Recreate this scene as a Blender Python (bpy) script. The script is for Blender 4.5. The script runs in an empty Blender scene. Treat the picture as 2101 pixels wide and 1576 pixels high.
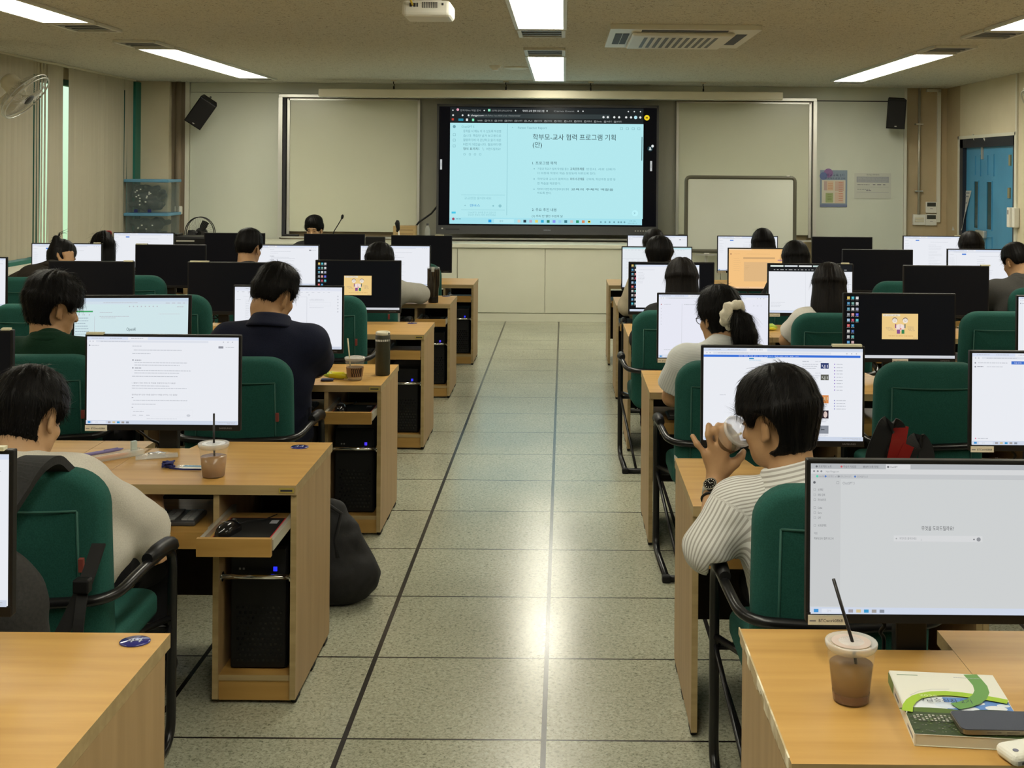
import bpy, bmesh, math, random
import numpy as np
from mathutils import Matrix, Vector, Euler

# ---------------------------------------------------------------- camera, light, exposure
SC = bpy.context.scene
COL = SC.collection
FPX, CAMH, ROLL = 2451.0, 1.717, 0.0078          # focal length (px of 2101), lens height, roll
cam_d = bpy.data.cameras.new('camera')
cam_d.sensor_fit = 'HORIZONTAL'; cam_d.sensor_width = 36.0
cam_d.lens = 36.0 * FPX / 2101.0
cam_d.shift_x = (1050.5 - 1158.0) / 2101.0
cam_d.shift_y = -(788.0 - 348.0) / 2101.0
cam_d.clip_start = 0.05
cam = bpy.data.objects.new('camera', cam_d); COL.objects.link(cam)
cam.matrix_world = Matrix.Translation((0, 0, CAMH)) @ Matrix.Rotation(math.pi / 2, 4, 'X') @ Matrix.Rotation(ROLL, 4, 'Z')
SC.camera = cam

W = bpy.data.worlds.new('sky'); SC.world = W; W.use_nodes = True
nt = W.node_tree; nt.nodes.clear()
_o = nt.nodes.new('ShaderNodeOutputWorld'); _b = nt.nodes.new('ShaderNodeBackground')
_tc = nt.nodes.new('ShaderNodeTexCoord'); _sx = nt.nodes.new('ShaderNodeSeparateXYZ')
_cr = nt.nodes.new('ShaderNodeValToRGB')
_cr.color_ramp.elements[0].position = 0.42; _cr.color_ramp.elements[0].color = (0.34, 0.52, 0.24, 1)
_e3 = _cr.color_ramp.elements.new(0.85); _e3.color = (4.0, 4.4, 4.3, 1)
_cr.color_ramp.elements[1].position = 0.60; _cr.color_ramp.elements[1].color = (0.80, 0.95, 0.86, 1)
_mr = nt.nodes.new('ShaderNodeMapRange'); _mr.inputs[1].default_value = -1; _mr.inputs[2].default_value = 1
nt.links.new(_tc.outputs['Generated'], _sx.inputs[0]); nt.links.new(_sx.outputs[2], _mr.inputs[0])
nt.links.new(_mr.outputs[0], _cr.inputs[0]); nt.links.new(_cr.outputs[0], _b.inputs[0])
_b.inputs[1].default_value = 1.35
nt.links.new(_b.outputs[0], _o.inputs[0])

LAMP = 20.0                                        # radiance of the ceiling lamp diffusers
LAMP_COL = (1.0, 0.955, 0.80)
SCREEN = 1.02
SC.view_settings.view_transform = 'Standard'
SC.view_settings.look = 'None'
SC.view_settings.exposure = 0.0
SC.view_settings.gamma = 1.0
SC.view_settings.use_curve_mapping = False
SC.cycles.use_denoising = True
SC.cycles.max_bounces = 7
SC.cycles.diffuse_bounces = 4
SC.cycles.glossy_bounces = 3
SC.cycles.transmission_bounces = 6
SC.cycles.transparent_max_bounces = 10
SC.cycles.caustics_reflective = False
SC.cycles.caustics_refractive = False
SC.cycles.sample_clamp_indirect = 4.0

def P(px, py, Y):
    """point of the place seen at photo pixel (px, py) on the plane Y metres ahead"""
    u, v = px - 1158.0, py - 348.0
    return Vector(((u + v * ROLL) * Y / FPX, Y, CAMH - (v - u * ROLL) * Y / FPX))

rnd = random.Random(7)
R = math.radians

# ---------------------------------------------------------------- materials
def _nodes(m):
    m.use_nodes = True
    return m.node_tree, m.node_tree.nodes['Principled BSDF']

def mat(name, col, rough=0.5, metal=0.0, spec=0.5, trans=0.0, ior=1.45, emit=None, estr=1.0, alpha=1.0, coat=0.0):
    m = bpy.data.materials.new(name); t, b = _nodes(m)
    b.inputs['Base Color'].default_value = (*col, 1); b.inputs['Roughness'].default_value = rough
    b.inputs['Metallic'].default_value = metal; b.inputs['Specular IOR Level'].default_value = spec
    b.inputs['Transmission Weight'].default_value = trans; b.inputs['IOR'].default_value = ior
    b.inputs['Alpha'].default_value = alpha; b.inputs['Coat Weight'].default_value = coat
    if emit:
        b.inputs['Emission Color'].default_value = (*emit, 1); b.inputs['Emission Strength'].default_value = estr
    return m

def N(t, typ, **kw):
    n = t.nodes.new(typ)
    for k, v in kw.items(): setattr(n, k, v)
    return n

def noise_mat(name, c1, c2, scale=(30, 30, 30), rough=0.6, detail=4, bump=0.0, lo=0.35, hi=0.65, spec=0.4, nscale=1.0, rough2=None, bscale=None):
    """two tones mixed by a noise stretched in object space"""
    m = bpy.data.materials.new(name); t, b = _nodes(m)
    tc = N(t, 'ShaderNodeTexCoord'); mp = N(t, 'ShaderNodeMapping'); mp.inputs['Scale'].default_value = scale
    t.links.new(tc.outputs['Object'], mp.inputs[0])
    nz = N(t, 'ShaderNodeTexNoise'); nz.inputs['Scale'].default_value = nscale; nz.inputs['Detail'].default_value = detail
    t.links.new(mp.outputs[0], nz.inputs['Vector'])
    cr = N(t, 'ShaderNodeValToRGB')
    cr.color_ramp.elements[0].position = lo; cr.color_ramp.elements[0].color = (*c1, 1)
    cr.color_ramp.elements[1].position = hi; cr.color_ramp.elements[1].color = (*c2, 1)
    t.links.new(nz.outputs['Fac'], cr.inputs[0]); t.links.new(cr.outputs[0], b.inputs['Base Color'])
    b.inputs['Roughness'].default_value = rough; b.inputs['Specular IOR Level'].default_value = spec
    if bump:
        bp = N(t, 'ShaderNodeBump'); bp.inputs['Strength'].default_value = bump; bp.inputs['Distance'].default_value = 0.004
        src = nz
        if bscale:
            mp2 = N(t, 'ShaderNodeMapping'); mp2.inputs['Scale'].default_value = bscale
            t.links.new(tc.outputs['Object'], mp2.inputs[0])
            src = N(t, 'ShaderNodeTexNoise'); src.inputs['Scale'].default_value = 1.0; src.inputs['Detail'].default_value = 3
            t.links.new(mp2.outputs[0], src.inputs['Vector'])
        t.links.new(src.outputs['Fac'], bp.inputs['Height']); t.links.new(bp.outputs[0], b.inputs['Normal'])
    return m

M = {}
M['wood_top'] = noise_mat('desk_laminate_top', (0.4200, 0.2352, 0.0585), (0.5200, 0.3087, 0.0903), (2.2, 28, 28), 0.42, 5, lo=0.3, hi=0.7, spec=0.45)
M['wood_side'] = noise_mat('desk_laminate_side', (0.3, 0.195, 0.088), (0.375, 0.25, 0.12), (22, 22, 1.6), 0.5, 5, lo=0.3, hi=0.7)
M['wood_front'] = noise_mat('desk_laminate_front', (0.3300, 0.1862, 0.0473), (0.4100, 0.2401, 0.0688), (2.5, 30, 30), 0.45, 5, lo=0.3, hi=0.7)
M['wood_edge'] = noise_mat('desk_edge_band', (0.3000, 0.2156, 0.0989), (0.3700, 0.2744, 0.1333), (3, 40, 40), 0.5, 4)
M['wood_pale'] = noise_mat('chipped_edge_band', (0.42, 0.33, 0.19), (0.72, 0.66, 0.5), (12, 12, 12), 0.55, 4, lo=0.45, hi=0.6)
M['dark_panel'] = noise_mat('dark_brown_panel', (0.018, 0.010, 0.006), (0.028, 0.016, 0.010), (2, 20, 20), 0.55, 4)
M['green'] = noise_mat('green_upholstery', (0.0115, 0.066, 0.052), (0.0165, 0.085, 0.068), (260, 260, 260), 0.85, 2, bump=0.15, spec=0.2)
M['green_deep'] = noise_mat('green_upholstery_panel', (0.0092, 0.055, 0.043), (0.0135, 0.071, 0.056), (260, 260, 260), 0.9, 2, bump=0.15, spec=0.15)
M['piping'] = mat('green_piping', (0.012, 0.07, 0.052), 0.7)
M['black_tube'] = mat('black_painted_steel', (0.005, 0.005, 0.0055), 0.30, 0.0, 0.5)
M['black'] = mat('black_plastic', (0.005, 0.005, 0.0055), 0.45, spec=.35)
M['black_matte'] = noise_mat('matte_black_plastic', (0.0035, 0.0035, 0.0035), (0.006, 0.006, 0.006), (200, 200, 200), 0.6, 2, spec=.25)
M['black_gloss'] = mat('glossy_black', (0.006, 0.006, 0.007), 0.12)
M['rubber'] = mat('black_rubber', (0.006, 0.006, 0.006), 0.7, spec=.3)
M['chrome'] = mat('chrome', (0.75, 0.75, 0.74), 0.15, 1.0)
M['alu'] = mat('brushed_aluminium', (0.62, 0.62, 0.58), 0.38, 0.8)
M['zinc'] = mat('zinc_rail', (0.60, 0.58, 0.50), 0.35, 0.7)
M['tag_red'] = mat('red_brown_tag', (0.18, 0.035, 0.025), 0.7)
M['white_pl'] = mat('white_plastic', (0.72, 0.71, 0.64), 0.4)
M['cream_pl'] = mat('cream_plastic', (0.62, 0.58, 0.44), 0.45)
M['grey_pl'] = mat('grey_plastic', (0.20, 0.21, 0.21), 0.5)
M['dkgrey_pl'] = mat('dark_grey_plastic', (0.05, 0.05, 0.052), 0.45)
M['keycap'] = mat('grey_keycap', (0.30, 0.31, 0.31), 0.55)
M['paper'] = mat('paper', (0.72, 0.70, 0.60), 0.7)
M['ink'] = mat('black_ink', (0.02, 0.02, 0.025), 0.6)
M['ink_grey'] = mat('grey_ink', (0.22, 0.22, 0.24), 0.6)
M['blue_badge'] = mat('deep_blue_badge', (0.022, 0.024, 0.16), 0.12, coat=0.6)
M['silver_ink'] = mat('silver_ink', (0.35, 0.38, 0.48), 0.3)
M['led'] = mat('blue_led', (0.02, 0.02, 0.2), 0.3, emit=(0.02, 0.03, 1.0), estr=1.3)
M['led_p'] = mat('violet_led', (0.05, 0.02, 0.2), 0.3, emit=(0.07, 0.04, 0.9), estr=1.0)
for k in ('led', 'led_p'): M[k].cycles.emission_sampling = 'NONE'
M['lamp'] = mat('lamp_diffuser', (0.9, 0.9, 0.88), 0.5, emit=LAMP_COL, estr=LAMP)
M['lamp_frame'] = mat('lamp_frame_white', (0.70, 0.70, 0.64), 0.45)
M['skin'] = noise_mat('skin', (0.3600, 0.2009, 0.0963), (0.4000, 0.2303, 0.1135), (25, 25, 25), 0.55, 3, spec=0.35)
M['skin_p'] = noise_mat('skin_pale', (0.4300, 0.2548, 0.1290), (0.4700, 0.2842, 0.1505), (25, 25, 25), 0.55, 3, spec=0.35)
M['hair'] = noise_mat('black_hair', (0.0022, 0.002, 0.002), (0.005, 0.0042, 0.0038), (150, 150, 9), 0.5, 3, bump=0.3, spec=0.10, bscale=(230, 230, 12))
M['hair_b'] = noise_mat('brown_black_hair', (0.0035, 0.0028, 0.0025), (0.008, 0.0058, 0.0048), (150, 150, 9), 0.5, 3, bump=0.3, spec=0.12, bscale=(230, 230, 12))

def attr_mat(name, attr, rough=0.6, emit=False, strength=1.0):
    m = bpy.data.materials.new(name); t, b = _nodes(m)
    a = N(t, 'ShaderNodeAttribute', attribute_name=attr)
    if emit:
        b.inputs['Base Color'].default_value = (0.002, 0.002, 0.0025, 1); b.inputs['Specular IOR Level'].default_value = .10
        b.inputs['Roughness'].default_value = rough
        t.links.new(a.outputs['Color'], b.inputs['Emission Color']); b.inputs['Emission Strength'].default_value = strength
    else:
        t.links.new(a.outputs['Color'], b.inputs['Base Color']); b.inputs['Roughness'].default_value = rough
    return m
M['screen'] = attr_mat('display_pixels', 'col', 0.30, True, SCREEN)
M['screen'].cycles.emission_sampling = 'FRONT'
M['tvscreen'] = attr_mat('board_pixels', 'col', 0.16, True, SCREEN)
M['print'] = attr_mat('printed_sheet', 'col', 0.55)

# floor: stone-look square panels of 0.6 m with dark joints
def floor_mat():
    m = bpy.data.materials.new('raised_floor_tiles'); t, b = _nodes(m)
    tc = N(t, 'ShaderNodeTexCoord'); sp = N(t, 'ShaderNodeSeparateXYZ'); t.links.new(tc.outputs['Object'], sp.inputs[0])
    def joint(out, off, half):
        a = N(t, 'ShaderNodeMath', operation='SUBTRACT'); a.inputs[1].default_value = off; t.links.new(out, a.inputs[0])
        d = N(t, 'ShaderNodeMath', operation='DIVIDE'); d.inputs[1].default_value = 0.6; t.links.new(a.outputs[0], d.inputs[0])
        r = N(t, 'ShaderNodeMath', operation='ADD'); r.inputs[1].default_value = 0.5; t.links.new(d.outputs[0], r.inputs[0])
        fr = N(t, 'ShaderNodeMath', operation='FRACT'); t.links.new(r.outputs[0], fr.inputs[0])
        s = N(t, 'ShaderNodeMath', operation='SUBTRACT'); s.inputs[1].default_value = 0.5; t.links.new(fr.outputs[0], s.inputs[0])
        ab = N(t, 'ShaderNodeMath', operation='ABSOLUTE'); t.links.new(s.outputs[0], ab.inputs[0])
        lt = N(t, 'ShaderNodeMath', operation='LESS_THAN'); lt.inputs[1].default_value = half / 0.6; t.links.new(ab.outputs[0], lt.inputs[0])
        return lt
    jx = joint(sp.outputs[0], -0.049, 0.0080); jy = joint(sp.outputs[1], 3.593, 0.0046)
    mx = N(t, 'ShaderNodeMath', operation='MAXIMUM'); t.links.new(jx.outputs[0], mx.inputs[0]); t.links.new(jy.outputs[0], mx.inputs[1])
    n1 = N(t, 'ShaderNodeTexNoise'); n1.inputs['Scale'].default_value = 95; n1.inputs['Detail'].default_value = 5; n1.inputs['Roughness'].default_value = 0.7
    n1.inputs['Distortion'].default_value = 0.9
    n2 = N(t, 'ShaderNodeTexNoise'); n2.inputs['Scale'].default_value = 1.3; n2.inputs['Detail'].default_value = 2
    for n in (n1, n2): t.links.new(tc.outputs['Object'], n.inputs['Vector'])
    cr = N(t, 'ShaderNodeValToRGB'); e = cr.color_ramp.elements
    e[0].position = 0.33; e[0].color = (0.15, 0.15, 0.10, 1); e[1].position = 0.66; e[1].color = (0.52, 0.52, 0.395, 1)
    k = e.new(0.47); k.color = (0.375, 0.375, 0.275, 1)
    t.links.new(n1.outputs['Fac'], cr.inputs[0])
    mul = N(t, 'ShaderNodeMix', data_type='RGBA', blend_type='MULTIPLY'); mul.inputs[0].default_value = 0.35
    t.links.new(cr.outputs[0], mul.inputs[6]); t.links.new(n2.outputs['Fac'], mul.inputs[7])
    mix = N(t, 'ShaderNodeMix', data_type='RGBA'); t.links.new(mx.outputs[0], mix.inputs[0])
    t.links.new(mul.outputs[2], mix.inputs[6]); mix.inputs[7].default_value = (0.012, 0.010, 0.010, 1)
    t.links.new(mix.outputs[2], b.inputs['Base Color'])
    rr = N(t, 'ShaderNodeMapRange'); rr.inputs[3].default_value = 0.16; rr.inputs[4].default_value = 0.30
    t.links.new(n2.outputs['Fac'], rr.inputs[0]); t.links.new(rr.outputs[0], b.inputs['Roughness'])
    b.inputs['Specular IOR Level'].default_value = 0.5
    bp = N(t, 'ShaderNodeBump'); bp.inputs['Strength'].default_value = 0.06; bp.inputs['Distance'].default_value = 0.002
    t.links.new(n1.outputs['Fac'], bp.inputs['Height']); t.links.new(bp.outputs[0], b.inputs['Normal'])
    return m
M['floor'] = floor_mat()

def ceiling_mat():
    m = bpy.data.materials.new('mineral_fibre_ceiling'); t, b = _nodes(m)
    tc = N(t, 'ShaderNodeTexCoord')
    n1 = N(t, 'ShaderNodeTexNoise'); n1.inputs['Scale'].default_value = 46; n1.inputs['Detail'].default_value = 3; n1.inputs['Distortion'].default_value = 1.6
    n2 = N(t, 'ShaderNodeTexNoise'); n2.inputs['Scale'].default_value = 120; n2.inputs['Detail'].default_value = 3
    for n in (n1, n2): t.links.new(tc.outputs['Object'], n.inputs['Vector'])
    cr = N(t, 'ShaderNodeValToRGB'); e = cr.color_ramp.elements
    e[0].position = 0.355; e[0].color = (0.22, 0.19, 0.14, 1); e[1].position = 0.40; e[1].color = (1, 1, 1, 1)
    t.links.new(n1.outputs['Fac'], cr.inputs[0])
    c2 = N(t, 'ShaderNodeValToRGB'); e = c2.color_ramp.elements
    e[0].position = 0.3; e[0].color = (0.52, 0.505, 0.43, 1); e[1].position = 0.6; e[1].color = (0.64, 0.625, 0.54, 1)
    t.links.new(n2.outputs['Fac'], c2.inputs[0])
    mul = N(t, 'ShaderNodeMix', data_type='RGBA', blend_type='MULTIPLY'); mul.inputs[0].default_value = 0.8
    t.links.new(c2.outputs[0], mul.inputs[6]); t.links.new(cr.outputs[0], mul.inputs[7])
    t.links.new(mul.outputs[2], b.inputs['Base Color']); b.inputs['Roughness'].default_value = 0.95; b.inputs['Specular IOR Level'].default_value = 0.1
    bp = N(t, 'ShaderNodeBump'); bp.inputs['Strength'].default_value = 0.4; bp.inputs['Distance'].default_value = 0.006
    t.links.new(n2.outputs['Fac'], bp.inputs['Height']); t.links.new(bp.outputs[0], b.inputs['Normal'])
    return m
M['ceiling'] = ceiling_mat()
M['wall'] = noise_mat('painted_wall_beige', (0.61, 0.545, 0.385), (0.645, 0.58, 0.415), (3, 3, 3), 0.8, 3)
M['wall_tan'] = noise_mat('painted_wall_tan', (0.44, 0.35, 0.215), (0.48, 0.385, 0.24), (3, 3, 3), 0.75, 3)
M['panel'] = noise_mat('wall_panel_pale', (0.55, 0.575, 0.49), (0.6, 0.62, 0.53), (1.5, 1.5, 0.6), 0.42, 3)
M['board'] = noise_mat('whiteboard_enamel', (0.56, 0.57, 0.445), (0.59, 0.6, 0.47), (0.8, 0.8, 0.8), 0.28, 2)
M['board_w'] = noise_mat('mobile_whiteboard_enamel', (0.55, 0.57, 0.5), (0.59, 0.61, 0.54), (0.9, 0.9, 0.9), 0.32, 2)
M['cabinet'] = noise_mat('cabinet_pale_laminate', (0.61, 0.615, 0.5), (0.65, 0.65, 0.535), (1.5, 1.5, 1.5), 0.4, 3)
M['recess'] = mat('grey_recess_board', (0.34, 0.335, 0.28), 0.5)
M['trim_w'] = mat('white_trim', (0.66, 0.65, 0.55), 0.45)
M['brown_pipe'] = noise_mat('brown_pilaster', (0.17, 0.135, 0.09), (0.215, 0.17, 0.115), (4, 4, 1), 0.6, 3)
M['teal'] = mat('teal_window_frame', (0.006, 0.12, 0.09), 0.45)
M['door_blue'] = noise_mat('blue_painted_door', (0.055, 0.245, 0.43), (0.065, 0.275, 0.47), (3, 3, 3), 0.42, 3)
M['door_frame'] = mat('dark_navy_frame', (0.012, 0.016, 0.028), 0.45)
M['glass'] = mat('window_glass', (0.9, 1.0, 0.95), 0.02, trans=1.0, ior=1.02)

def blind_mat():
    m = bpy.data.materials.new('vertical_blind_fabric'); t, b = _nodes(m)
    tc = N(t, 'ShaderNodeTexCoord'); mp = N(t, 'ShaderNodeMapping'); mp.inputs['Scale'].default_value = (60, 60, 0.7)
    t.links.new(tc.outputs['Object'], mp.inputs[0])
    nz = N(t, 'ShaderNodeTexNoise'); nz.inputs['Scale'].default_value = 1; nz.inputs['Detail'].default_value = 3
    t.links.new(mp.outputs[0], nz.inputs['Vector'])
    cr = N(t, 'ShaderNodeValToRGB'); cr.color_ramp.elements[0].color = (0.60, 0.55, 0.41, 1); cr.color_ramp.elements[1].color = (0.70, 0.65, 0.51, 1)
    t.links.new(nz.outputs['Fac'], cr.inputs[0]); t.links.new(cr.outputs[0], b.inputs['Base Color'])
    b.inputs['Roughness'].default_value = 0.85; b.inputs['Specular IOR Level'].default_value = 0.15
    tr = N(t, 'ShaderNodeBsdfTranslucent'); t.links.new(cr.outputs[0], tr.inputs['Color'])
    ms = N(t, 'ShaderNodeMixShader'); ms.inputs[0].default_value = 0.45
    t.links.new(b.outputs[0], ms.inputs[1]); t.links.new(tr.outputs[0], ms.inputs[2])
    t.links.new(ms.outputs[0], t.nodes['Material Output'].inputs['Surface'])
    return m
M['blind'] = blind_mat()

# ---------------------------------------------------------------- mesh building
class MB:
    """collects polygons; build() links them as ONE mesh object"""
    def __init__(s): s.v = []; s.f = []; s.m = []; s.sm = []; s.c = []; s.mats = []
    def mi(s, m):
        if m not in s.mats: s.mats.append(m)
        return s.mats.index(m)
    def add(s, vs, fs, m, smooth=False, col=None):
        b = len(s.v); s.v += [tuple(v) for v in vs]; k = s.mi(m)
        for f in fs:
            s.f.append(tuple(b + i for i in f)); s.m.append(k); s.sm.append(smooth); s.c.append(col or (1, 1, 1))
        return s
    def box(s, x0, x1, y0, y1, z0, z1, m, mt=None, bev=0.0, T=None, seg=2):
        if x0 > x1: x0, x1 = x1, x0
        if y0 > y1: y0, y1 = y1, y0
        if z0 > z1: z0, z1 = z1, z0
        vs = [(x0, y0, z0), (x1, y0, z0), (x1, y1, z0), (x0, y1, z0), (x0, y0, z1), (x1, y0, z1), (x1, y1, z1), (x0, y1, z1)]
        fs = [(3, 2, 1, 0), (0, 1, 5, 4), (1, 2, 6, 5), (2, 3, 7, 6), (3, 0, 4, 7)]
        top = (4, 5, 6, 7)
        if bev:
            bm = bmesh.new(); bv = [bm.verts.new(v) for v in vs]
            for f in fs + [top]: bm.faces.new([bv[i] for i in f])
            bmesh.ops.bevel(bm, geom=list(bm.edges), offset=bev, segments=seg, affect='EDGES', profile=0.5)
            bm.verts.ensure_lookup_table(); bm.verts.index_update()
            vv = [v.co.copy() for v in bm.verts]; ff = [[v.index for v in f.verts] for f in bm.faces]; bm.free()
            if T: vv = [T @ v for v in vv]
            return s.add(vv, ff, m, smooth=False)
        if T: vs = [T @ Vector(v) for v in vs]
        s.add(vs, fs + ([] if mt else [top]), m)
        if mt:
            b = len(s.v) - 8; s.f.append(tuple(b + i for i in top)); s.m.append(s.mi(mt)); s.sm.append(False); s.c.append((1, 1, 1))
        return s
    def prism(s, poly, z0, z1, m_top, m_side=None, T=None):
        """poly (x,y) counter-clockwise, extruded along z"""
        n = len(poly); vs = [(x, y, z0) for x, y in poly] + [(x, y, z1) for x, y in poly]
        if T: vs = [T @ Vector(v) for v in vs]
        s.add(vs, [tuple(range(n, 2 * n))], m_top)
        s.add(vs, [tuple(reversed(range(n)))] + [(i, (i + 1) % n, n + (i + 1) % n, n + i) for i in range(n)], m_side or m_top)
        return s
    def tube(s, pts, r, m, seg=10, closed=False, caps=True):
        pts = [Vector(p) for p in pts]; n = len(pts); rs = r if isinstance(r, (list, tuple)) else [r] * n
        up = None; vs = []
        for i, p in enumerate(pts):
            if closed: d = pts[(i + 1) % n] - pts[i - 1]
            else: d = pts[min(i + 1, n - 1)] - pts[max(i - 1, 0)]
            if d.length < 1e-9: d = Vector((0, 0, 1))
            d.normalize()
            if up is None:
                up = Vector((0, 0, 1)) if abs(d.z) < 0.9 else Vector((1, 0, 0))
            a = d.cross(up)
            if a.length < 1e-6: a = d.orthogonal()
            a.normalize(); b = a.cross(d).normalized(); up = b
            for k in range(seg):
                t = 2 * math.pi * k / seg
                vs.append(p + a * (rs[i] * math.cos(t)) + b * (rs[i] * math.sin(t)))
        fs = []
        for i in range(n if closed else n - 1):
            j = (i + 1) % n
            for k in range(seg):
                k2 = (k + 1) % seg
                fs.append((i * seg + k, i * seg + k2, j * seg + k2, j * seg + k))
        s.add(vs, fs, m, True)
        if caps and not closed:
            b = len(s.v) - len(vs)
            for f in (tuple(b + k for k in reversed(range(seg))), tuple(b + (n - 1) * seg + k for k in range(seg))):
                s.f.append(f); s.m.append(s.mi(m)); s.sm.append(False); s.c.append((1, 1, 1))
        return s
    def lathe(s, prof, m, seg=28, T=None, smooth=True):
        """prof: (r, z) pairs from bottom to top, around z"""
        vs = []; n = len(prof)
        for r, z in prof:
            for k in range(seg):
                t = 2 * math.pi * k / seg; vs.append(Vector((r * math.cos(t), r * math.sin(t), z)))
        if T: vs = [T @ v for v in vs]
        fs = [(i * seg + k, i * seg + (k + 1) % seg, (i + 1) * seg + (k + 1) % seg, (i + 1) * seg + k) for i in range(n - 1) for k in range(seg)]
        return s.add(vs, fs, m, smooth)
    def cyl(s, c, r, z0, z1, m, seg=24, T=None):
        return s.lathe([(1e-5, z0), (r, z0)], m, seg, (T or Matrix()) @ Matrix.Translation(c), False) \
                .lathe([(r, z0), (r, z1)], m, seg, (T or Matrix()) @ Matrix.Translation(c), True) \
                .lathe([(r, z1), (1e-5, z1)], m, seg, (T or Matrix()) @ Matrix.Translation(c), False)
    def quad(s, x0, x1, z0, z1, y, m, col=None):
        """upright rectangle facing -Y"""
        return s.add([(x0, y, z0), (x1, y, z0), (x1, y, z1), (x0, y, z1)], [(0, 1, 2, 3)], m, col=col)
    def disc(s, cx, cz, rx, rz, y, m, col=None, seg=20):
        vs = [(cx + rx * math.cos(2 * math.pi * k / seg), y, cz + rz * math.sin(2 * math.pi * k / seg)) for k in range(seg)]
        return s.add(vs, [tuple(range(seg))], m, col=col)
    def build(s, name, parent=None, loc=None, T=None, label=None, attr=False):
        me = bpy.data.meshes.new(name); me.from_pydata([tuple(v) for v in s.v], [], s.f)
        for m in s.mats: me.materials.append(m)
        me.polygons.foreach_set('material_index', s.m); me.polygons.foreach_set('use_smooth', s.sm)
        if attr:
            ca = me.color_attributes.new('col', 'FLOAT_COLOR', 'CORNER')
            arr = np.ones((len(me.loops), 4), np.float32); i = 0
            for f, c in zip(s.f, s.c):
                arr[i:i + len(f), :3] = c; i += len(f)
            ca.data.foreach_set('color', arr.ravel())
        me.update()
        o = bpy.data.objects.new(name, me); COL.objects.link(o)
        if parent: o.parent = parent
        if T is not None: o.matrix_local = T
        if loc is not None: o.location = loc
        if label: o['label'] = label
        return o

def fillet(pts, r, n=5, closed=False):
    pts = [Vector(p) for p in pts]; out = []; k = len(pts)
    for i, p in enumerate(pts):
        if not closed and i in (0, k - 1): out.append(p); continue
        a = pts[i - 1] - p; b = pts[(i + 1) % k] - p
        rr = min(r, a.length * 0.45, b.length * 0.45)
        A = p + a.normalized() * rr; B = p + b.normalized() * rr
        for j in range(n + 1):
            t = j / n; out.append(A * (1 - t) ** 2 + p * (2 * t * (1 - t)) + B * t * t)
    return out

def tag(o, label=None, cat=None, group=None, kind=None):
    if label: o['label'] = label
    if cat: o['category'] = cat
    if group: o['group'] = group
    if kind: o['kind'] = kind
    return o
def thing(name, label, cat, loc=(0, 0, 0), rz=0.0, group=None, rot=None):
    o = bpy.data.objects.new(name, None); COL.objects.link(o); o.empty_display_size = 0.05
    o.location = loc; o.rotation_euler = rot or (0, 0, rz)
    return tag(o, label, cat, group)
def dup(root, loc=None, rz=None, label=None, group=None, par=None):
    r = root.copy(); COL.objects.link(r); r.parent = par
    if loc is not None: r.location = loc
    if rz is not None: r.rotation_euler = (0, 0, rz)
    if label: r['label'] = label
    if group: r['group'] = group
    for ch in list(root.children):
        c = ch.copy(); COL.objects.link(c); c.parent = r
        for g in list(ch.children):
            d = g.copy(); COL.objects.link(d); d.parent = c
    return r
def child(o, name):
    for c in o.children:
        if c.name.split('.')[0] == name: return c
def struct(name, mb, **k): return tag(mb.build(name, **k), kind='structure')

_tc = {}
def text_geo(s):
    """outline mesh of a string: verts (x,y) at size 1 and faces, cached"""
    if s not in _tc:
        cu = bpy.data.curves.new('t', 'FONT'); cu.body = s; cu.size = 1.0; cu.resolution_u = 2
        ob = bpy.data.objects.new('t', cu); me = bpy.data.meshes.new_from_object(ob)
        vs = [(v.co.x, v.co.y) for v in me.vertices]; fs = [tuple(p.vertices) for p in me.polygons]
        bpy.data.objects.remove(ob); bpy.data.curves.remove(cu); bpy.data.meshes.remove(me)
        _tc[s] = (vs, fs)
    return _tc[s]
def put_text(mb, s, x, z, size, y, m, col=None, width=None, align='l', T=None):
    vs, fs = text_geo(s)
    if not vs: return
    x0 = min(v[0] for v in vs); x1 = max(v[0] for v in vs); sx = size
    if width: sx = width / (x1 - x0)
    ox = x - (x1 - x0) * sx / 2 if align == 'c' else x
    pts = [Vector((ox + (a - x0) * sx, y, z + b * size)) for a, b in vs]
    if T: pts = [T @ p for p in pts]
    mb.add(pts, fs, m, col=col)
# ---------------------------------------------------------------- the room shell
XL, XR, YF, YB, HC = -5.09, 4.56, 14.25, -2.6, 2.72
b = MB(); b.box(XL - .1, XR + .1, YB - .1, YF + .1, -0.12, 0, M['floor']); struct('floor', b)
b = MB(); b.box(XL - .1, XR + .1, YB - .1, YF + .1, HC, HC + .12, M['ceiling']); struct('ceiling', b)
b = MB(); b.box(XL, XR, YF, YF + .12, 0, HC, M['wall_tan']); struct('wall_front', b)
b = MB(); b.box(XL, XR, YB - .12, YB, 0, HC, M['wall']); struct('wall_rear', b)
WY0, WY1, WZ0, WZ1 = 10.45, 13.95, 0.84, 2.60                # window opening
b = MB(); b.box(XL - .15, XL, YB, WY0, 0, HC, M['wall']); b.box(XL - .15, XL, WY0, WY1, 0, WZ0, M['wall'])
b.box(XL - .15, XL, WY0, WY1, WZ1, HC, M['wall']); b.box(XL - .15, XL, WY1, YF, 0, HC, M['wall']); struct('wall_left', b)
DY0, DY1, DH = 12.08, 13.78, 2.10                           # door opening
b = MB(); b.box(XR, XR + .15, YB, DY0, 0, HC, M['wall']); b.box(XR, XR + .15, DY1, YF, 0, HC, M['wall_tan'])
b.box(XR, XR + .15, DY0, DY1, DH, HC, M['wall']); struct('wall_right', b)

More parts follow.
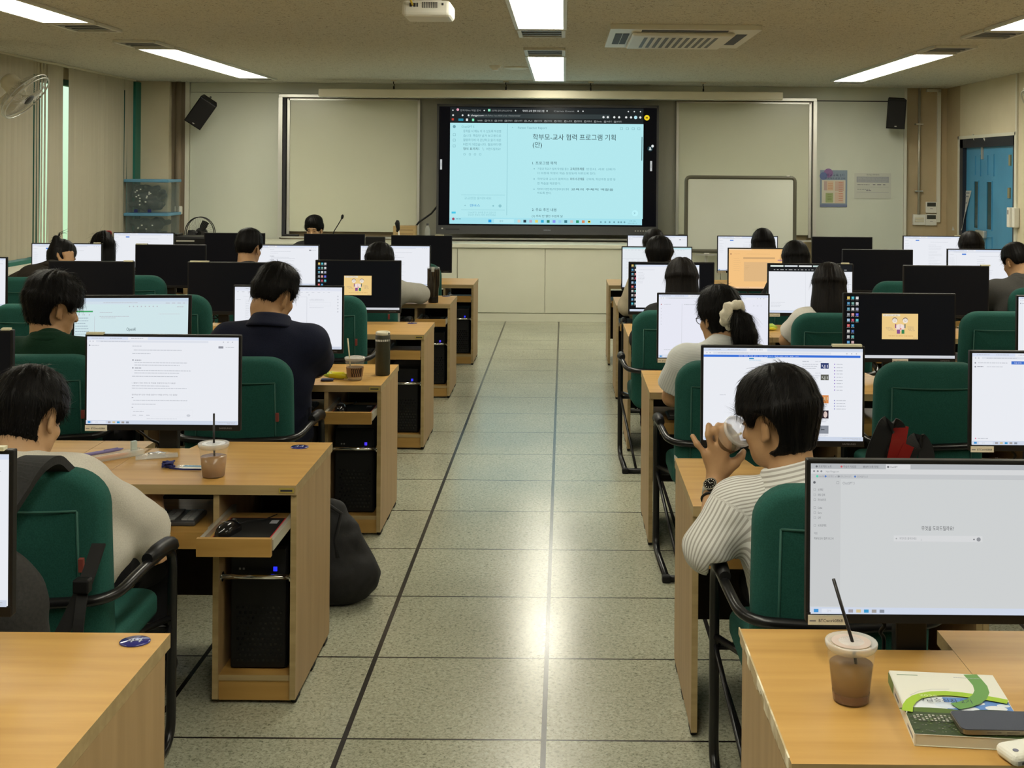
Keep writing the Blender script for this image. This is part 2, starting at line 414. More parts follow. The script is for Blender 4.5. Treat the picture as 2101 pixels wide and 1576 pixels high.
# window with teal frame, glass and sliding sashes
b = MB()
for y in (WY0, 11.6, 12.75, WY1 - .06): b.box(XL - .12, XL - .03, y, y + .06, WZ0, WZ1, M['teal'])
for z in (WZ0, WZ1 - .06): b.box(XL - .11, XL - .04, WY0, WY1, z, z + .06, M['teal'])
win = struct('window_1', b)
b = MB(); b.box(XL - .08, XL - .07, WY0 + .06, WY1 - .06, WZ0 + .06, WZ1 - .06, M['glass']); b.build('window_glass', win)
b = MB(); b.box(XL + .002, -4.985, 13.87, 14.048, 0.84, 2.70, M['teal']); struct('trim_7', b)
b = MB(); b.box(XL + .002, -4.66, 9.0, 13.9, 0.0, 0.78, M['cabinet'], bev=.006); b.box(XL + .002, -4.63, 9.0, 13.9, .78, .81, M['trim_w'], bev=.004)
b.box(XL + .003, -4.94, 9.0, 13.9, .811, .845, M['teal']); struct('trim_8', b)          # sill box below the blind

# vertical blind: every slat a part
vb = thing('vertical_blind', 'beige vertical blind of hanging fabric slats on the window wall', 'blind', (XL + .10, 12.2, 0))
b = MB(); b.box(-.02, .02, -1.75, 1.65, 2.700, 2.719, M['cream_pl'], bev=.003); b.build('head_rail', vb)
slats = []
y = 10.47
while y < 11.12: slats.append((y, .127, 6)); y += .108
for k in range(6): slats.append((11.185 + k * .068, .034 if k % 2 else .038, 3))
for k in range(3): slats.append((11.605 + k * .094, .122, 5))
for k in range(7): slats.append((12.085 + k * .1, .127, 7 if k % 2 else 4))
slats += [(12.80, .127, 24), (12.92, .127, -8), (13.03, .127, 6), (13.13, .127, 5), (13.23, .127, 8), (13.33, .127, 5), (13.425, .11, 6), (13.565, .065, 3), (13.655, .07, 3), (13.745, .085, 5)]
for i, (y, w, a) in enumerate(slats):
    b = MB(); n = 4; z0, z1 = 0.86, 2.700; vs = []
    for j in range(9):
        t = j / 8; z = z0 + (z1 - z0) * t
        sw = 0.0 if i % 3 else 0.006 * math.sin(3 * t + i)
        aa = R(a + (16 * (1 - t) if 12.9 < y < 13.0 else 0))
        for k in range(n + 1):
            q = k / n - .5; c = (.006 if w > .1 else .001) * (1 - 4 * q * q)
            vs.append((c * math.cos(aa) + q * w * math.sin(aa) + sw, q * w * math.cos(aa) - c * math.sin(aa), z))
    fs = [(j * (n + 1) + k, j * (n + 1) + k + 1, (j + 1) * (n + 1) + k + 1, (j + 1) * (n + 1) + k) for j in range(8) for k in range(n)]
    b.add(vs, fs, M['blind'], True); b.build('slat', vb, loc=(.01 * (i % 2) if w > .1 else .004, y - 12.2, 0))

# front wall: pier, panels, trims
def XW(px, Y=14.22): return (px - 1158 - 1.2) * Y / FPX
def ZW(px, py, Y=14.22): return P(px, py, Y).z
b = MB(); b.box(XL, XW(347, 14.05), 14.05, 14.25, 0, HC, M['wall']); struct('pillar_corner', b)
b = MB(); b.box(XW(347, 14.12), XW(383, 14.16), 14.16, 14.25, 0, HC, M['brown_pipe'])
b.tube([(XW(372), 14.13, 0), (XW(372), 14.13, HC)], .035, M['brown_pipe'], 12); struct('trim_1', b)
b = MB(); b.box(-4.60, -4.52, 14.10, 14.16, 1.15, 1.25, M['white_pl'], bev=.01)
tag(b.build('wall_socket'), 'small white socket box on the brown pilaster by the corner', 'socket')
b = MB(); b.box(XW(384), XW(392), 14.15, 14.25, 0, HC - .0, M['trim_w'])
b.box(XW(393), XW(577), 14.18, 14.25, .86, 2.60, M['panel']); b.box(XW(393), XW(577), 14.19, 14.25, 2.605, HC, M['panel']); struct('trim_2', b)
b = MB(); b.box(XW(577), XW(1672), 14.19, 14.25, 2.56, HC, M['panel']); struct('trim_3', b)
b = MB(); b.box(XW(1672), XW(1855), 14.19, 14.25, 2.56, HC, M['panel']); b.box(XW(1672), XW(1853), 14.185, 14.25, .3, 2.55, M['panel'])
b.box(XW(1672), XW(1853), 14.183, 14.2, 2.55, 2.562, M['ink']); struct('trim_4', b)
b = MB(); b.box(XW(1853.5), XW(1859), 14.17, 14.25, 0, HC, M['trim_w']); struct('trim_5', b)
b = MB(); b.box(XW(863), XW(1388), 14.20, 14.25, .86, 2.55, M['recess']); struct('trim_6', b)

# sliding whiteboards either side of the big display
def whiteboard(name, label, px0, px1):
    t = thing(name, label, 'whiteboard', ((XW(px0) + XW(px1)) / 2, 14.16, 1.7), 0, 'sliding boards on the front wall')
    w = (XW(px1) - XW(px0)) / 2; z0, z1 = -.74, .815
    b = MB(); b.box(-w, w, .01, .035, z0, z1, M['board']); b.build('board_surface', t)
    b = MB()
    for s in (-1, 1): b.box(s * w - .015, s * w + .015, -.005, .04, z0 - .03, z1 + .02, M['alu'])
    b.box(-w, w, -.005, .04, z1, z1 + .02, M['alu']); b.build('board_frame', t)
    return t
whiteboard('whiteboard', 'wide pale sliding whiteboard on the window side of the big display', 595, 861)
whiteboard('whiteboard', 'wide pale sliding whiteboard behind the mobile whiteboard', 1390, 1661)
t = thing('board_rail', 'aluminium frame and rail around the sliding whiteboards on the front wall', 'rail', (XW(1124), 14.12, 2.55))
b = MB(); b.box(XW(577) - XW(1124), XW(1672) - XW(1124), -.03, .05, -.005, .032, M['alu'], bev=.003); b.build('top_rail', t)
b = MB(); b.box(XW(577) - XW(1124), XW(585) - XW(1124), -.03, .05, -1.66, -.005, M['alu']); b.box(XW(585.5) - XW(1124), XW(591) - XW(1124), -.01, .05, -1.66, -.005, M['ink']); b.build('side_rail', t)
b = MB(); b.box(XW(1665) - XW(1124), XW(1672) - XW(1124), -.03, .05, -1.66, -.005, M['alu']); b.build('side_rail', t)
b = MB(); b.box(XW(585) - XW(1124), XW(1668) - XW(1124), -.05, .05, -1.665, -1.645, M['alu']); b.build('pen_tray', t)
b = MB(); b.box(-.10, .10, -.012, .012, 0, .025, M['black'], bev=.008)
tag(b.build('board_eraser', loc=(XW(604), 14.09, .9055)), 'black eraser lying on the pen tray left of the seated presenter', 'eraser')

# low cabinet along the front wall, the ledge a thing of its own
ZL = 0.872
edges = [-4.42, -3.76, -2.89, XW(941, 13.47) - .98, XW(941, 13.47), XW(1121, 13.47), XW(1121, 13.47) + .99, XW(1121, 13.47) + 1.98, 2.62]
edges = sorted(edges)
for i in range(len(edges) - 1):
    x0, x1 = edges[i], edges[i + 1]
    if x1 - x0 < .2: continue
    if x0 < -1.3: lab = f'pale low cabinet unit under the window-side whiteboard, {["first","second","third","fourth"][min(i,3)]} from the corner'
    elif x0 < -.3: lab = 'pale low cabinet under the left half of the big display'
    elif x0 < .7: lab = 'pale low cabinet under the right half of the big display'
    else: lab = f'pale low cabinet unit behind the {"monitors of the front row" if x0 < 1.5 else "mobile whiteboard stand"}'
    c = thing('low_cabinet', lab, 'cabinet', ((x0 + x1) / 2, 13.47, 0), 0, 'low cabinets along the front wall')
    w = (x1 - x0) / 2
    b = MB(); b.box(-w, w, .02, .70, .0, ZL - .045, M['cabinet']); b.build('body', c)
    b = MB(); b.box(-w + .004, w - .004, 0, .019, .098, ZL - .05, M['cabinet'], bev=.002); b.build('door', c)
    b = MB(); b.box(-w + .001, w - .001, .004, .019, .0, .09, M['cabinet']); b.build('plinth', c)
b = MB(); b.box(-4.42, 2.63, 13.45, 14.13, ZL - .044, ZL, M['cabinet'], bev=.004)
tag(b.build('cabinet_top'), 'long pale worktop ledge over the low cabinets along the front wall', 'worktop')

# ---------------------------------------------------------------- ceiling fittings
def ceiling_light(x, y0, y1, label):
    t = thing('ceiling_light', label, 'ceiling light', (x, (y0 + y1) / 2, HC), 0, 'rows of ceiling lights')
    h = (y1 - y0) / 2
    b = MB()
    for s in (-1, 1): b.box(s * .168 - .012, s * .168 + .012, -h - .02, h + .02, -.022, -.001, M['lamp_frame'])
    for s in (-1, 0, 1): b.box(-.168, .168, s * h - .012, s * h + .012, -.020, -.001, M['lamp_frame'])
    b.build('frame', t)
    for s in (-1, 1):
        b = MB(); b.box(-.156, .156, min(s * .014, s * (h - .012)), max(s * .014, s * (h - .012)), -.016, -.004, M['lamp']); b.build('diffuser', t)
def ceiling_vent(x, y0, y1, label):
    t = thing('ceiling_vent', label, 'ceiling vent', (x, (y0 + y1) / 2, HC), 0, 'ceiling vents')
    h = (y1 - y0) / 2
    b = MB(); b.box(-.15, .15, -h, h, -.006, -.001, M['dkgrey_pl']); b.build('backing', t)
    b = MB()
    for s in (-1, 1):
        b.box(s * .158 - .014, s * .158 + .014, -h, h, -.020, -.001, M['lamp_frame']); b.box(-.158, .158, s * h - .014, s * h + .014, -.020, -.001, M['lamp_frame'])
    b.build('frame', t)
    b = MB()
    for k in range(1, 4):
        yy = -h + 2 * h * k / 4; b.box(-.15, .15, yy - .02, yy + .02, -.014, -.008, M['grey_pl'])
    b.build('louvre', t)
ceiling_light(-3.43, 5.12, 8.22, 'long bright ceiling light over the window-side rows, nearer of the two')
ceiling_light(-3.43, 10.05, 13.2, 'long bright ceiling light near the window-side loudspeaker, farther of the two')
ceiling_light(-.172, 5.2, 8.38, 'bright ceiling light over the aisle beside the projector')
ceiling_light(-.172, 10.46, 13.28, 'bright ceiling light over the aisle near the big display')
ceiling_light(3.08, 5.12, 8.25, 'long bright ceiling light over the door-side rows, nearer of the two')
ceiling_light(3.08, 9.97, 13.05, 'long bright ceiling light near the door-side loudspeaker')
for x, n in ((-3.43, 'window-side rows'), (-.172, 'aisle'), (3.08, 'door-side rows')):
    ceiling_light(x, .2, 3.3, f'ceiling light over the rearmost desks above the {n}, behind the viewer')
ceiling_vent(-3.43, 8.32, 8.78, 'small ceiling vent at the end of the nearer window-side light')
ceiling_vent(-3.43, 9.50, 9.95, 'small ceiling vent at the start of the farther window-side light')
ceiling_vent(-.172, 8.46, 8.92, 'small ceiling vent at the end of the nearer aisle light')
ceiling_vent(-.172, 9.86, 10.38, 'small ceiling vent just before the farther aisle light')
ceiling_vent(3.08, 8.34, 8.80, 'small ceiling vent at the end of the nearer door-side light')
ceiling_vent(3.08, 9.42, 9.88, 'small ceiling vent at the start of the farther door-side light')
ceiling_vent(3.18, 13.14, 13.36, 'tiny ceiling vent between the door-side light and the front wall')
ceiling_vent(-3.43, 13.3, 13.52, 'tiny ceiling vent between the window-side light and the front wall')

# air conditioner cassette
t = thing('air_conditioner', 'white ceiling air conditioner cassette with slatted grille right of the aisle lights', 'air conditioner', (.83, 8.82, HC))
b = MB(); b.prism([(-.52, -.62), (.52, -.62), (.52, .62), (-.52, .62)], -.035, -.001, M['white_pl']); b.build('housing', t)
b = MB(); b.box(-.36, .36, -.46, .46, -.062, -.036, M['white_pl'], bev=.012)
for k in range(11): b.box(-.27 + k * .05, -.245 + k * .05, -.34, .34, -.0635, -.061, M['dkgrey_pl'])
b.build('grille', t)
for (x0, x1, y0, y1) in ((-.475, -.425, -.35, .35), (-.42, -.375, -.35, .35), (.385, .46, -.35, .35), (-.30, .30, -.575, -.49), (-.30, .30, .49, .575)):
    b = MB(); b.box(x0, x1, y0, y1, -.0375, -.034, M['ink']); b.build('air_outlet', t)

# projector on a short ceiling mount
pj = thing('projector', 'white projector hanging from the ceiling at the top edge', 'projector', (P(880, 20, 6.2).x, 6.2, 2.49))
b = MB(); b.box(-.125, .125, -.12, .12, 0, .085, M['white_pl'], bev=.022, seg=3); b.build('body', pj)
b = MB()
for k in range(9): b.box(-.02 + k * .009, -.016 + k * .009, -.1215, -.118, .045, .075, M['dkgrey_pl'])
for x, w in ((-.085, .012), (-.066, .012), (-.05, .008)): b.box(x, x + w, -.1215, -.118, .05, .07, M['ink'])
b.box(.078, .088, -.1215, -.118, .058, .07, M['ink']); b.build('ports', pj)
b = MB(); b.cyl((0, .12, .045), .035, 0, .02, M['black_gloss'], T=Matrix.Translation((0, .075, .045)) @ Matrix.Rotation(-math.pi / 2, 4, 'X') @ Matrix.Translation((0, -.12, -.045))); b.build('lens', pj)
b = MB(); b.cyl((0, 0, 0), .02, .085, .229, M['white_pl']); b.box(-.07, .07, -.05, .05, .085, .095, M['white_pl']); b.cyl((0, 0, 0), .06, .215, .229, M['white_pl']); b.build('ceiling_mount', pj)
b = MB(); b.tube([(-.07, -.118, .06), (-.075, -.16, .08), (-.06, -.15, .15), (-.03, -.06, .2), (-.01, -.02, .225)], .006, mat('yellow_cable', (.5, .38, .04), .5)); b.build('cable', pj)

t = thing('smoke_detector', 'small round smoke detector on the ceiling left of the aisle light', 'smoke detector', (-.68, 11.6, HC))
b = MB(); b.lathe([(.001, -.045), (.028, -.045), (.035, -.025), (.055, -.02), (.06, -.001)], M['white_pl']); b.build('body', t)
t = thing('ceiling_speaker', 'flat round cream ceiling speaker beside the smoke detector', 'speaker', (-.48, 11.75, HC))
b = MB(); b.lathe([(.001, -.018), (.10, -.016), (.125, -.008), (.128, -.001)], M['cream_pl'], 32); b.build('grille', t)

# projection screen case on four hooks
sc = thing('projection_screen', 'long cream rolled projection screen case hung under the ceiling above the display', 'projection screen', (XW(1130, 13.6), 13.6, 2.57))
w = (XW(1605, 13.6) - XW(655, 13.6)) / 2
b = MB(); b.box(-w, w, -.05, .05, -.045, .045, M['cream_pl'], bev=.008); b.build('case', sc)
for px in (808, 1038, 1212, 1443):
    x = XW(px, 13.6) - sc.location.x
    b = MB(); b.box(x - .008, x + .008, -.012, .012, .045, .08, M['black']); b.tube([(x, 0, .08), (x + .004, 0, .10), (x - .004, 0, .115), (x, 0, .149)], .005, M['black'])
    b.box(x - .03, x + .03, -.02, .02, .135, .149, M['cream_pl']); b.build('hook', sc)

# two hung loudspeakers
def speaker(x, y, z, rx, ry, rz, label):
    t = thing('wall_speaker', label, 'loudspeaker', (x, y, z), 0, 'loudspeakers at the front wall', rot=(rx, ry, rz))
    b = MB(); b.prism([(-.105, -.11), (.105, -.11), (.085, .10), (-.085, .10)], -.17, .17, M['black_matte']); b.build('cabinet', t)
    b = MB(); b.box(-.098, .098, -.122, -.108, -.16, .16, M['black'], bev=.006); b.build('grille', t)
    b = MB(); b.box(-.012, .012, -.1235, -.121, -.145, -.135, M['alu']); b.build('badge', t)
    return t
p = P(413, 229, 13.75); s1 = speaker(p.x, 13.75, p.z, R(14), R(33), R(20), 'black loudspeaker tilted sideways on the window-side panel')
b = MB(); b.tube([(0, .10, .05), (0, .22, .12), (0, .36, .14)], .012, M['black_tube']); b.build('bracket', s1)
p = P(1838, 232, 13.9); s2 = speaker(p.x, 13.9, p.z, R(10), R(3), R(-12), 'black loudspeaker hung upright near the door corner')
b = MB(); b.tube([(0, .10, .05), (.03, .18, .06), (.05, .27, .06)], .012, M['black_tube']); b.build('bracket', s2)

# wall fans
def wall_fan(loc, nrm, wall_pt, label, r=.235):
    t = thing('wall_fan', label, 'fan', loc, 0, 'wall fans'); n = Vector(nrm).normalized()
    q = n.to_track_quat('Z', 'Y').to_matrix().to_4x4()
    b = MB()
    for rr, z in ((r, 0), (r * .97, .03)): b.tube([q @ Vector((rr * math.cos(a * math.pi / 20), rr * math.sin(a * math.pi / 20), z)) for a in range(40)], .006, M['alu'], 8, closed=True)
    for k in range(60):
        a = 2 * math.pi * k / 60; c, s = math.cos(a), math.sin(a)
        b.tube([q @ Vector((.05 * c, .05 * s, .055)), q @ Vector((r * .6 * c, r * .6 * s, .05)), q @ Vector((r * c, r * s, .0))], .0011, M['alu'], 4, caps=False)
        b.tube([q @ Vector((.06 * c, .06 * s, -.07)), q @ Vector((r * .75 * c, r * .75 * s, -.06)), q @ Vector((r * c, r * s, .0))], .0011, M['alu'], 4, caps=False)
    b.build('guard', t)
    b = MB(); b.lathe([(.001, .062), (.045, .06), (.052, .05), (.05, .045)], M['dkgrey_pl'], 20, T=q); b.build('badge', t)
    b = MB()
    for k in range(3):
        vs = []
        for i in range(7):
            rr = .03 + (r * .86 - .03) * i / 6
            for j in range(5):
                a = 2 * math.pi * k / 3 + (j - 2) * (.30 if i else .5) * (1 - .25 * abs(i - 4) / 4)
                vs.append(q @ Vector((rr * math.cos(a), rr * math.sin(a), .012 * (j - 2) - .01)))
        b.add(vs, [(i * 5 + j, i * 5 + j + 1, (i + 1) * 5 + j + 1, (i + 1) * 5 + j) for i in range(6) for j in range(4)], M['cream_pl'], True)
    b.build('blade', t)
    b = MB(); b.lathe([(.001, -.22), (.05, -.215), (.075, -.18), (.08, -.08), (.07, -.05), (.001, -.05)], M['cream_pl'], 24, T=q); b.build('motor', t)
    e = Vector(wall_pt) - Vector(loc); p0 = n * -.17
    b = MB(); b.tube([p0, p0 + Vector((0, 0, -.10)), Vector((e.x * .6, e.y, -.16)), Vector((e.x * .95, e.y, -.14))], .022, M['cream_pl']); b.build('arm', t)
    s = 1 if e.x < 0 else -1
    b = MB(); b.box(e.x, e.x + s * .05, e.y - .07, e.y + .07, -.25, -.02, M['cream_pl'], bev=.012); b.build('wall_plate', t)
wall_fan(P(50, 196, 9.95), (.75, .02, -.68), (XL + .004, 10.0, 0), 'white wall fan with wire guard above the vertical blind')
wall_fan((4.06, 10.1, 2.27), (-.74, -.04, -.68), (XR - .004, 10.1, 0), 'white wall fan cut off at the edge beside the blue door')

# ---------------------------------------------------------------- front display
class Scr:
    """pixels on an upright screen facing -Y; u to the right, v down, both 0..1"""
    def __init__(s, mb, x0, x1, z0, z1, y, m, base=None):
        s.b, s.x0, s.w, s.z1, s.h, s.y, s.m = mb, x0, x1 - x0, z1, z1 - z0, y, m
        s.dy = 0.00022
        if base: s.rect(0, 0, 1, 1, base)
    def X(s, u): return s.x0 + u * s.w
    def Z(s, v): return s.z1 - v * s.h
    def rect(s, u0, v0, u1, v1, col): s.y -= s.dy; s.b.quad(s.X(u0), s.X(u1), s.Z(v1), s.Z(v0), s.y, s.m, col)
    def disc(s, u, v, r, col, r2=None): s.y -= s.dy; s.b.disc(s.X(u), s.Z(v), r * s.w, (r2 or r) * s.w, s.y, s.m, col)
    def text(s, u, v, h, t, col, width=None, align='l'):
        s.y -= s.dy; put_text(s.b, t, s.X(u), s.Z(v), h * s.h, s.y, s.m, col, width * s.w if width else None, align)
    def words(s, u0, u1, v, h, col, rn, wl=(.006, .024), gap=.0028):
        s.y -= s.dy; u = u0; v += h * .15; h *= .7
        while u < u1:
            e = min(u1, u + rn.uniform(*wl)); s.b.quad(s.X(u), s.X(e), s.Z(v + h), s.Z(v), s.y, s.m, col); u = e + gap
    def frame(s, u0, v0, u1, v1, t, col):
        k = t * s.w / s.h
        s.rect(u0, v0, u1, v0 + k, col); s.rect(u0, v1 - k, u1, v1, col); s.rect(u0, v0, u0 + t, v1, col); s.rect(u1 - t, v0, u1, v1, col)

tv0 = P(899, 213, 13.9); tv1 = P(1348, 483, 13.9)
tcx, tcz = (tv0.x + tv1.x) / 2, (tv0.z + tv1.z) / 2; tw, th = (tv1.x - tv0.x) / 2, (tv0.z - tv1.z) / 2
tv = thing('interactive_display', 'huge black framed wall display showing a cyan document page in a browser', 'display', (tcx, 13.9, tcz))
b = MB(); b.box(-tw, tw, .004, .10, -th, th, M['black_matte'], bev=.008)
for s in (-1, 1): b.box(s * tw * .999 - .012, s * tw * .999 + .012, -.012, .004, -th, th, M['dkgrey_pl'])
b.box(-tw, tw, -.012, .004, th - .03, th, M['dkgrey_pl']); b.box(-tw, tw, -.016, .004, -th, -th + .10, M['dkgrey_pl']); b.build('housing', tv)
b = MB(); b.box(-.5, .5, .10, .30, -.3, .3, M['black']); b.build('wall_mount', tv)
b = MB(); b.box(-tw + .10, -tw + .26, -.0175, -.016, -th + .045, -th + .062, M['ink']); b.box(-tw + .05, -tw + .07, -.0175, -.016, -th + .055, -th + .07, M['alu'])
put_text(b, 'SAMSUNG', 0, -th + .045, .018, -.0175, M['silver_ink'], None, None, 'c')
for k in range(6): b.box(tw - .26 + k * .03, tw - .245 + k * .03, -.0175, -.016, -th + .045, -th + .055, M['alu'])
b.build('front_panel', tv)
b = MB(); xs0, xs1, zs0, zs1 = -tw + .012, tw - .012, -th + .10, th - .03
s = Scr(b, xs0, xs1, zs0, zs1, -.002, M['tvscreen'], (.002, .002, .003))
def tx(x): return (x - 22) / (2040 - 22)
def ty(y): return (y - 38) / (1180 - 38)
CY = (.44, .79, .84); CY2 = (.37, .74, .83); DK = (.02, .05, .07); GR = (.16, .36, .42); LG = (.26, .54, .60); WH = (.75, .78, .78); rn = random.Random(3)
s.rect(tx(125), ty(45), tx(1915), ty(195), (.012, .016, .018))
s.rect(tx(290), ty(105), tx(1605), ty(148), (.030, .042, .045))
for x, t_ in ((218, '한국어Pro 작업 문서'), (508, '프로젝트 협력 업무보고회 자료'), (1085, 'Canva Event')): s.text(tx(x), ty(82), .018, t_, (.30, .32, .32), tx(190) - tx(0))
s.text(tx(795), ty(84), .021, '학부모 교육 협력 프로그램', WH, tx(200) - tx(0))
s.disc(tx(195), ty(68), .006, (.75, .35, .45)); s.rect(tx(475), ty(60), tx(497), ty(82), (.25, .75, .50))
for x in (150, 440, 730, 1022, 1310, 1355, 1775, 1830, 1887): s.disc(tx(x), ty(74), .003, WH)
for x in (152, 240, 295): s.disc(tx(x), ty(122), .004, WH)
s.text(tx(318), ty(130), .022, 'chatgpt.com', WH); s.text(tx(425), ty(130), .018, '/c/68c7b9ea-1aac-832f-a1eb-17566d1b0d6f', (.25, .28, .28), tx(350) - tx(0))
for x in (1545, 1585, 1645, 1690, 1755, 1800, 1886): s.disc(tx(x), ty(130), .005, WH)
s.disc(tx(1843), ty(130), .0075, (.45, .75, .85)); s.disc(tx(1947), ty(132), .0125, (.85, .62, .02)); s.rect(tx(1936), ty(124), tx(1956), ty(140), (.25, .15, .01))
s.rect(tx(140), ty(152), tx(160), ty(172), (.45, .05, .03)); s.rect(tx(202), ty(154), tx(248), ty(176), (.02, .22, .33)); s.rect(tx(272), ty(154), tx(290), ty(176), WH); s.rect(tx(328), ty(154), tx(348), ty(178), (.20, .75, .45))
for k, w_ in enumerate(('NAVER', '주요 그룹', '교육청', '업무메신저', '뉴스레터', 'AI', '참고자료', '강의자료', '개인', '노트북', '행정업무포털', '에듀넷', 'Study', '녹음기', '놀이인문단')):
    x = 355 + k * 92; s.text(tx(x + 25), ty(178), .016, w_, (.40, .43, .43), tx(45) - tx(0))
    if k: s.frame(tx(x), ty(165), tx(x + 18), ty(181), .0014, (.45, .48, .48))
s.rect(tx(127), ty(195), tx(1915), ty(1105), CY); s.rect(tx(127), ty(1105), tx(1908), ty(1165), CY2)
s.rect(tx(655), ty(205), tx(659), ty(1080), LG)
s.text(tx(232), ty(242), .024, 'ChatGPT 5', GR); s.text(tx(755), ty(248), .026, 'Parent Teacher Report', GR); s.text(tx(700), ty(245), .022, '×', GR)
for x in (1712, 1766, 1820, 1872): s.frame(tx(x - 12), ty(228), tx(x + 12), ty(250), .0012, GR)
s.disc(tx(166), ty(232), .007, GR)
for y in (310, 362, 418): s.frame(tx(155), ty(y - 12), tx(178), ty(y + 12), .0012, GR)
for y, t_ in ((285, '동학을 시 메뉴 아 수 있도록 작성했'), (328, '습니다. 핵심만 남겨 보고용으로'), (370, '활용하기에 더 간단하고 읽기 쉬운'), (412, '버전이 되었습니다. 필요하다면')): s.text(tx(250), ty(y), .025, t_, GR, tx(350) - tx(0))
s.text(tx(250), ty(455), .026, '형식 표까지', DK); s.text(tx(385), ty(455), .025, '도 「」 버전드릴까요?', GR, tx(210) - tx(0))
for x in (262, 312, 360, 408): s.frame(tx(x - 9), ty(490), tx(x + 9), ty(506), .0012, GR)
s.text(tx(893), ty(350), .056, '학부모-교사 협력 프로그램 기획', (.008, .02, .03), tx(765) - tx(0)); s.text(tx(893), ty(422), .054, '(안)', (.008, .02, .03))
s.text(tx(890), ty(588), .029, '1. 프로그램 목적', (.03, .09, .12), tx(225) - tx(0))
for y, a, bb, c in ((640, '가정과 학교가 함께 학생을 돕는', '교육공동체를', '만든다. 서로 신뢰가'), (737, '학부모와 교사가 협력하는', '파트너 관계를', '강화해, 학년과정 운영 등'), (835, '학부모의 다양한 재능기부 참여와 봉사 통해', '', '교육의 주체적 역할을')):
    s.disc(tx(908), ty(y - 8), .0025, GR); s.text(tx(938), ty(y), .022, a, GR, tx(290) - tx(0)); 
    if bb: s.text(tx(1240), ty(y), .025, bb, DK, tx(130) - tx(0))
    s.text(tx(1390 if bb else 1250), ty(y), .022, c, GR if bb else DK, tx(270 if bb else 390) - tx(0))
for y, t_, w_ in ((682, '더 따뜻해 학생의 학습 성장동력 이루도록 한다.', 540), (780, '한 학습을 제공한다.', 215), (872, '하도록 한다.', 130)): s.text(tx(938), ty(y), .022, t_, GR, tx(w_) - tx(0))
s.text(tx(890), ty(1036), .029, '2. 주요 추진 내용', (.02, .07, .10), tx(228) - tx(0)); s.text(tx(890), ty(1094), .024, '(1) 우리 반 열린 수업의 날', (.03, .09, .12), tx(285) - tx(0))
s.rect(tx(235), ty(885), tx(640), ty(888), LG); s.rect(tx(235), ty(1028), tx(640), ty(1031), LG); s.text(tx(265), ty(928), .024, '궁금한점 물어보세요', LG, tx(250) - tx(0)); s.text(tx(315), ty(998), .024, '캔버스', (.03, .25, .62), tx(95) - tx(0)); s.text(tx(265), ty(998), .026, '+', GR)
s.disc(tx(595), ty(990), .007, LG); s.disc(tx(532), ty(990), .004, LG)
for y, t_ in ((1062, 'ChatGPT는 실수를 할 수 있습니다.'), (1086, '중요한 정보는 재차 확인하세요.')): s.text(tx(300), ty(y), .018, t_, LG, tx(260) - tx(0))
s.rect(tx(148), ty(1048), tx(186), ty(1066), (.06, .55, .78)); s.rect(tx(1898), ty(318), tx(1904), ty(545), (.01, .02, .03)); s.disc(tx(1842), ty(1050), .014, (.50, .88, .93)); s.text(tx(1826), ty(1060), .03, '↗', GR)
s.rect(tx(488), ty(1122), tx(516), ty(1148), (.03, .35, .75)); s.rect(tx(540), ty(1116), tx(725), ty(1152), (.48, .82, .88)); s.text(tx(590), ty(1143), .018, '검색', GR)
tcol = [(.7, .6, .55), (.03, .05, .07), (.5, .4, .55), (.75, .65, .15), (.03, .4, .65), (.03, .2, .12), (.25, .3, .85), (.3, .6, .85), (.05, .2, .25), (.6, .55, .5), (.03, .3, .15), (.7, .25, .1), (.85, .7, .03)]
for k, c in enumerate(tcol): s.rect(tx(758 + k * 54), ty(1122), tx(784 + k * 54), ty(1147), c)
s.rect(tx(1410), ty(1128), tx(1428), ty(1140), (.03, .03, .03))
for x in (1527, 1568, 1608, 1650, 1690, 1715, 1745): s.disc(tx(x), ty(1137), .004, GR)
s.text(tx(1790), ty(1131), .014, '오후 2:56', GR); s.text(tx(1775), ty(1152), .014, '2025-08-13', GR, tx(85) - tx(0)); s.disc(tx(165), ty(1118), .006, (.35, .05, .1)); s.words(tx(190), tx(235), ty(1112), .008, GR, rn)
for x in (48, 1987): s.rect(tx(x - 9), ty(548), tx(x + 9), ty(645), (.50, .52, .52)); s.rect(tx(x - 1.5), ty(580), tx(x + 1.5), ty(615), (.1, .1, .1))
s.disc(tx(1977), ty(430), .0125, (.01, .03, .04)); s.disc(tx(1999), ty(405), .006, WH); s.disc(tx(1977), ty(424), .004, (.6, .65, .65)); s.rect(tx(1966), ty(433), tx(1988), ty(445), (.6, .65, .65))
b.build('screen', tv, attr=True)
b = MB(); p = Vector((-tw + .02, .06, -th + .35)); b.tube([p, p + Vector((-.10, .02, -.12)), p + Vector((-.24, 0, -.22)), p + Vector((-.30, 0, -.30))], .011, M['black']); b.build('cable', tv)

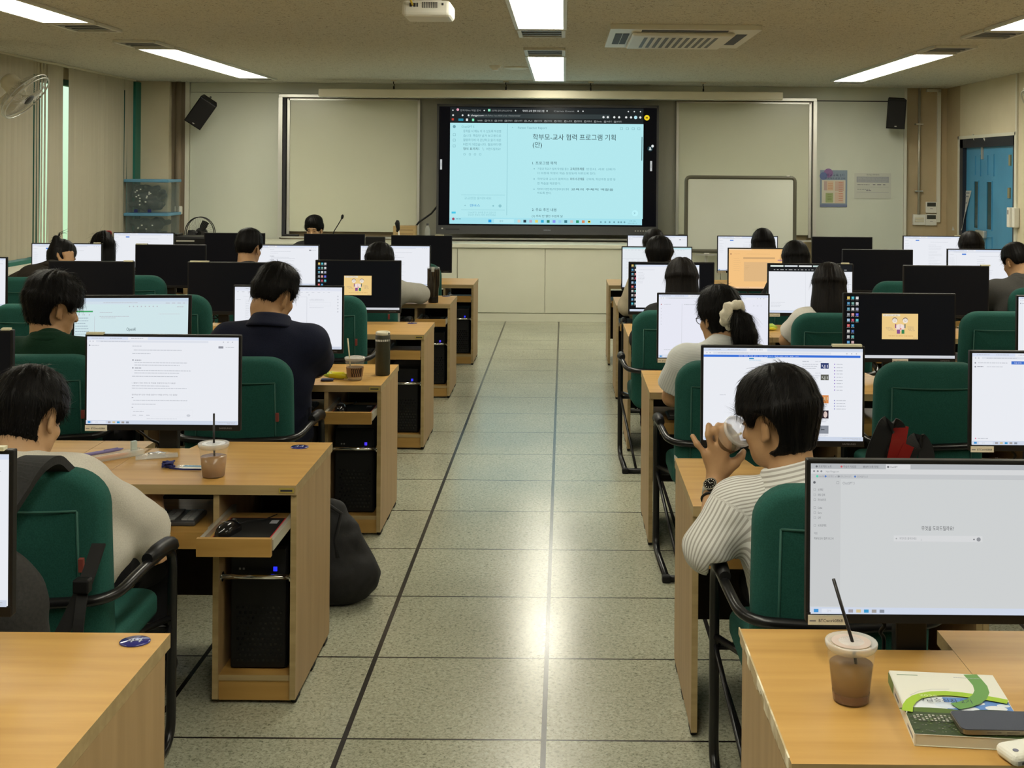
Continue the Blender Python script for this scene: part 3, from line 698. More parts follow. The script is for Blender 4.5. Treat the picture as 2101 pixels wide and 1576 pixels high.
# ---------------------------------------------------------------- mobile whiteboard
mw = thing('mobile_whiteboard', 'mobile whiteboard with olive grey frame standing right of the big display', 'whiteboard', (P(1519, 430, 13.2).x, 13.2, 0))
w, z0, z1 = .60, .83, 1.645
b = MB(); b.box(-w + .02, w - .02, -.008, .008, z0 + .02, z1 - .02, M['board_w']); b.build('board_surface', mw)
mwf = mat('olive_grey_frame', (.085, .08, .055), .45)
b = MB(); b.tube(fillet([(-w, 0, z0), (w, 0, z0), (w, 0, z1), (-w, 0, z1)], .05, closed=True), .021, mwf, 10, closed=True)
b.box(w - .09, w - .06, -.012, .012, z1 + .01, z1 + .028, M['white_pl']); b.build('board_frame', mw)
b = MB(); b.box(-.5, .5, -.10, -.02, z0 - .045, z0 - .03, M['alu']); b.build('pen_tray', mw)
for s_ in (-1, 1):
    b = MB(); x = s_ * .37
    b.tube([(x, .02, z0 - .02), (x, .02, .10)], .018, M['white_pl']); b.tube([(x, -.27, .07), (x, .02, .10), (x, .17, .07)], .016, M['white_pl'])
    b.box(x - .028, x + .028, -.03, .03, z0 - .05, z0 - .02, M['white_pl']); lg = b.build('leg', mw)
    for y in (-.27, .17):
        b = MB(); b.cyl((x, y, 0), .03, -.012, .012, M['rubber'], T=Matrix.Translation((x, y, .0305)) @ Matrix.Rotation(math.pi / 2, 4, 'Y') @ Matrix.Translation((-x, -y, 0)))
        b.tube([(x, y, .03), (x, y, .075)], .008, M['black']); b.build('caster', lg)
b = MB(); b.tube([(-.37, .02, .25), (.37, .02, .25)], .014, M['white_pl']); b.build('cross_bar', mw)

# ---------------------------------------------------------------- sheets and switches on the front wall
def sheet(name, label, px0, py0, px1, py1, Y, draw, cat='poster'):
    a, c = P(px0, py0, Y), P(px1, py1, Y)
    t = MB(); s = Scr(t, a.x - (a.x + c.x) / 2, (c.x - a.x) / 2, c.z - (a.z + c.z) / 2, (a.z - c.z) / 2, 0, M['print'])
    s.dy = .0004; draw(s); o = t.build(name, loc=((a.x + c.x) / 2, Y, (a.z + c.z) / 2), attr=True)
    return tag(o, label, cat)
def d1(s):
    s.rect(0, 0, 1, 1, (.20, .26, .33)); s.disc(.30, .08, .17, (.22, .12, .28)); s.disc(.12, .16, .14, (.10, .14, .30)); s.rect(0, .93, 1, 1, (.14, .17, .28))
    s.text(.22, .165, .085, '학교교육 2기', (.02, .03, .10), .66); s.text(.18, .24, .05, '프로젝트 운영 안내', (.02, .03, .10), .74)
    s.rect(.06, .27, .93, .90, (.55, .52, .42)); s.rect(.14, .30, .25, .55, (.45, .33, .30)); s.rect(.26, .30, .49, .55, (.60, .44, .30)); s.rect(.54, .30, .88, .57, (.50, .36, .29)); s.rect(.20, .62, .48, .88, (.30, .36, .16)); s.rect(.54, .60, .86, .89, (.56, .42, .32))
    for k in range(9): s.words(.68, .83, .33 + k * .06, .02, (.50, .16, .09), rn, (.03, .1))
    for k in range(4): s.words(.29, .46, .36 + k * .045, .015, (.5, .2, .1), rn, (.03, .1))
    for k in range(4): s.words(.27, .42, .66 + k * .045, .015, (.15, .2, .05), rn, (.03, .1))
sheet('wall_poster', 'small blue edged colour poster on the panel right of the whiteboards', 1683, 349, 1738, 425, 14.178, d1)
def d2(s):
    s.rect(0, 0, 1, 1, (.50, .51, .45)); s.text(.33, .09, .07, '전산실 안전관리', (.08, .08, .10), .34); s.rect(.06, .14, .94, .36, (.30, .31, .33))
    for k in range(4): s.words(.09, .9, .17 + k * .045, .02, (.42, .43, .43), rn, (.03, .12), .02)
    for v in (.36, .54, .74): s.rect(.06, v, .94, v + .01, (.30, .31, .33))
    for v in (.44, .62): s.words(.08, .42, v, .03, (.15, .15, .17), rn, (.03, .09), .015); 
    s.words(.50, .84, .43, .04, (.14, .14, .17), rn, (.05, .11), .05); s.words(.32, .46, .66, .04, (.16, .16, .2), rn, (.03, .1), .01)
sheet('wall_notice', 'white printed notice sheet with a table, right of the colour poster', 1753, 355, 1828, 408, 14.178, d2, 'notice')

cd = thing('conduit_pipe', 'thin grey conduit pipe running down the tan wall by the door', 'pipe', (XW(1886), 14.21, 0))
b = MB(); b.tube([(0, 0, ZW(1886, 440)), (0, 0, HC - .002)], .014, M['zinc']); b.build('pipe', cd)
for z in (ZW(1886, 255), ZW(1886, 392)):
    b = MB(); b.box(-.045, .045, -.018, .035, z - .008, z + .008, M['zinc']); b.build('clamp', cd)
def plate(name, label, cat, px0, py0, px1, py1, d, draw):
    a, c = P(px0, py0, 14.22), P(px1, py1, 14.22); t = thing(name, label, cat, ((a.x + c.x) / 2, 14.249, (a.z + c.z) / 2))
    w, h = (c.x - a.x) / 2, (a.z - c.z) / 2
    b = MB(); b.box(-w, w, -d, 0, -h, h, M['white_pl'], bev=.005); b.build('housing', t); draw(t, w, h, d); return t
def sw(t, w, h, d):
    b = MB()
    for v in (-.25, .25): b.box(-w * .7, w * .7, -d - .006, -d + .001, v * h - h * .18, v * h + h * .18, M['cream_pl'], bev=.002)
    b.build('rocker', t)
plate('light_switch', 'square cream light switch box at the bottom of the conduit pipe', 'switch', 1873, 440, 1899, 462, .04, sw)
def tm(t, w, h, d):
    b = MB(); b.box(-w * .8, w * .8, -d - .003, -d + .001, h * .15, h * .85, mat('lcd_dark', (.05, .05, .04), .25)); b.build('lcd', t)
    b = MB(); b.box(-w * .25, w * .25, -d - .003, -d + .001, -h * .3, -h * .22, M['ink_grey']); b.build('button', t)
plate('wall_controller', 'white air conditioner controller with dark display, upper of two', 'controller', 1900, 414, 1922, 437, .03, tm)
plate('wall_controller', 'white air conditioner controller with dark display, lower of two beside the switch', 'controller', 1899.5, 439.5, 1922, 463, .03, tm)
b = MB(); b.box(XW(1924), XW(1931), 14.22, 14.249, ZW(1928, 456), HC - .03, M['trim_w']); b.box(XW(1902), XW(1931), 14.22, 14.249, HC - .045, HC - .012, M['trim_w'])
tag(b.build('cable_trunking'), 'cream cable trunking beside the two wall controllers', 'trunking')

# ---------------------------------------------------------------- blue door in the right wall
TD = Matrix(((0, 1, 0, XR), (-1, 0, 0, DY1), (0, 0, 1, 0), (0, 0, 0, 1)))     # x: towards the viewer along the wall, y: into the wall
def DP(px, py):
    Y = 4.60 * FPX / (px - 1158.0 - 1.5); return DY1 - Y, P(px, py, Y).z
WD = DY1 - DY0
b = MB()
b.box(0, .10, .0, .14, 0, DH, M['door_frame'], T=TD); b.box(WD - .07, WD, .0, .14, 0, DH, M['door_frame'], T=TD); b.box(0, WD, 0, .14, DH - .10, DH, M['door_frame'], T=TD)
dr = struct('door_1', b)
b = MB(); b.box(.10, WD - .07, .045, .085, .01, DH - .10, M['door_blue'], T=TD); lf = b.build('door_leaf', dr)
for (a, c, e, f, sl) in ((423, 410, 482, 640, 0), (573, 402, 642, 640, 0), (413, 715, 460, 1275, 1), (566, 722, 622, 1295, 1), (566, 1385, 625, 1560, 0)):
    x0, z1 = DP(1930 + a / 5.84, 250 + c / 5.84); x1, z0 = DP(1930 + e / 5.84, 250 + f / 5.84)
    b = MB()
    for q in ((x0 - .012, x0, z0, z1), (x1, x1 + .012, z0, z1), (x0 - .012, x1 + .012, z0 - .012, z0), (x0 - .012, x1 + .012, z1, z1 + .012)): b.box(q[0], q[1], .036, .046, q[2], q[3], M['door_blue'], T=TD)
    if sl: b.box(x0, x1, .0435, .046, z0, z1, mat('dark_teal_glass', (.008, .05, .07), .15), T=TD)
    b.build('glazed_slot' if sl else 'moulded_panel', lf)
for a, c, e, f in ((192, 420, 232, 540), (188, 770, 226, 885), (832, 395, 852, 525), (822, 790, 846, 915)):
    x0, z1 = DP(1930 + a / 5.84, 250 + c / 5.84); x1, z0 = DP(1930 + e / 5.84, 250 + f / 5.84)
    b = MB(); b.box(x0, x1, .03, .05, z0, z1, mat('brass_plate', (.42, .38, .22), .4, .6), T=TD); b.build('hinge', dr)
x0, z1 = DP(1930 + 465 / 5.84, 250 + 1292 / 5.84); x1, z0 = DP(1930 + 568 / 5.84, 250 + 1400 / 5.84)
b = MB(); b.box(x0, x1, 0, .046, z0, z1, M['alu'], bev=.012, T=TD); b.box(x0 + .03, x1 - .12, -.012, .001, z0 + .025, z1 - .025, M['black'], bev=.006, T=TD); b.build('door_lock', lf)
x0, z1 = DP(1930 + 455 / 5.84, 250 + 205 / 5.84); x1, z0 = DP(1930 + 575 / 5.84, 250 + 250 / 5.84)
b = MB(); b.box(x0, x1, .02, .046, z0 - .02, z0 + .03, M['black'], T=TD); b.box(x0 + .12, x0 + .17, .03, .046, z0 - .18, z0 - .02, M['alu'], T=TD)
b.tube([TD @ Vector((x0, .02, z0)), TD @ Vector((x0 - .03, 0, z0 + .06)), TD @ Vector((x0 - .02, -.01, z0 + .10))], .01, M['alu']); b.tube([TD @ Vector((x1, .02, z0)), TD @ Vector((x1 + .01, -.01, z0 + .05))], .01, M['alu']); b.build('door_closer', lf)
b = MB()
for q in ((-.035, 0, 0, DH + .035), (WD, WD + .04, 0, DH + .035), (-.035, WD + .04, DH, DH + .035)): b.box(q[0], q[1], -.014, -.001, q[2], q[3], M['trim_w'], T=TD)
b.box(WD + .045, WD + .075, -.02, -.001, 0, HC, M['trim_w'], T=TD); struct('trim_9', b)
# curled paper on the door
b = MB(); vs = []; n = 12
for j in range(n + 1):
    y = 825 + (1300 - 825) * j / n; cx = 320 - 62 * math.sin(math.pi * .5 * min(1, j / n * 1.15)) * (1 if j < 10 else .96); 
    for i in range(7):
        x, z = DP(1930 + (cx - 60 + 120 * i / 6) / 5.84, 250 + y / 5.84)
        vs.append(TD @ Vector((x, .040 - .05 * (j / n) ** 2 * (.4 + abs(i - 3) / 5), z)))
b.add(vs, [(j * 7 + i, j * 7 + i + 1, (j + 1) * 7 + i + 1, (j + 1) * 7 + i) for j in range(n) for i in range(6)], M['print'], True, (.50, .52, .50))
for j, (i0, i1) in ((0, (1, 5)), (3, (0, 5)), (6, (0, 6)), (8, (1, 4)), (4, (2, 4)), (1, (3, 5)), (10, (2, 5))):
    k = j * 7; q = [vs[k + i0] , vs[k + i1], vs[k + i1] + Vector((0, 0, -.014)), vs[k + i0] + Vector((0, 0, -.014))]
    b.add([p + Vector((-.004, 0, -.02)) for p in q], [(0, 1, 2, 3)], M['print'], False, (.16, .18, .22))
tag(b.build('door_notice', attr=True), 'curled white notice strip taped to the blue door', 'notice')
b = MB(); q = DP(2068, 428); q2 = DP(2086, 456)
ts = thing('wall_thermostat', 'small white thermostat box beside the blue door frame', 'thermostat', (XR, DY0 - .05, 1.27))
b.box(-.06, -.002, -.08, .05, -.10, .10, M['white_pl'], bev=.008); b.build('housing', ts)
b = MB(); b.box(-.085, -.058, -.02, .05, -.10, .10, M['white_pl'], bev=.005); b.box(-.087, -.0845, .0, .03, .03, .075, M['ink_grey']); b.build('display', ts)
# ---------------------------------------------------------------- computer desks
HD, DD = 0.705, 0.60                                    # desk height and depth
ROWL = {'A': 1.99, 'B': 3.80, 'C': 5.56, 'D': 7.27, 'E': 8.92, 'F': 10.43}
ROWR = {'A': 2.04, 'B': 3.60, 'C': 5.44, 'D': 7.27, 'E': 8.92, 'F': 10.47}
ORD = {'A': 'sixth', 'B': 'fifth', 'C': 'fourth', 'D': 'third', 'E': 'second', 'F': 'front'}
NTH = ['at the aisle', 'second from the aisle', 'third from the aisle', 'fourth from the aisle']

def make_desk(W, nx0, nx1, seam_left, label):
    t = thing('computer_desk', label, 'desk', (0, 0, 0), 0, 'computer desks in rows')
    z0, z1 = HD - .031, HD
    if seam_left:
        p1 = [(0, 0), (nx0 - .0006, 0), (nx0 - .0006, DD), (0, DD)]
        p2 = [(nx0 + .0006, 0), (W, 0), (W, DD), (nx1 + .022, DD), (nx1, DD - .11), (nx0 + .0006, DD - .11)]
    else:
        p1 = [(0, 0), (nx1 - .0006, 0), (nx1 - .0006, DD - .11), (nx0, DD - .11), (nx0 - .022, DD), (0, DD)]
        p2 = [(nx1 + .0006, 0), (W, 0), (W, DD), (nx1 + .0006, DD)]
    for p in (p1, p2):
        b = MB(); b.prism(p, z0, z1, M['wood_top'], M['wood_edge']); b.build('desktop', t)
    zt = z0 - .0005
    for x in (0.0, W - .018):
        b = MB(); b.box(x, x + .018, .012, DD - .035, .018, zt, M['wood_side'])
        b.box(x - .0004, x + .0184, .0105, .0125, .018, zt, M['wood_edge']); sp = b.build('side_panel', t)
        b = MB()
        for y in (.06, .30, DD - .09): b.box(x + .0002, x + .0178, y - .03, y + .03, 0, .0178, M['rubber'], bev=.004)
        b.build('foot', sp)
    xp = W - .265
    b = MB(); b.box(xp, xp + .018, .012, DD - .06, .018, zt, M['wood_side']); b.box(xp - .0004, xp + .0184, .0105, .0125, .018, zt, M['wood_edge']); b.build('partition', t)
    b = MB(); b.box(.018, xp, DD - .055, DD - .037, .16, HD - .10, M['dark_panel']); b.box(xp + .018, W - .018, DD - .055, DD - .037, .08, HD - .08, M['dark_panel']); b.build('modesty_panel', t)
    b = MB(); b.box(xp + .018, W - .018, .02, DD - .06, .075, .093, M['wood_front']); b.box(xp + .018, W - .018, .019, .0205, .075, .093, M['wood_edge']); b.build('bottom_shelf', t)
    b = MB(); b.box(xp + .018, W - .018, .022, .036, .012, .074, M['wood_front']); b.build('kick_board', t)
    b = MB(); b.tube([(xp + .0185, .035, .402), (W - .0185, .035, .402)], .0085, M['chrome'], 12)
    for x in (xp + .0185, W - .0245): b.cyl((x, 0, 0), .016, 0, .006, M['chrome'], 14, T=Matrix.Translation((x, .035, .402)) @ Matrix.Rotation(math.pi / 2, 4, 'Y') @ Matrix.Translation((-x, 0, 0)))
    b.build('chrome_bar', t)
    # keyboard tray
    b = MB(); b.box(.03, xp - .012, .035, .40, .548, .562, M['wood_front']); kt = b.build('keyboard_tray', t)
    b = MB(); b.box(.028, xp - .010, .014, .034, .512, .564, M['wood_front']); b.build('tray_front', kt)
    b = MB()
    for x in (.0185, xp - .012): b.box(x, x + .011, .04, .44, .545, .572, M['zinc'])
    b.build('slide_rail', kt)
    # mouse drawer
    b = MB(); b.box(xp + .032, W - .032, .02, .36, .570, .582, M['wood_front']); md = b.build('mouse_drawer', t)
    b = MB(); b.box(xp + .020, W - .022, .002, .019, .552, .606, M['wood_front']); b.build('drawer_front', md)
    for x in (xp + .0185, W - .032):
        b = MB(); b.box(x, x + .013, .022, .40, .566, .598, M['zinc']); b.build('slide_rail', md)
    return t

deskL0 = make_desk(.838, .185, .345, True, '')
deskR0 = make_desk(.878, .265, .435, False, '')
DESK = {}
def desk_xl(side, k): return -.845 - .84 * (k + 1) + .001 if side == 'L' else .395 + .88 * k + .001
def front(side, row): return (ROWL if side == 'L' else ROWR)[row]
used = {'L': False, 'R': False}
for side, plan in (('L', {'A': 2, 'B': 3, 'C': 4, 'D': 4, 'E': 4, 'F': 4}), ('R', {'A': 2, 'B': 3, 'C': 4, 'D': 4, 'E': 4, 'F': 4})):
    for row, n in plan.items():
        for k in range(n):
            blk = 'window-side' if side == 'L' else 'door-side'
            lab = f'beige laminate computer desk, {ORD[row]} row of the {blk} block, {NTH[k]}'
            pr = deskL0 if side == 'L' else deskR0
            x = desk_xl(side, k) + (.06 if (side, row) == ('L', 'F') else 0)
            if not used[side]: d = pr; used[side] = True; d.location = (x, front(side, row), 0); d['label'] = lab
            else: d = dup(pr, (x, front(side, row), 0), label=lab)
            DESK[side, row, k] = d
def openit(side, row, k, dm=0.0, kb=0.0):
    d = DESK[side, row, k]
    c = child(d, 'mouse_drawer'); c.location.y -= dm
    c = child(d, 'keyboard_tray'); c.location.y -= kb
openit('L', 'B', 0, .235, .05); openit('L', 'C', 0, .138, .0); openit('L', 'E', 0, .12, 0)
openit('L', 'A', 0, .0, .0); 
# small brass maker plates on the front edge
for row in ('B', 'C', 'D'):
    b = MB(); b.box(-.024, .024, -.0015, .0, -.008, .008, mat('brass_label', (.50, .40, .10), .35, .5)); b.box(-.019, .019, -.002, -.001, -.003, .003, M['ink'])
    o = b.build('maker_plate', DESK['L', row, 0], loc=(.838 - .03, -.0006, HD - .016))
b = MB(); rn = random.Random(5)                               # chipped pale edge of the nearest door-side desk
for k in range(14):
    y = .02 + k * .042; b.box(-.0022, .001, y, y + .042, HD - .004 - rn.uniform(.006, .026), HD + .0006, M['wood_pale'])
b.build('chipped_edge', DESK['R', 'A', 0])

# ---------------------------------------------------------------- blue number badges
def badge(num, x, y, label, rz=0.0, sc=1.0):
    b = MB(); b.lathe([(.032 * sc, 0), (.0325 * sc, .002), (.030 * sc, .0036), (.001, .0042)], M['blue_badge'], 28, T=Matrix.Diagonal((1, .88, 1, 1)))
    put_text(b, num, 0, 0, .034 * sc, 0, M['silver_ink'], None, None, 'c', T=Matrix.Translation((0, -.012 * sc, .0046)) @ Matrix.Rotation(-math.pi / 2, 4, 'X'))
    o = b.build('number_badge', loc=(x, y, HD + .0003)); o.rotation_euler = (0, 0, rz); return tag(o, label, 'badge', 'blue number badges')
badge('44', -.905, 2.54, 'deep blue oval badge numbered 44 on the nearest window-side desk', .05)
badge('34', -.949, 4.319, 'deep blue oval badge behind the iced coffee on the fifth-row desk')
badge('14', -.985, 7.80, 'deep blue oval badge on the third-row desk beside the aisle', .1)
badge('9', -.93, 9.47, 'deep blue oval badge behind the steel tumbler on the second-row desk', .2)

# ---------------------------------------------------------------- computers inside the aisle pedestals
def make_tower():
    t = thing('computer_tower', '', 'computer', group='computer towers in the pedestals')
    b = MB(); b.box(-.093, .093, 0, .40, 0, .395, M['black_matte'], bev=.006); b.build('case', t)
    b = MB(); b.box(-.090, .090, -.012, .001, .004, .392, M['black'], bev=.005)
    for i in range(11):
        for j in range(9):
            x, z = -.066 + j * .0165 + (i % 2) * .008, .03 + i * .017; b.box(x - .004, x + .004, -.0135, -.0118, z - .004, z + .004, M['black_gloss'])
    b.build('front_bezel', t)
    b = MB(); b.box(.048, .060, -.0145, -.0118, .318, .332, M['led']); b.box(.044, .062, -.0142, -.0118, .30, .302, M['led']); b.build('power_light', t)
    b = MB()
    for x in (-.06, -.048): b.box(x - .003, x + .003, -.0145, -.0118, .322, .328, M['grey_pl'])
    b.build('port', t)
    return t
tw0 = make_tower()
for i, row in enumerate('BCDEF'):
    x = desk_xl('L', 0) + .838 - .018 - .1145 + (.06 if row == 'F' else 0)
    lab = f'black computer tower with blue light in the {ORD[row]}-row pedestal by the aisle'
    loc = (x, front('L', row) + .075, .0935)
    if i == 0: tw0.location = loc; tw0['label'] = lab
    else:
        o = dup(tw0, loc, label=lab)
        if row in 'CE': child(o, 'power_light').data = child(o, 'power_light').data.copy(); child(o, 'power_light').data.materials[0] = M['led_p']

# mouse pads, mice and keyboards
def make_mouse():
    t = thing('computer_mouse', '', 'mouse', group='computer mice')
    b = MB(); vs = []; n, m_ = 12, 16
    for i in range(n + 1):
        u = -1 + 2 * i / n; w = .031 * math.sqrt(max(0, 1 - abs(u) ** 2.6)) * (1 - .12 * math.cos(u * 2)); h = .037 * math.sqrt(max(0, 1 - abs(u * .98 + .08) ** 2.4)) if abs(u * .98 + .08) < 1 else 0
        for k in range(m_ + 1):
            a = math.pi * k / m_; vs.append((w * math.cos(a), u * .058, max(.0, h * math.sin(a) ** .8)))
    b.add(vs, [(i * (m_ + 1) + k, (i + 1) * (m_ + 1) + k, (i + 1) * (m_ + 1) + k + 1, i * (m_ + 1) + k + 1) for i in range(n) for k in range(m_)], M['black_gloss'], True); b.build('shell', t)
    b = MB(); b.cyl((0, 0, 0), .009, -.004, .004, M['dkgrey_pl'], 14, T=Matrix.Translation((0, .034, .026)) @ Matrix.Rotation(math.pi / 2, 4, 'Y')); b.build('wheel', t)
    b = MB(); put_text(b, 'ABKO', 0, 0, .012, 0, M['silver_ink'], None, None, 'c', T=Matrix.Translation((0, -.022, .0385)) @ Matrix.Rotation(-math.pi / 2 - .05, 4, 'X')); b.build('logo', t)
    b = MB(); b.tube([(0, .056, .01), (.01, .10, .008), (.05, .14, .006), (.06, .2, .006)], .0018, M['black'], 6); b.build('cable', t)
    return t
ms0 = make_mouse()
red = mat('red_pad_edge', (.42, .02, .03), .6)
for i, (row, dm) in enumerate((('B', .235), ('C', .138), ('E', .12))):
    x = desk_xl('L', 0) + .838 - .1325; y = front('L', row) - dm
    b = MB(); b.box(-.086, .086, 0, .26, 0, .003, M['rubber']); b.box(-.090, .090, -.004, .264, 0, .0022, red)
    for q in ((.055, .075, .02, .05), (.05, .074, .20, .235)): b.box(q[0], q[1], q[2], q[3], .003, .0034, M['ink_grey'])
    o = b.build('mouse_pad', loc=(x, y + .03, .5823)); tag(o, f'black mouse pad with red edge in the open {ORD[row]}-row drawer', 'mouse pad', 'mouse pads')
    lab = f'black computer mouse on the red edged pad of the {ORD[row]}-row drawer'; loc = (x - .052, y + .13, .5858)
    if i == 0: ms0.location = loc; ms0['label'] = lab; ms0.rotation_euler = (0, 0, -.25)
    else: dup(ms0, loc, rz=.1 * i, label=lab)

def make_keyboard():
    t = thing('keyboard', '', 'keyboard', group='keyboards on the trays')
    b = MB(); b.box(-.215, .215, -.068, .068, 0, .016, M['dkgrey_pl'], bev=.005); b.build('base', t)
    b = MB()
    for r_ in range(5):
        for c in range(20):
            if c in (14, 17) : continue
            x = -.203 + c * .0206; yy = -.054 + r_ * .0232
            b.box(x, x + .0182, yy, yy + .0198, .0155, .0205, M['keycap'])
    k = b.build('keys', t); tag(k, kind='stuff')
    return t
kb0 = make_keyboard(); first = True
for side, row, k, dy, dx in (('L', 'B', 0, -.02, .005), ('L', 'C', 0, .06, 0), ('L', 'E', 0, .06, .02), ('L', 'D', 0, .09, 0), ('R', 'C', 0, .03, 0), ('R', 'D', 1, .06, 0)):
    d = DESK[side, row, k]; x = d.location.x + (.287 if side == 'L' else .305) + dx; y = d.location.y + .12 + dy
    lab = f'grey keyboard on the pull-out tray of the {ORD[row]}-row {"window" if side == "L" else "door"}-side desk'
    if first: kb0.location = (x, y, .5625); kb0['label'] = lab; first = False
    else: dup(kb0, (x, y, .5625), label=lab)

# ---------------------------------------------------------------- chairs
def rrect(w, z0, z1, r_top, r_bot, n=8):
    pts = []
    for cx, cz, r, a0 in ((w - r_top, z1 - r_top, r_top, 0), (-w + r_top, z1 - r_top, r_top, 90), (-w + r_bot, z0 + r_bot, r_bot, 180), (w - r_bot, z0 + r_bot, r_bot, 270)):
        for k in range(n + 1): a = R(a0 + 90 * k / n); pts.append((cx + r * math.cos(a), cz + r * math.sin(a)))
    return pts
def pillow(mb, w, z0, z1, rt, rb, y0, y1, e, m, bend=0.0, T=None, puff=0.0):
    """upright rounded slab, rounded edges of radius e, slightly dished"""
    loops = []
    for i in range(6):
        a = math.pi / 2 * i / 5; loops.append((e * (1 - math.sin(a)), y0 + e * (1 - math.cos(a))))
    for i in range(6):
        a = math.pi / 2 * i / 5; loops.append((e * (1 - math.cos(a)), y1 - e * (1 - math.sin(a))))
    loops = [(w * .55, y0 - puff)] + [(w * .25, y0 - puff * .7)] + loops + [(w * .25, y1 + puff * .7), (w * .55, y1 + puff)]
    vs = []; n = None
    for ins, y in loops:
        hz = (z1 - z0) / 2; ins_z = min(ins, hz * .9)
        pts = rrect(max(.004, w - ins), z0 + ins_z, z1 - ins_z, max(.003, min(rt, w) - ins * .8), max(.003, rb - ins * .8))
        n = len(pts)
        for x, z in pts:
            p = Vector((x, y + bend * (x / w) ** 2, z)); vs.append(T @ p if T else p)
    k = len(loops)
    fs = [(i * n + (j + 1) % n, i * n + j, (i + 1) * n + j, (i + 1) * n + (j + 1) % n) for i in range(k - 1) for j in range(n)]
    fs += [tuple(reversed(range(n)))[::-1], tuple(range((k - 1) * n, k * n))[::-1]]
    mb.add(vs, fs, m, True)
def make_chair():
    t = thing('office_chair', '', 'chair', group='green office chairs')
    TB = Matrix.Translation((0, -.175, 0)) @ Matrix.Rotation(R(5), 4, 'X')
    b = MB(); pillow(b, .228, .36, .925, .105, .06, -.035, .04, .026, M['green'], .028, TB); bk = b.build('backrest', t)
    b = MB(); pillow(b, .165, .38, .825, .012, .03, -.047, -.02, .008, M['green_deep'], .014, TB, puff=.004); bp = b.build('back_panel', bk)
    b = MB()
    pts = [(-.166, .39), (-.166, .826), (.166, .826), (.166, .39)]
    b.tube([TB @ Vector((x, -.046 + .014 * (x / .165) ** 2, z)) for x, z in pts[:2]], .0035, M['piping'], 6); b.tube([TB @ Vector((x, -.046 + .014 * (x / .165) ** 2, .826)) for x in [-.166 + .332 * i / 8 for i in range(9)]], .0035, M['piping'], 6)
    b.tube([TB @ Vector((x, -.046 + .014 * (x / .165) ** 2, z)) for x, z in pts[2:]], .0035, M['piping'], 6); b.build('piping', bk)
    b = MB(); b.box(.169, .181, -.040, -.028, .665, .70, M['tag_red'], T=TB); b.build('side_tag', bk)
    b = MB(); TS = Matrix.Translation((0, 0, .425)) @ Matrix.Rotation(math.pi / 2, 4, 'X')
    pillow(b, .235, -.19, .19, .06, .06, -.038, .038, .024, M['green'], 0, TS, puff=.003); b.build('seat', t)
    r = .0145
    path = []
    half = fillet([(-.26, -.25, .0155), (-.275, .15, .0155), (-.275, .155, .60), (-.275, -.10, .612), (-.255, -.265, .585), (0, -.292, .578)], .075, 6)
    other = [Vector((-p.x, p.y, p.z)) for p in reversed(half)][1:]
    b = MB(); b.tube(half + other, r, M['black_tube'], 10); fr = b.build('frame', t)
    b = MB(); b.tube([(-.262, -.25, .0155), (.262, -.25, .0155)], r, M['black_tube'], 10); b.build('floor_bar', fr)
    b = MB(); b.tube([(-.275, .154, .355), (.275, .154, .355)], .011, M['black_tube'], 8); b.tube([(-.275, .154, .385), (-.20, -.02, .39), (-.12, -.20, .40)], .010, M['black_tube'], 8); b.tube([(.275, .154, .385), (.20, -.02, .39), (.12, -.20, .40)], .010, M['black_tube'], 8); b.build('seat_support', fr)
    for s_ in (-1, 1):
        b = MB(); b.tube([(s_ * .275, .155, .37), (s_ * .20, -.24, .02)], .0075, M['black_tube'], 8); b.build('brace', fr)
        b = MB(); pts = [Vector((s_ * .275, .165, .592)), Vector((s_ * .275, .12, .613)), Vector((s_ * .275, .05, .622)), Vector((s_ * .274, -.06, .625))]
        b.tube(fillet(pts, .03), [.016] + [.022] * (len(fillet(pts, .03)) - 2) + [.016], M['black'], 10); b.build('armrest', t)
        b = MB(); b.box(s_ * .262 - .018, s_ * .262 + .018, -.268, -.232, 0, .03, M['rubber'], bev=.006); b.build('end_cap', fr)
    return t
ch0 = make_chair(); CH = {}
def chair(key, x, yback, label, rz=0.0, sz=1.0):
    global ch0
    loc = (x, yback + .29, 0)
    if not CH: o = ch0; o.location = loc; o.rotation_euler = (0, 0, rz); o['label'] = label
    else: o = dup(ch0, loc, rz=rz, label=label)
    o.scale = (1, 1, sz); CH[key] = o
chair('LB1', -1.425, 3.09, 'green chair holding the seated person in the cream T-shirt')
chair('LC1', -1.362, 4.95, 'green chair holding the large person in the navy shirt')
chair('LC2', -2.20, 4.97, 'green chair holding the seated person in the dark green sweater', .06)
chair('LD1', -1.365, 6.80, 'empty green chair in front of the black desktop screen with a yellow picture', .03, 1.065)
chair('LD2', -2.245, 6.80, 'empty green chair of the third row, second from the aisle by the windows', -.02, 1.065)
chair('LD3', -3.06, 6.80, 'empty green chair of the third row, behind the person in green', .03)
chair('LE1', -1.395, 8.34, 'green chair holding the seated person in the grey hoodie')
chair('LE2', -2.26, 8.45, 'green chair holding the short haired person of the second window-side row')
chair('LE3', -3.06, 8.45, 'empty green chair of the second row between dark monitors', 0, 1.02)
chair('LE4', -3.84, 8.44, 'green chair holding the person in the dark jacket by the windows')
chair('LF4', -3.91, 9.92, 'green chair holding the person with a red hair tie', .05)
chair('LF1', -1.25, 9.93, 'empty green chair behind the steel tumbler in the front row')
chair('RB1', .715, 2.98, 'green chair holding the drinking person in the striped shirt')
chair('RC1', .70, 4.94, 'green chair holding the person with the white hair scrunchie')
chair('RC2', 1.545, 4.95, 'empty green chair with a black and red bag hanging on it', -.03)
chair('RD1', .62, 6.72, 'green chair holding the person with long hair and a parting')
chair('RD2', 1.515, 6.66, 'green chair holding the long haired person in the white top')
chair('RD3', 2.50, 6.80, 'empty green chair of the third door-side row, third from the aisle', .03)
chair('RE1', .72, 8.40, 'green chair holding the bobbed person of the second door-side row')
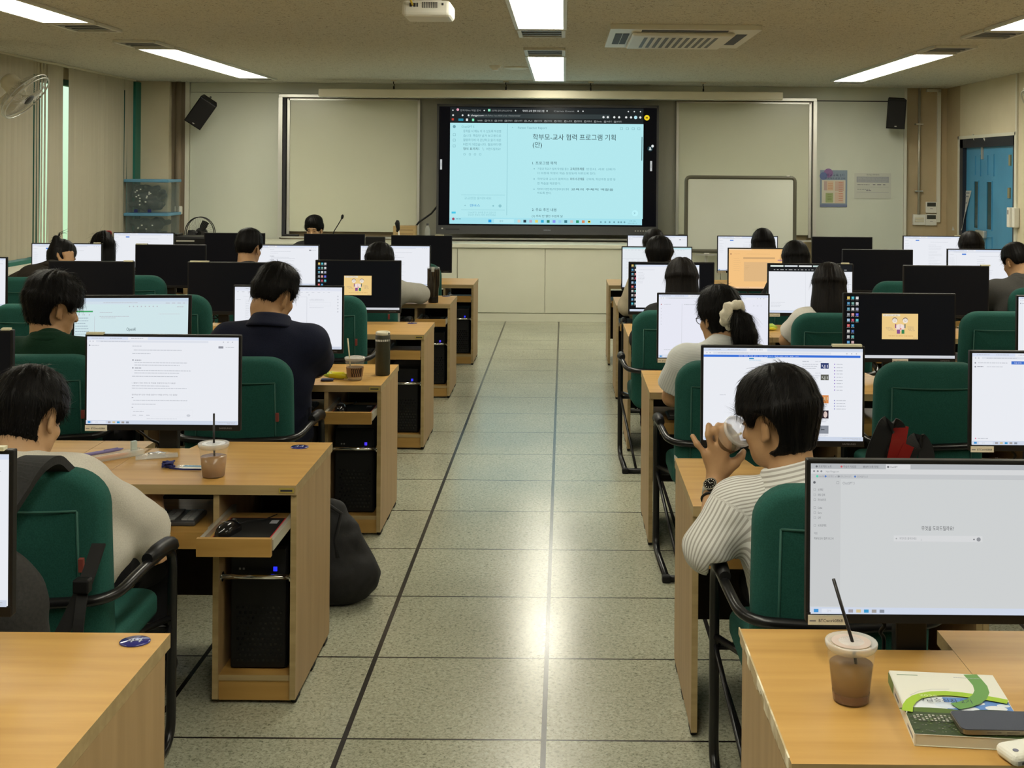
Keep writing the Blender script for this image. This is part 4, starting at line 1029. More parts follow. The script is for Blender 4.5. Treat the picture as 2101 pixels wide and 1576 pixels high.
chair('RE2', 1.66, 8.40, 'green chair holding the long haired person beside the orange screen')
chair('RE3', 2.43, 8.45, 'empty green chair between two switched-off monitors on the door side', 0, 1.02)
chair('RE4', 3.33, 8.22, 'green chair holding the person in the grey shirt by the door', -.04)
chair('RF1', .80, 9.95, 'green chair holding the hidden person nearest the aisle in the front row')
chair('RF2', 1.70, 9.98, 'green chair holding the long haired person before the mobile whiteboard')
chair('RF4', 3.46, 9.98, 'green chair holding the person in front of the blue door')

# ---------------------------------------------------------------- monitors
MW, MH = .2775, .340
WHT = (.80, .82, .87); PALE = (.66, .72, .86); LINE = (.58, .60, .65); TXT = (.28, .29, .33); TXL = (.50, .52, .57); BLU = (.04, .16, .66); BAR = (.60, .66, .78)
def browser(s, r, tint=PALE, dark=False):
    s.rect(0, 0, 1, .035, tint); s.rect(.27, .004, .40, .035, WHT)
    for u in (.03, .15, .29): s.words(u, u + .08, .012, .012, TXL, r)
    s.rect(0, .035, 1, .07, WHT); s.rect(.06, .042, .80, .064, (.70, .73, .80)); s.words(.09, .28, .049, .010, TXL, r)
    s.disc(.02, .053, .004, TXL); s.disc(.04, .053, .004, TXL)
    for u in (.90, .93, .96): s.disc(u, .053, .004, TXL)
def taskbar(s, r):
    s.rect(0, .955, 1, 1, BAR); s.rect(.012, .967, .030, .989, (.05, .28, .62)); s.rect(.042, .964, .13, .992, (.72, .76, .84)); s.text(.062, .985, .017, '검색', TXL)
    for k, c in enumerate(((.35, .33, .35), (.62, .50, .28), (.04, .30, .58), (.35, .32, .30), (.25, .28, .33))): s.rect(.145 + k * .03, .968, .163 + k * .03, .989, c)
    s.words(.87, .985, .966, .008, TXL, r, (.01, .03)); s.words(.93, .985, .981, .008, TXL, r, (.01, .03))
def lines(s, r, u0, u1, v, n, dv, col=TXL, h=.010, shorten=.4):
    for k in range(n): s.words(u0, u1 - r.random() * shorten * (u1 - u0), v + k * dv, h, col, r)
def c_off(s, r): s.rect(0, 0, 1, 1, (.0035, .0035, .004))
def c_doc(s, r):                                              # long article in the middle of a white page
    s.rect(0, 0, 1, 1, WHT); browser(s, r); s.disc(.018, .10, .005, TXT); s.words(.03, .08, .095, .010, TXL, r)
    s.rect(.868, .10, .90, .125, TXT); s.words(.915, .97, .107, .010, TXL, r); u0 = .30
    s.words(u0, .36, .10, .01, TXL, r); lines(s, r, u0 + .01, .70, .145, 1, .03); s.words(u0, .42, .185, .01, TXL, r)
    for v in (.265, .355): s.disc(u0 + .005, v, .005, TXT); s.words(u0 + .018, u0 + .06, v - .006, .014, TXT, r); lines(s, r, u0 + .015, .70, v + .025, 2, .027, TXL)
    s.words(u0, .60, .445, .011, TXL, r)
    s.text(u0, .535, .021, '1. 활동이 어떤 과정으로 학생을 연결하게 되는지 서술함?', TXT, .29); lines(s, r, u0, .70, .555, 2, .026)
    s.text(u0, .668, .021, '협동학습 평가 관련 자료를 만들어서 사례를 보여주는 시간 설명함', TXT, .30); s.words(u0, u0 + .01, .69, .009, TXT, r); lines(s, r, u0 + .01, .69, .722, 1, .03); s.words(u0, .46, .765, .01, TXL, r); s.words(u0, u0 + .01, .80, .01, TXT, r)
    s.frame(u0 - .005, .83, .705, .915, .0012, (.70, .72, .76)); s.words(u0 + .01, .38, .848, .01, TXL, r); s.words(u0 + .005, .42, .89, .011, TXL, r, (.02, .03), .02); s.disc(.675, .895, .013, LINE, .008); s.words(.40, .60, .93, .009, LINE, r); taskbar(s, r)
def c_word(s, r):
    s.rect(0, 0, 1, 1, WHT); s.rect(0, 0, 1, .06, (.72, .75, .84)); s.words(.10, .9, .02, .010, TXL, r, (.02, .04), .02); s.words(.02, .9, .075, .012, LINE, r, (.01, .03), .03)
    s.rect(.08, .155, .675, .158, LINE); s.rect(.672, .155, .675, .93, LINE)
    for k in range(4): s.rect(.10 + k * .04, .20, .101 + k * .04, .62, LINE); lines(s, r, .105 + k * .04, .135 + k * .04, .21, 14, .028, LINE, .008, .3)
    s.words(.02, .06, .2, .01, LINE, r); s.rect(.69, .11, .70, .13, LINE); s.text(.70, .205, .024, '스타일 설명문 바꾸기', TXL, .13); s.rect(.70, .215, .84, .218, LINE); lines(s, r, .70, .9, .32, 1, .04, LINE); s.frame(.70, .24, .90, .30, .001, LINE)
    for k in range(6): s.disc(.965, .14 + k * .05, .007, LINE)
    s.text(.62, .925, .022, '초안작성', TXT, .04); taskbar(s, r)
def c_chat(s, r):                                             # assistant start page with a left column
    s.rect(0, 0, 1, 1, (.60, .62, .625)); s.rect(0, .0, 1, .035, (.44, .46, .48)); s.rect(.29, .003, .385, .035, (.68, .69, .70))
    for u, t_ in ((.03, '프로젝트 노트'), (.125, '학습지 자료함'), (.21, 'API 사용 방법'), (.305, 'ChatGPT')): s.text(u, .026, .018, t_, (.13, .135, .15), .05 if t_ != 'ChatGPT' else .03)
    for u, c in ((.022, (.13, .135, .15)), (.118, (.6, .1, .12)), (.205, (.27, .28, .30)), (.298, (.13, .135, .15))): s.disc(u, .019, .004, c)
    s.rect(0, .035, 1, .068, (.65, .66, .67)); s.text(.058, .058, .018, 'https://chatgpt.com', (.27, .28, .30), .05); 
    for u in (.012, .026, .040): s.disc(u, .051, .004, (.27, .28, .30))
    s.rect(0, .068, 1, .10, (.53, .545, .56))
    for u, t_ in ((.03, 'NAVER'), (.062, '프로젝트 노트'), (.113, '전자교과서 보기'), (.178, '열린배움터 노트')): s.text(u, .091, .017, t_, (.27, .28, .30), .022 if t_ == 'NAVER' else .042)
    s.disc(.024, .084, .0045, (.1, .6, .4)); s.disc(.056, .084, .004, (.1, .2, .5)); s.disc(.107, .084, .004, (.27, .28, .30)); s.disc(.170, .084, .004, (.1, .2, .5))
    s.rect(0, .10, .115, .955, (.56, .575, .58)); s.disc(.013, .125, .005, (.13, .135, .15)); s.text(.122, .136, .024, 'ChatGPT 5', (.27, .28, .30), .046); s.frame(.098, .118, .108, .134, .001, (.27, .28, .30))
    for v, t_, w_ in ((.172, '새 채팅', .02), (.206, '채팅 검색', .027), (.239, '라이브러리', .031), (.291, 'Codex', .017), (.324, 'Sora', .014), (.357, 'GPT', .012), (.409, '새 프로젝트', .033), (.461, '채팅', .013), (.495, '학부모교사 협력 보고서', .075)):
        s.text(.026 if v < .43 else .011, v + .008, .019, t_, (.13, .135, .15) if v != .461 else (.27, .28, .30), w_)
        if v < .43: s.frame(.010, v - .007, .018, v + .008, .001, (.27, .28, .30))
    s.text(.425, .435, .034, '무엇을 도와드릴까요?', (.05, .05, .06), .125)
    s.rect(.318, .472, .660, .512, (.66, .67, .68)); s.rect(.325, .511, .652, .5135, (.62, .63, .64)); s.text(.325, .501, .024, '+', (.13, .135, .15)); s.text(.34, .498, .019, '무엇이든 물어보세요', (.27, .28, .30), .066); s.rect(.4235, .492, .4243, .508, (.27, .28, .30)); s.disc(.645, .494, .008, (.27, .28, .30)); s.disc(.627, .494, .003, (.13, .135, .15)); taskbar(s, r)
def c_news(s, r):                                             # portal page with a blue bar and thumbnails
    s.rect(0, 0, 1, 1, WHT); browser(s, r, (.62, .68, .80)); s.rect(0, .073, .985, .098, BLU)
    for k, t_ in enumerate(('네이버', '메일', '카페', '블로그', '지식iN', '쇼핑', '뉴스', '증권', '부동산', '지도', '웹툰', '스포츠')): s.text(.22 + k * .032, .091, .014, t_, (.62, .72, .92), .024)
    s.rect(.285, .105, .315, .120, (.03, .25, .5)); s.rect(.40, .098, .45, .105, (.10, .3, .62)); s.words(.285, .36, .125, .008, (.35, .6, .8), r)
    for v, c, c2 in ((.155, (.03, .05, .16), (.5, .5, .6)), (.28, (.12, .12, .10), (.4, .42, .38)), (.505, (.65, .25, .08), (.6, .5, .3)), (.67, (.03, .02, .03), (.7, .55, .5)), (.835, (.24, .26, .30), (.04, .05, .06))):
        s.words(.62, .66, v - .022, .012, TXL, r); s.words(.70, .74, v - .02, .008, LINE, r)
        s.rect(.735 if v < .4 else .715, v, .785, v + (.062 if v < .4 else .088), c)
        if v > .6 and v < .7: s.disc(.735, v + .045, .012, c2, .02); s.disc(.765, v + .045, .012, c2, .02)
        elif v > .8: s.rect(.738, v + .04, .76, v + .048, c2)
        else:
            for q in range(5): s.rect(.742 + q * .008, v + .02 + (q % 2) * .02, .748 + q * .008, v + .04 + (q % 3) * .01, c2)
        if v < .4: lines(s, r, .62, .73, v + .01, 3, .022, TXL, .010, .3)
        else: lines(s, r, .72, .785, v + .10, 2, .02, TXL, .008, .3)
    s.rect(.68, .835, .707, .922, (.10, .06, .06)); s.disc(.695, .87, .008, (.6, .5, .45), .014)
    for k in range(9): s.disc(.82, .165 + k * .035, .004, (.35, .25, .6)); s.words(.832, .87, .16 + k * .035, .011, TXL, r, (.01, .03))
    for k in range(4): s.disc(.82, .56 + k * .03, .004, (.3, .3, .6)); s.words(.832, .89, .555 + k * .03, .011, TXL, r, (.01, .03))
    s.words(.10, .14, .5, .01, LINE, r); taskbar(s, r)
def icons(s, r, n1=9):
    cols = ((.75, .55, .12), (.05, .25, .45), (.10, .32, .42), (.30, .32, .35), (.35, .55, .75), (.65, .10, .10), (.55, .55, .52), (.50, .50, .48), (.08, .30, .55), (.04, .45, .55), (.15, .35, .30), (.70, .70, .72), (.75, .30, .28), (.45, .03, .08), (.03, .25, .5), (.03, .10, .35), (.10, .40, .38), (.62, .40, .40), (.7, .7, .7), (.65, .65, .66), (.35, .37, .50), (.10, .12, .70), (.05, .50, .58))
    i = 0
    for c in range(3):
        for k in range((n1, n1, 5)[c]):
            u = .02 + c * .038; v = .03 + k * .088; col = cols[i % len(cols)]; i += 1
            s.rect(u, v, u + .024, v + .040, col); s.rect(u + .006, v + .010, u + .016, v + .026, tuple(min(.9, x * .4 + .25) for x in col)); s.words(u - .003, u + .027, v + .047, .007, (.45, .45, .45), r, (.008, .015), .003)
def slide(s, u0, v0, u1, v1):
    """yellow picture: two round-headed figures joined over a heart"""
    w, h = u1 - u0, v1 - v0; q = lambda a: u0 + a * w; z = lambda c: v0 + c * h
    s.rect(u0, v0, u1, v1, (.82, .58, .24)); s.rect(q(.03), z(.02), q(.50), z(.10), (.80, .74, .60)); s.text(q(.05), z(.085), .06 * h, '서로 이해하고 함께 돕는', (.30, .2, .15), .40 * w)
    for cx in (.355, .645):
        s.disc(q(cx), z(.25), .075 * w, (.20, .13, .10), .073 * w); s.disc(q(cx), z(.275), .070 * w, (.84, .76, .66), .068 * w); s.rect(q(cx - .03), z(.29), q(cx + .03), z(.30), (.25, .12, .1)); s.rect(q(cx - .035), z(.24), q(cx - .012), z(.252), (.12, .1, .1)); s.rect(q(cx + .012), z(.24), q(cx + .035), z(.252), (.12, .1, .1))
    s.disc(q(.5), z(.54), .13 * w, (.84, .66, .58), .10 * w); s.disc(q(.46), z(.50), .06 * w, (.85, .72, .66)); s.disc(q(.54), z(.50), .06 * w, (.85, .72, .66)); s.rect(q(.495), z(.42), q(.505), z(.66), (.55, .3, .3)); s.disc(q(.52), z(.59), .02 * w, (.75, .12, .10))
    s.rect(q(.36), z(.40), q(.39), z(.56), (.24, .07, .20)); s.rect(q(.62), z(.40), q(.65), z(.56), (.10, .14, .12))
    s.rect(q(.41), z(.62), q(.50), z(.78), (.24, .08, .26)); s.rect(q(.54), z(.62), q(.62), z(.78), (.04, .22, .08))
    for k, (a, c) in enumerate(((.10, .53), (.13, .58), (.16, .63), (.70, .49), (.71, .54), (.72, .59), (.74, .64))): s.text(q(a), z(c + .035), .045 * h, ('함께하는', '마음', '우리', '친구를 돕고', '이해하며', '함께 가는', '학교')[k], (.30, .24, .20), .17 * w)
    s.text(q(.18), z(.885), .05 * h, '작은 배려의 말로 행복한 학교를 만들어요', (.45, .20, .05), .68 * w); s.words(q(.85), q(.97), z(.94), .02 * h, (.4, .3, .2), random.Random(2))
def c_desk(s, r): s.rect(0, 0, 1, 1, (.0035, .004, .005)); icons(s, r); slide(s, .335, .295, .665, .70); s.rect(0, .955, 1, 1, (.62, .64, .68)); s.words(.86, .985, .972, .010, TXL, r)
def c_deskwin(s, r):
    s.rect(0, 0, 1, 1, (.0035, .004, .005)); icons(s, r, 10); s.rect(.075, .03, .83, .92, WHT); s.rect(.075, .03, .83, .065, PALE); s.words(.11, .3, .13, .010, LINE, r); lines(s, r, .10, .19, .19, 8, .03, LINE); lines(s, r, .55, .7, .36, 3, .09, LINE); s.rect(0, .955, 1, 1, BAR); s.words(.2, .4, .968, .015, (.6, .4, .4), r)
def c_dark(s, r):
    s.rect(0, 0, 1, 1, (.010, .012, .014))
    for k in range(5): s.rect(.02 + k * .17, .012, .02 + k * .17 + .155, .045, ((.70, .78, .74), (.62, .66, .70), (.75, .77, .76), (.50, .62, .60), (.62, .60, .45))[k])
    s.words(.06, .95, .095, .018, (.5, .5, .5), r, (.015, .05), .02); s.rect(0, .14, 1, .955, WHT); s.rect(.44, .16, .442, .93, LINE); lines(s, r, .86, .99, .22, 18, .035, LINE); lines(s, r, .03, .2, .78, 4, .03, LINE); s.rect(0, .955, 1, 1, PALE); s.words(.3, .6, .968, .014, TXL, r)
def c_split(s, r):
    s.rect(0, 0, 1, 1, (.78, .79, .88)); browser(s, r); s.disc(.022, .155, .005, (.45, .12, .12)); s.words(.05, .11, .15, .01, TXL, r)
    for k in range(6): s.disc(.022, .22 + k * .05, .004, LINE)
    s.rect(.21, .14, .213, .95, LINE); s.words(.23, .35, .15, .012, TXL, r); lines(s, r, .76, .86, .33, 9, .055, LINE); s.words(.05, .15, .87, .010, TXL, r); s.words(.86, .94, .16, .014, LINE, r, (.01, .02), .02); taskbar(s, r)
def c_orange(s, r):
    OR = (.88, .53, .22); O2 = (.70, .43, .19); O3 = (.60, .37, .17)
    s.rect(0, 0, 1, 1, OR); s.rect(0, 0, .33, .03, (.90, .66, .42)); s.disc(.03, .13, .008, (.15, .05, .05)); s.words(.08, .16, .12, .012, O2, r); s.words(.26, .6, .12, .012, O2, r); lines(s, r, .07, .18, .24, 7, .05, O2); s.rect(.21, .21, .67, .255, O3); s.rect(.22, .33, .665, .82, (.72, .46, .22)); lines(s, r, .24, .3, .42, 3, .04, O3)
    s.rect(.71, .27, .79, .29, (.30, .12, .32))
    for v in (.57, .62, .67, .71, .76): s.rect(.57 if v < .6 else .60, v, .665, v + .02, (.28, .18, .40))
    s.rect(0, .955, 1, 1, (.86, .56, .32)); s.words(.15, .3, .968, .013, O3, r)
def c_open(s, r):                                             # cyan encyclopedia-like page
    CYN = (.62, .77, .80); s.rect(0, 0, 1, 1, CYN); s.rect(0, 0, 1, .055, (.55, .66, .78)); s.rect(0, .055, 1, .10, (.62, .72, .80)); s.words(.25, .55, .07, .012, TXL, r)
    for k in range(8): s.disc(.48 + k * .035, .135, .006, TXL)
    s.words(.80, .97, .075, .014, TXL, r, (.02, .05), .02); s.words(.90, .96, .135, .014, TXL, r); s.rect(0, .20, .16, .225, (.06, .38, .14)); s.words(.22, .33, .225, .010, TXL, r); s.words(.22, .48, .285, .012, TXL, r); s.words(.23, .36, .31, .010, TXL, r); s.words(.74, .93, .25, .010, LINE, r)
    for k in range(3): s.disc(.04 + k * .045, .265, .006, TXL)
    s.rect(.175, .29, .178, .93, TXL); lines(s, r, .01, .13, .31, 14, .042, (.30, .38, .45), .014, .3)
    s.text(.46, .52, .075, 'OpenAI', (.05, .08, .10), .08); s.text(.46, .62, .028, 'ChatGPT 살펴보기', TXL, .19); s.rect(0, .955, 1, 1, BAR)
def c_form(s, r):
    s.rect(0, 0, 1, 1, WHT); browser(s, r); s.words(.035, .22, .10, .010, TXL, r); s.rect(.245, .085, .325, .12, (.05, .16, .58)); s.text(.262, .110, .016, '자동 번역', WHT, .045); s.disc(.018, .105, .005, TXT); s.disc(.018, .147, .005, TXT); s.words(.03, .07, .142, .010, TXT, r); s.words(.09, .19, .142, .010, LINE, r)
    s.text(.325, .41, .036, '말뭉치 살펴보기 설문', TXT, .22); s.rect(.325, .44, .60, .56, (.72, .77, .85)); s.text(.36, .478, .018, '사용', TXT); s.text(.36, .54, .018, '확인', TXT); s.frame(.33, .57, .60, .645, .003, (.80, .16, .28)); s.text(.36, .612, .018, '저장', TXL); s.disc(.022, .93, .004, (.7, .2, .3)); s.words(.035, .10, .925, .010, TXL, r); taskbar(s, r)
def c_list(s, r):
    s.rect(0, 0, 1, 1, WHT); browser(s, r); s.rect(.20, .095, .26, .125, (.06, .20, .66)); s.rect(.12, .13, .122, .95, (.70, .72, .76)); s.words(.02, .08, .11, .012, LINE, r); lines(s, r, .02, .10, .2, 6, .05, LINE); s.words(.45, .75, .155, .012, LINE, r); lines(s, r, .42, .66, .24, 14, .045, LINE, .010, .6); taskbar(s, r)
def c_sheet(s, r):
    s.rect(0, 0, 1, 1, (.76, .80, .84)); s.rect(0, 0, 1, .04, (.50, .74, .78)); s.words(.04, .9, .06, .012, LINE, r, (.02, .04), .02)
    s.rect(0, .28, 1, .285, LINE)
    for k in range(12): s.rect(.05 + k * .08, .28, .051 + k * .08, .93, (.60, .63, .68)); lines(s, r, .056 + k * .08, .12 + k * .08, .31, 16, .038, LINE, .009, .6)
    s.rect(0, .955, 1, 1, BAR)
MON = {}
def monitor(key, pxc, ptop, side, row, content, label, tape=None, tag_=False, yaw=0.0, w=MW, h=MH, bez=.008, tilt=0.0, Y=None):
    Y = Y or front(side, row) + .45; q = P(pxc, ptop, Y); zt = q.z
    t = thing('monitor', label, 'monitor', (q.x, Y, HD), yaw, 'desktop monitors')
    z1 = zt - HD; z0 = z1 - h; r = random.Random(hash(key) % 1000 if False else sum(map(ord, key)))
    TT = Matrix.Translation((0, 0, (z0 + z1) / 2)) @ Matrix.Rotation(-tilt, 4, 'X') @ Matrix.Translation((0, 0, -(z0 + z1) / 2))
    b = MB(); b.box(-w, w, 0, .022, z0, z1, M['black'], bev=.003, T=TT); b.box(-w * .62, w * .62, .022, .046, z0 + .04, z1 - .08, M['black_matte'], bev=.01, T=TT)
    b.box(-w + .001, w - .001, -.0022, .001, z0, z0 + .021, M['black'], bev=.001, T=TT); hs = b.build('housing', t)
    b = MB(); s = Scr(b, -w + bez, w - bez, z0 + .022, z1 - bez, -.0003, M['screen']); s.dy = .00012
    content(s, r)
    if yaw or tilt: b.v = [tuple(TT @ Vector(v)) for v in b.v]
    b.build('screen', t, attr=True)
    b = MB(); put_text(b, 'SAMSUNG', w - .075, z0 + .007, .0075, -.0026, M['ink_grey'], None, .045)
    if tilt: b.v = [tuple(TT @ Vector(v)) for v in b.v]
    b.build('maker_logo', hs)
    b = MB(); b.box(-.033, .033, .050, .088, -.085, z0 + .13, M['black'], bev=.004); b.box(-.05, .05, .044, .060, z0 + .06, z0 + .17, M['black'], bev=.004)
    kk = int(key[2]) - 1; dx = max(-.12, min(.12, desk_xl(side, kk) + (.265 if side == 'L' else .35) + (.06 if (side, row) == ('L', 'F') else 0) - q.x)); dxs = max(-.06, min(.06, dx))
    yb = front(side, row) + DD - .0555 - Y
    b.box(-.03, .03, min(.05, yb - .02), yb, -.11, -.08, M['black']); b.v = [(v[0] + dxs, v[1], v[2]) for v in b.v]; st = b.build('stand', t); 
    if yaw: st.rotation_euler = (0, 0, -yaw)
    b = MB(); x = -w * .55; b.tube(fillet([(x, .03, z0 + .03), (x * .6, .07, z0 - .03), (x * .5 + dx * .6, .085, .02), (dx - .045, .10, .004), (dx - .045, .105, -.07)], .03), .0045, M['black'], 8); b.build('cable', t)
    if tape:
        u, ww = tape; b = MB(); b.box(-w + u * 2 * w, -w + u * 2 * w + ww, -.004, .014, z1 - .001, z1 + .007, mat('paper_tape', (.60, .58, .42), .6), T=TT); b.build('label_tape', t)
    if tag_:
        x0 = -w + .004 if tag_ == 1 else -.035
        b = MB(); b.box(x0, x0 + .078, -.0042, -.002, z0 - .003, z0 + .017, M['paper']); put_text(b, 'BTCwork0868' if tag_ == 1 else 'BTCwork0873', x0 + .022, z0 + .003, .009, -.0046, M['ink'], None, .05); b.box(x0 + .003, x0 + .016, -.0045, -.004, z0 + .004, z0 + .007, M['ink_grey']); b.build('asset_label', t)
    MON[key] = t
Lw, Dw = 'window-side', 'door-side'
monitor('LA1', -252, 922, 'L', 'A', c_doc, 'monitor cut off at the lower left picture edge, sticky note on top', (.86, .06))
monitor('LB1', 334.5, 687, 'L', 'B', c_doc, 'monitor with a long white text page, behind the pencil case and iced coffee', (.01, .06), 1)
monitor('LB2', -134, 676, 'L', 'B', c_off, 'switched-off monitor at the left picture edge above the cream T-shirt', (.93, .03))
monitor('LC1', 592, 586, 'L', 'C', c_word, 'monitor with a white word document in front of the navy shirt')
monitor('LC2', 270, 606, 'L', 'C', c_open, 'thick framed monitor with a pale cyan page in front of the green sweater', None, False, R(5), .292, .352, .014, R(3))
monitor('LD1', 735, 534, 'L', 'D', c_desk, 'monitor with a black desktop, icons and a small yellow picture on the window side')
monitor('LD2', 473, 538, 'L', 'D', c_off, 'switched-off monitor behind the head of the navy shirt', (.03, .12))
monitor('LD3', 187, 536, 'L', 'D', c_off, 'switched-off monitor behind the head of the green sweater', (.88, .06))
monitor('LD4', -74, 527, 'L', 'D', c_doc, 'lit monitor cut off at the left picture edge in the third row')
monitor('LE1', 811, 503, 'L', 'E', c_list, 'lit monitor in front of the grey hoodie in the second row')
monitor('LE2', 582.5, 502, 'L', 'E', c_doc, 'lit monitor right of the short haired head in the second window-side row')
monitor('LE3', 350, 502, 'L', 'E', c_off, 'switched-off monitor in the second row beside the dark jacket', (.01, .09))
monitor('LE4', 137, 499, 'L', 'E', c_list, 'lit monitor in front of the person in the dark jacket', (.88, .05))
monitor('LF1', 865, 483, 'L', 'F', c_off, 'switched-off front-row monitor at the aisle, below the display corner', (.72, .08))
monitor('LF2', 686, 480, 'L', 'F', c_off, 'switched-off front-row monitor hiding the presenter')
monitor('LF3', 481, 478, 'L', 'F', c_off, 'switched-off front-row monitor beside the black standing fan')
monitor('LF4', 295, 477, 'L', 'F', c_list, 'lit front-row monitor below the storage boxes')
monitor('RA1', 1929, 945, 'R', 'A', c_chat, 'large nearest monitor with a grey assistant page behind the book', None, 1)
monitor('RB1', 1607, 710, 'R', 'B', c_news, 'monitor with a blue-barred portal page in front of the striped shirt', (.80, .10))
monitor('RB2', 2158, 721, 'R', 'B', c_form, 'lit monitor cut off at the right picture edge in the fifth row', None, 1)
monitor('RC1', 1464, 602, 'R', 'C', c_split, 'monitor with a pale split page in front of the white scrunchie', None, 1)
monitor('RC2', 1846, 602, 'R', 'C', c_desk, 'monitor with a black desktop, icons and a yellow picture on the door side', None, 2)
monitor('RC3', 2202, 607, 'R', 'C', c_doc, 'lit monitor cut off at the right picture edge in the fourth row')
monitor('RD1', 1378, 538, 'R', 'D', c_deskwin, 'monitor with desktop icons and a white window at the aisle in the third row')
monitor('RD2', 1663, 541, 'R', 'D', c_dark, 'monitor with black browser bar in front of the white top', (.86, .05), 1)
monitor('RD3', 1942, 545, 'R', 'D', c_off, 'switched-off third-row monitor left of the grey shirt', (.90, .06))
monitor('RE1', 1348, 506, 'R', 'E', c_sheet, 'monitor with a spreadsheet at the aisle in the second door-side row')
monitor('RE2', 1566, 509, 'R', 'E', c_orange, 'monitor with an orange tinted page')
monitor('RE3', 1801, 512, 'R', 'E', c_off, 'switched-off second-row monitor in the middle of the door-side block')
monitor('RE4', 2016, 511, 'R', 'E', c_list, 'lit monitor in front of the grey shirt near the door')
monitor('RF1', 1349, 482, 'R', 'F', c_doc, 'lit front-row monitor at the aisle on the door side')
monitor('RF2', 1534, 484, 'R', 'F', c_list, 'lit front-row monitor in front of the mobile whiteboard', None, 1)
monitor('RF3', 1728, 486, 'R', 'F', c_off, 'switched-off front-row monitor below the wall posters')
monitor('RF4', 1915, 484, 'R', 'F', c_list, 'lit front-row monitor beside the blue door', (.85, .06))
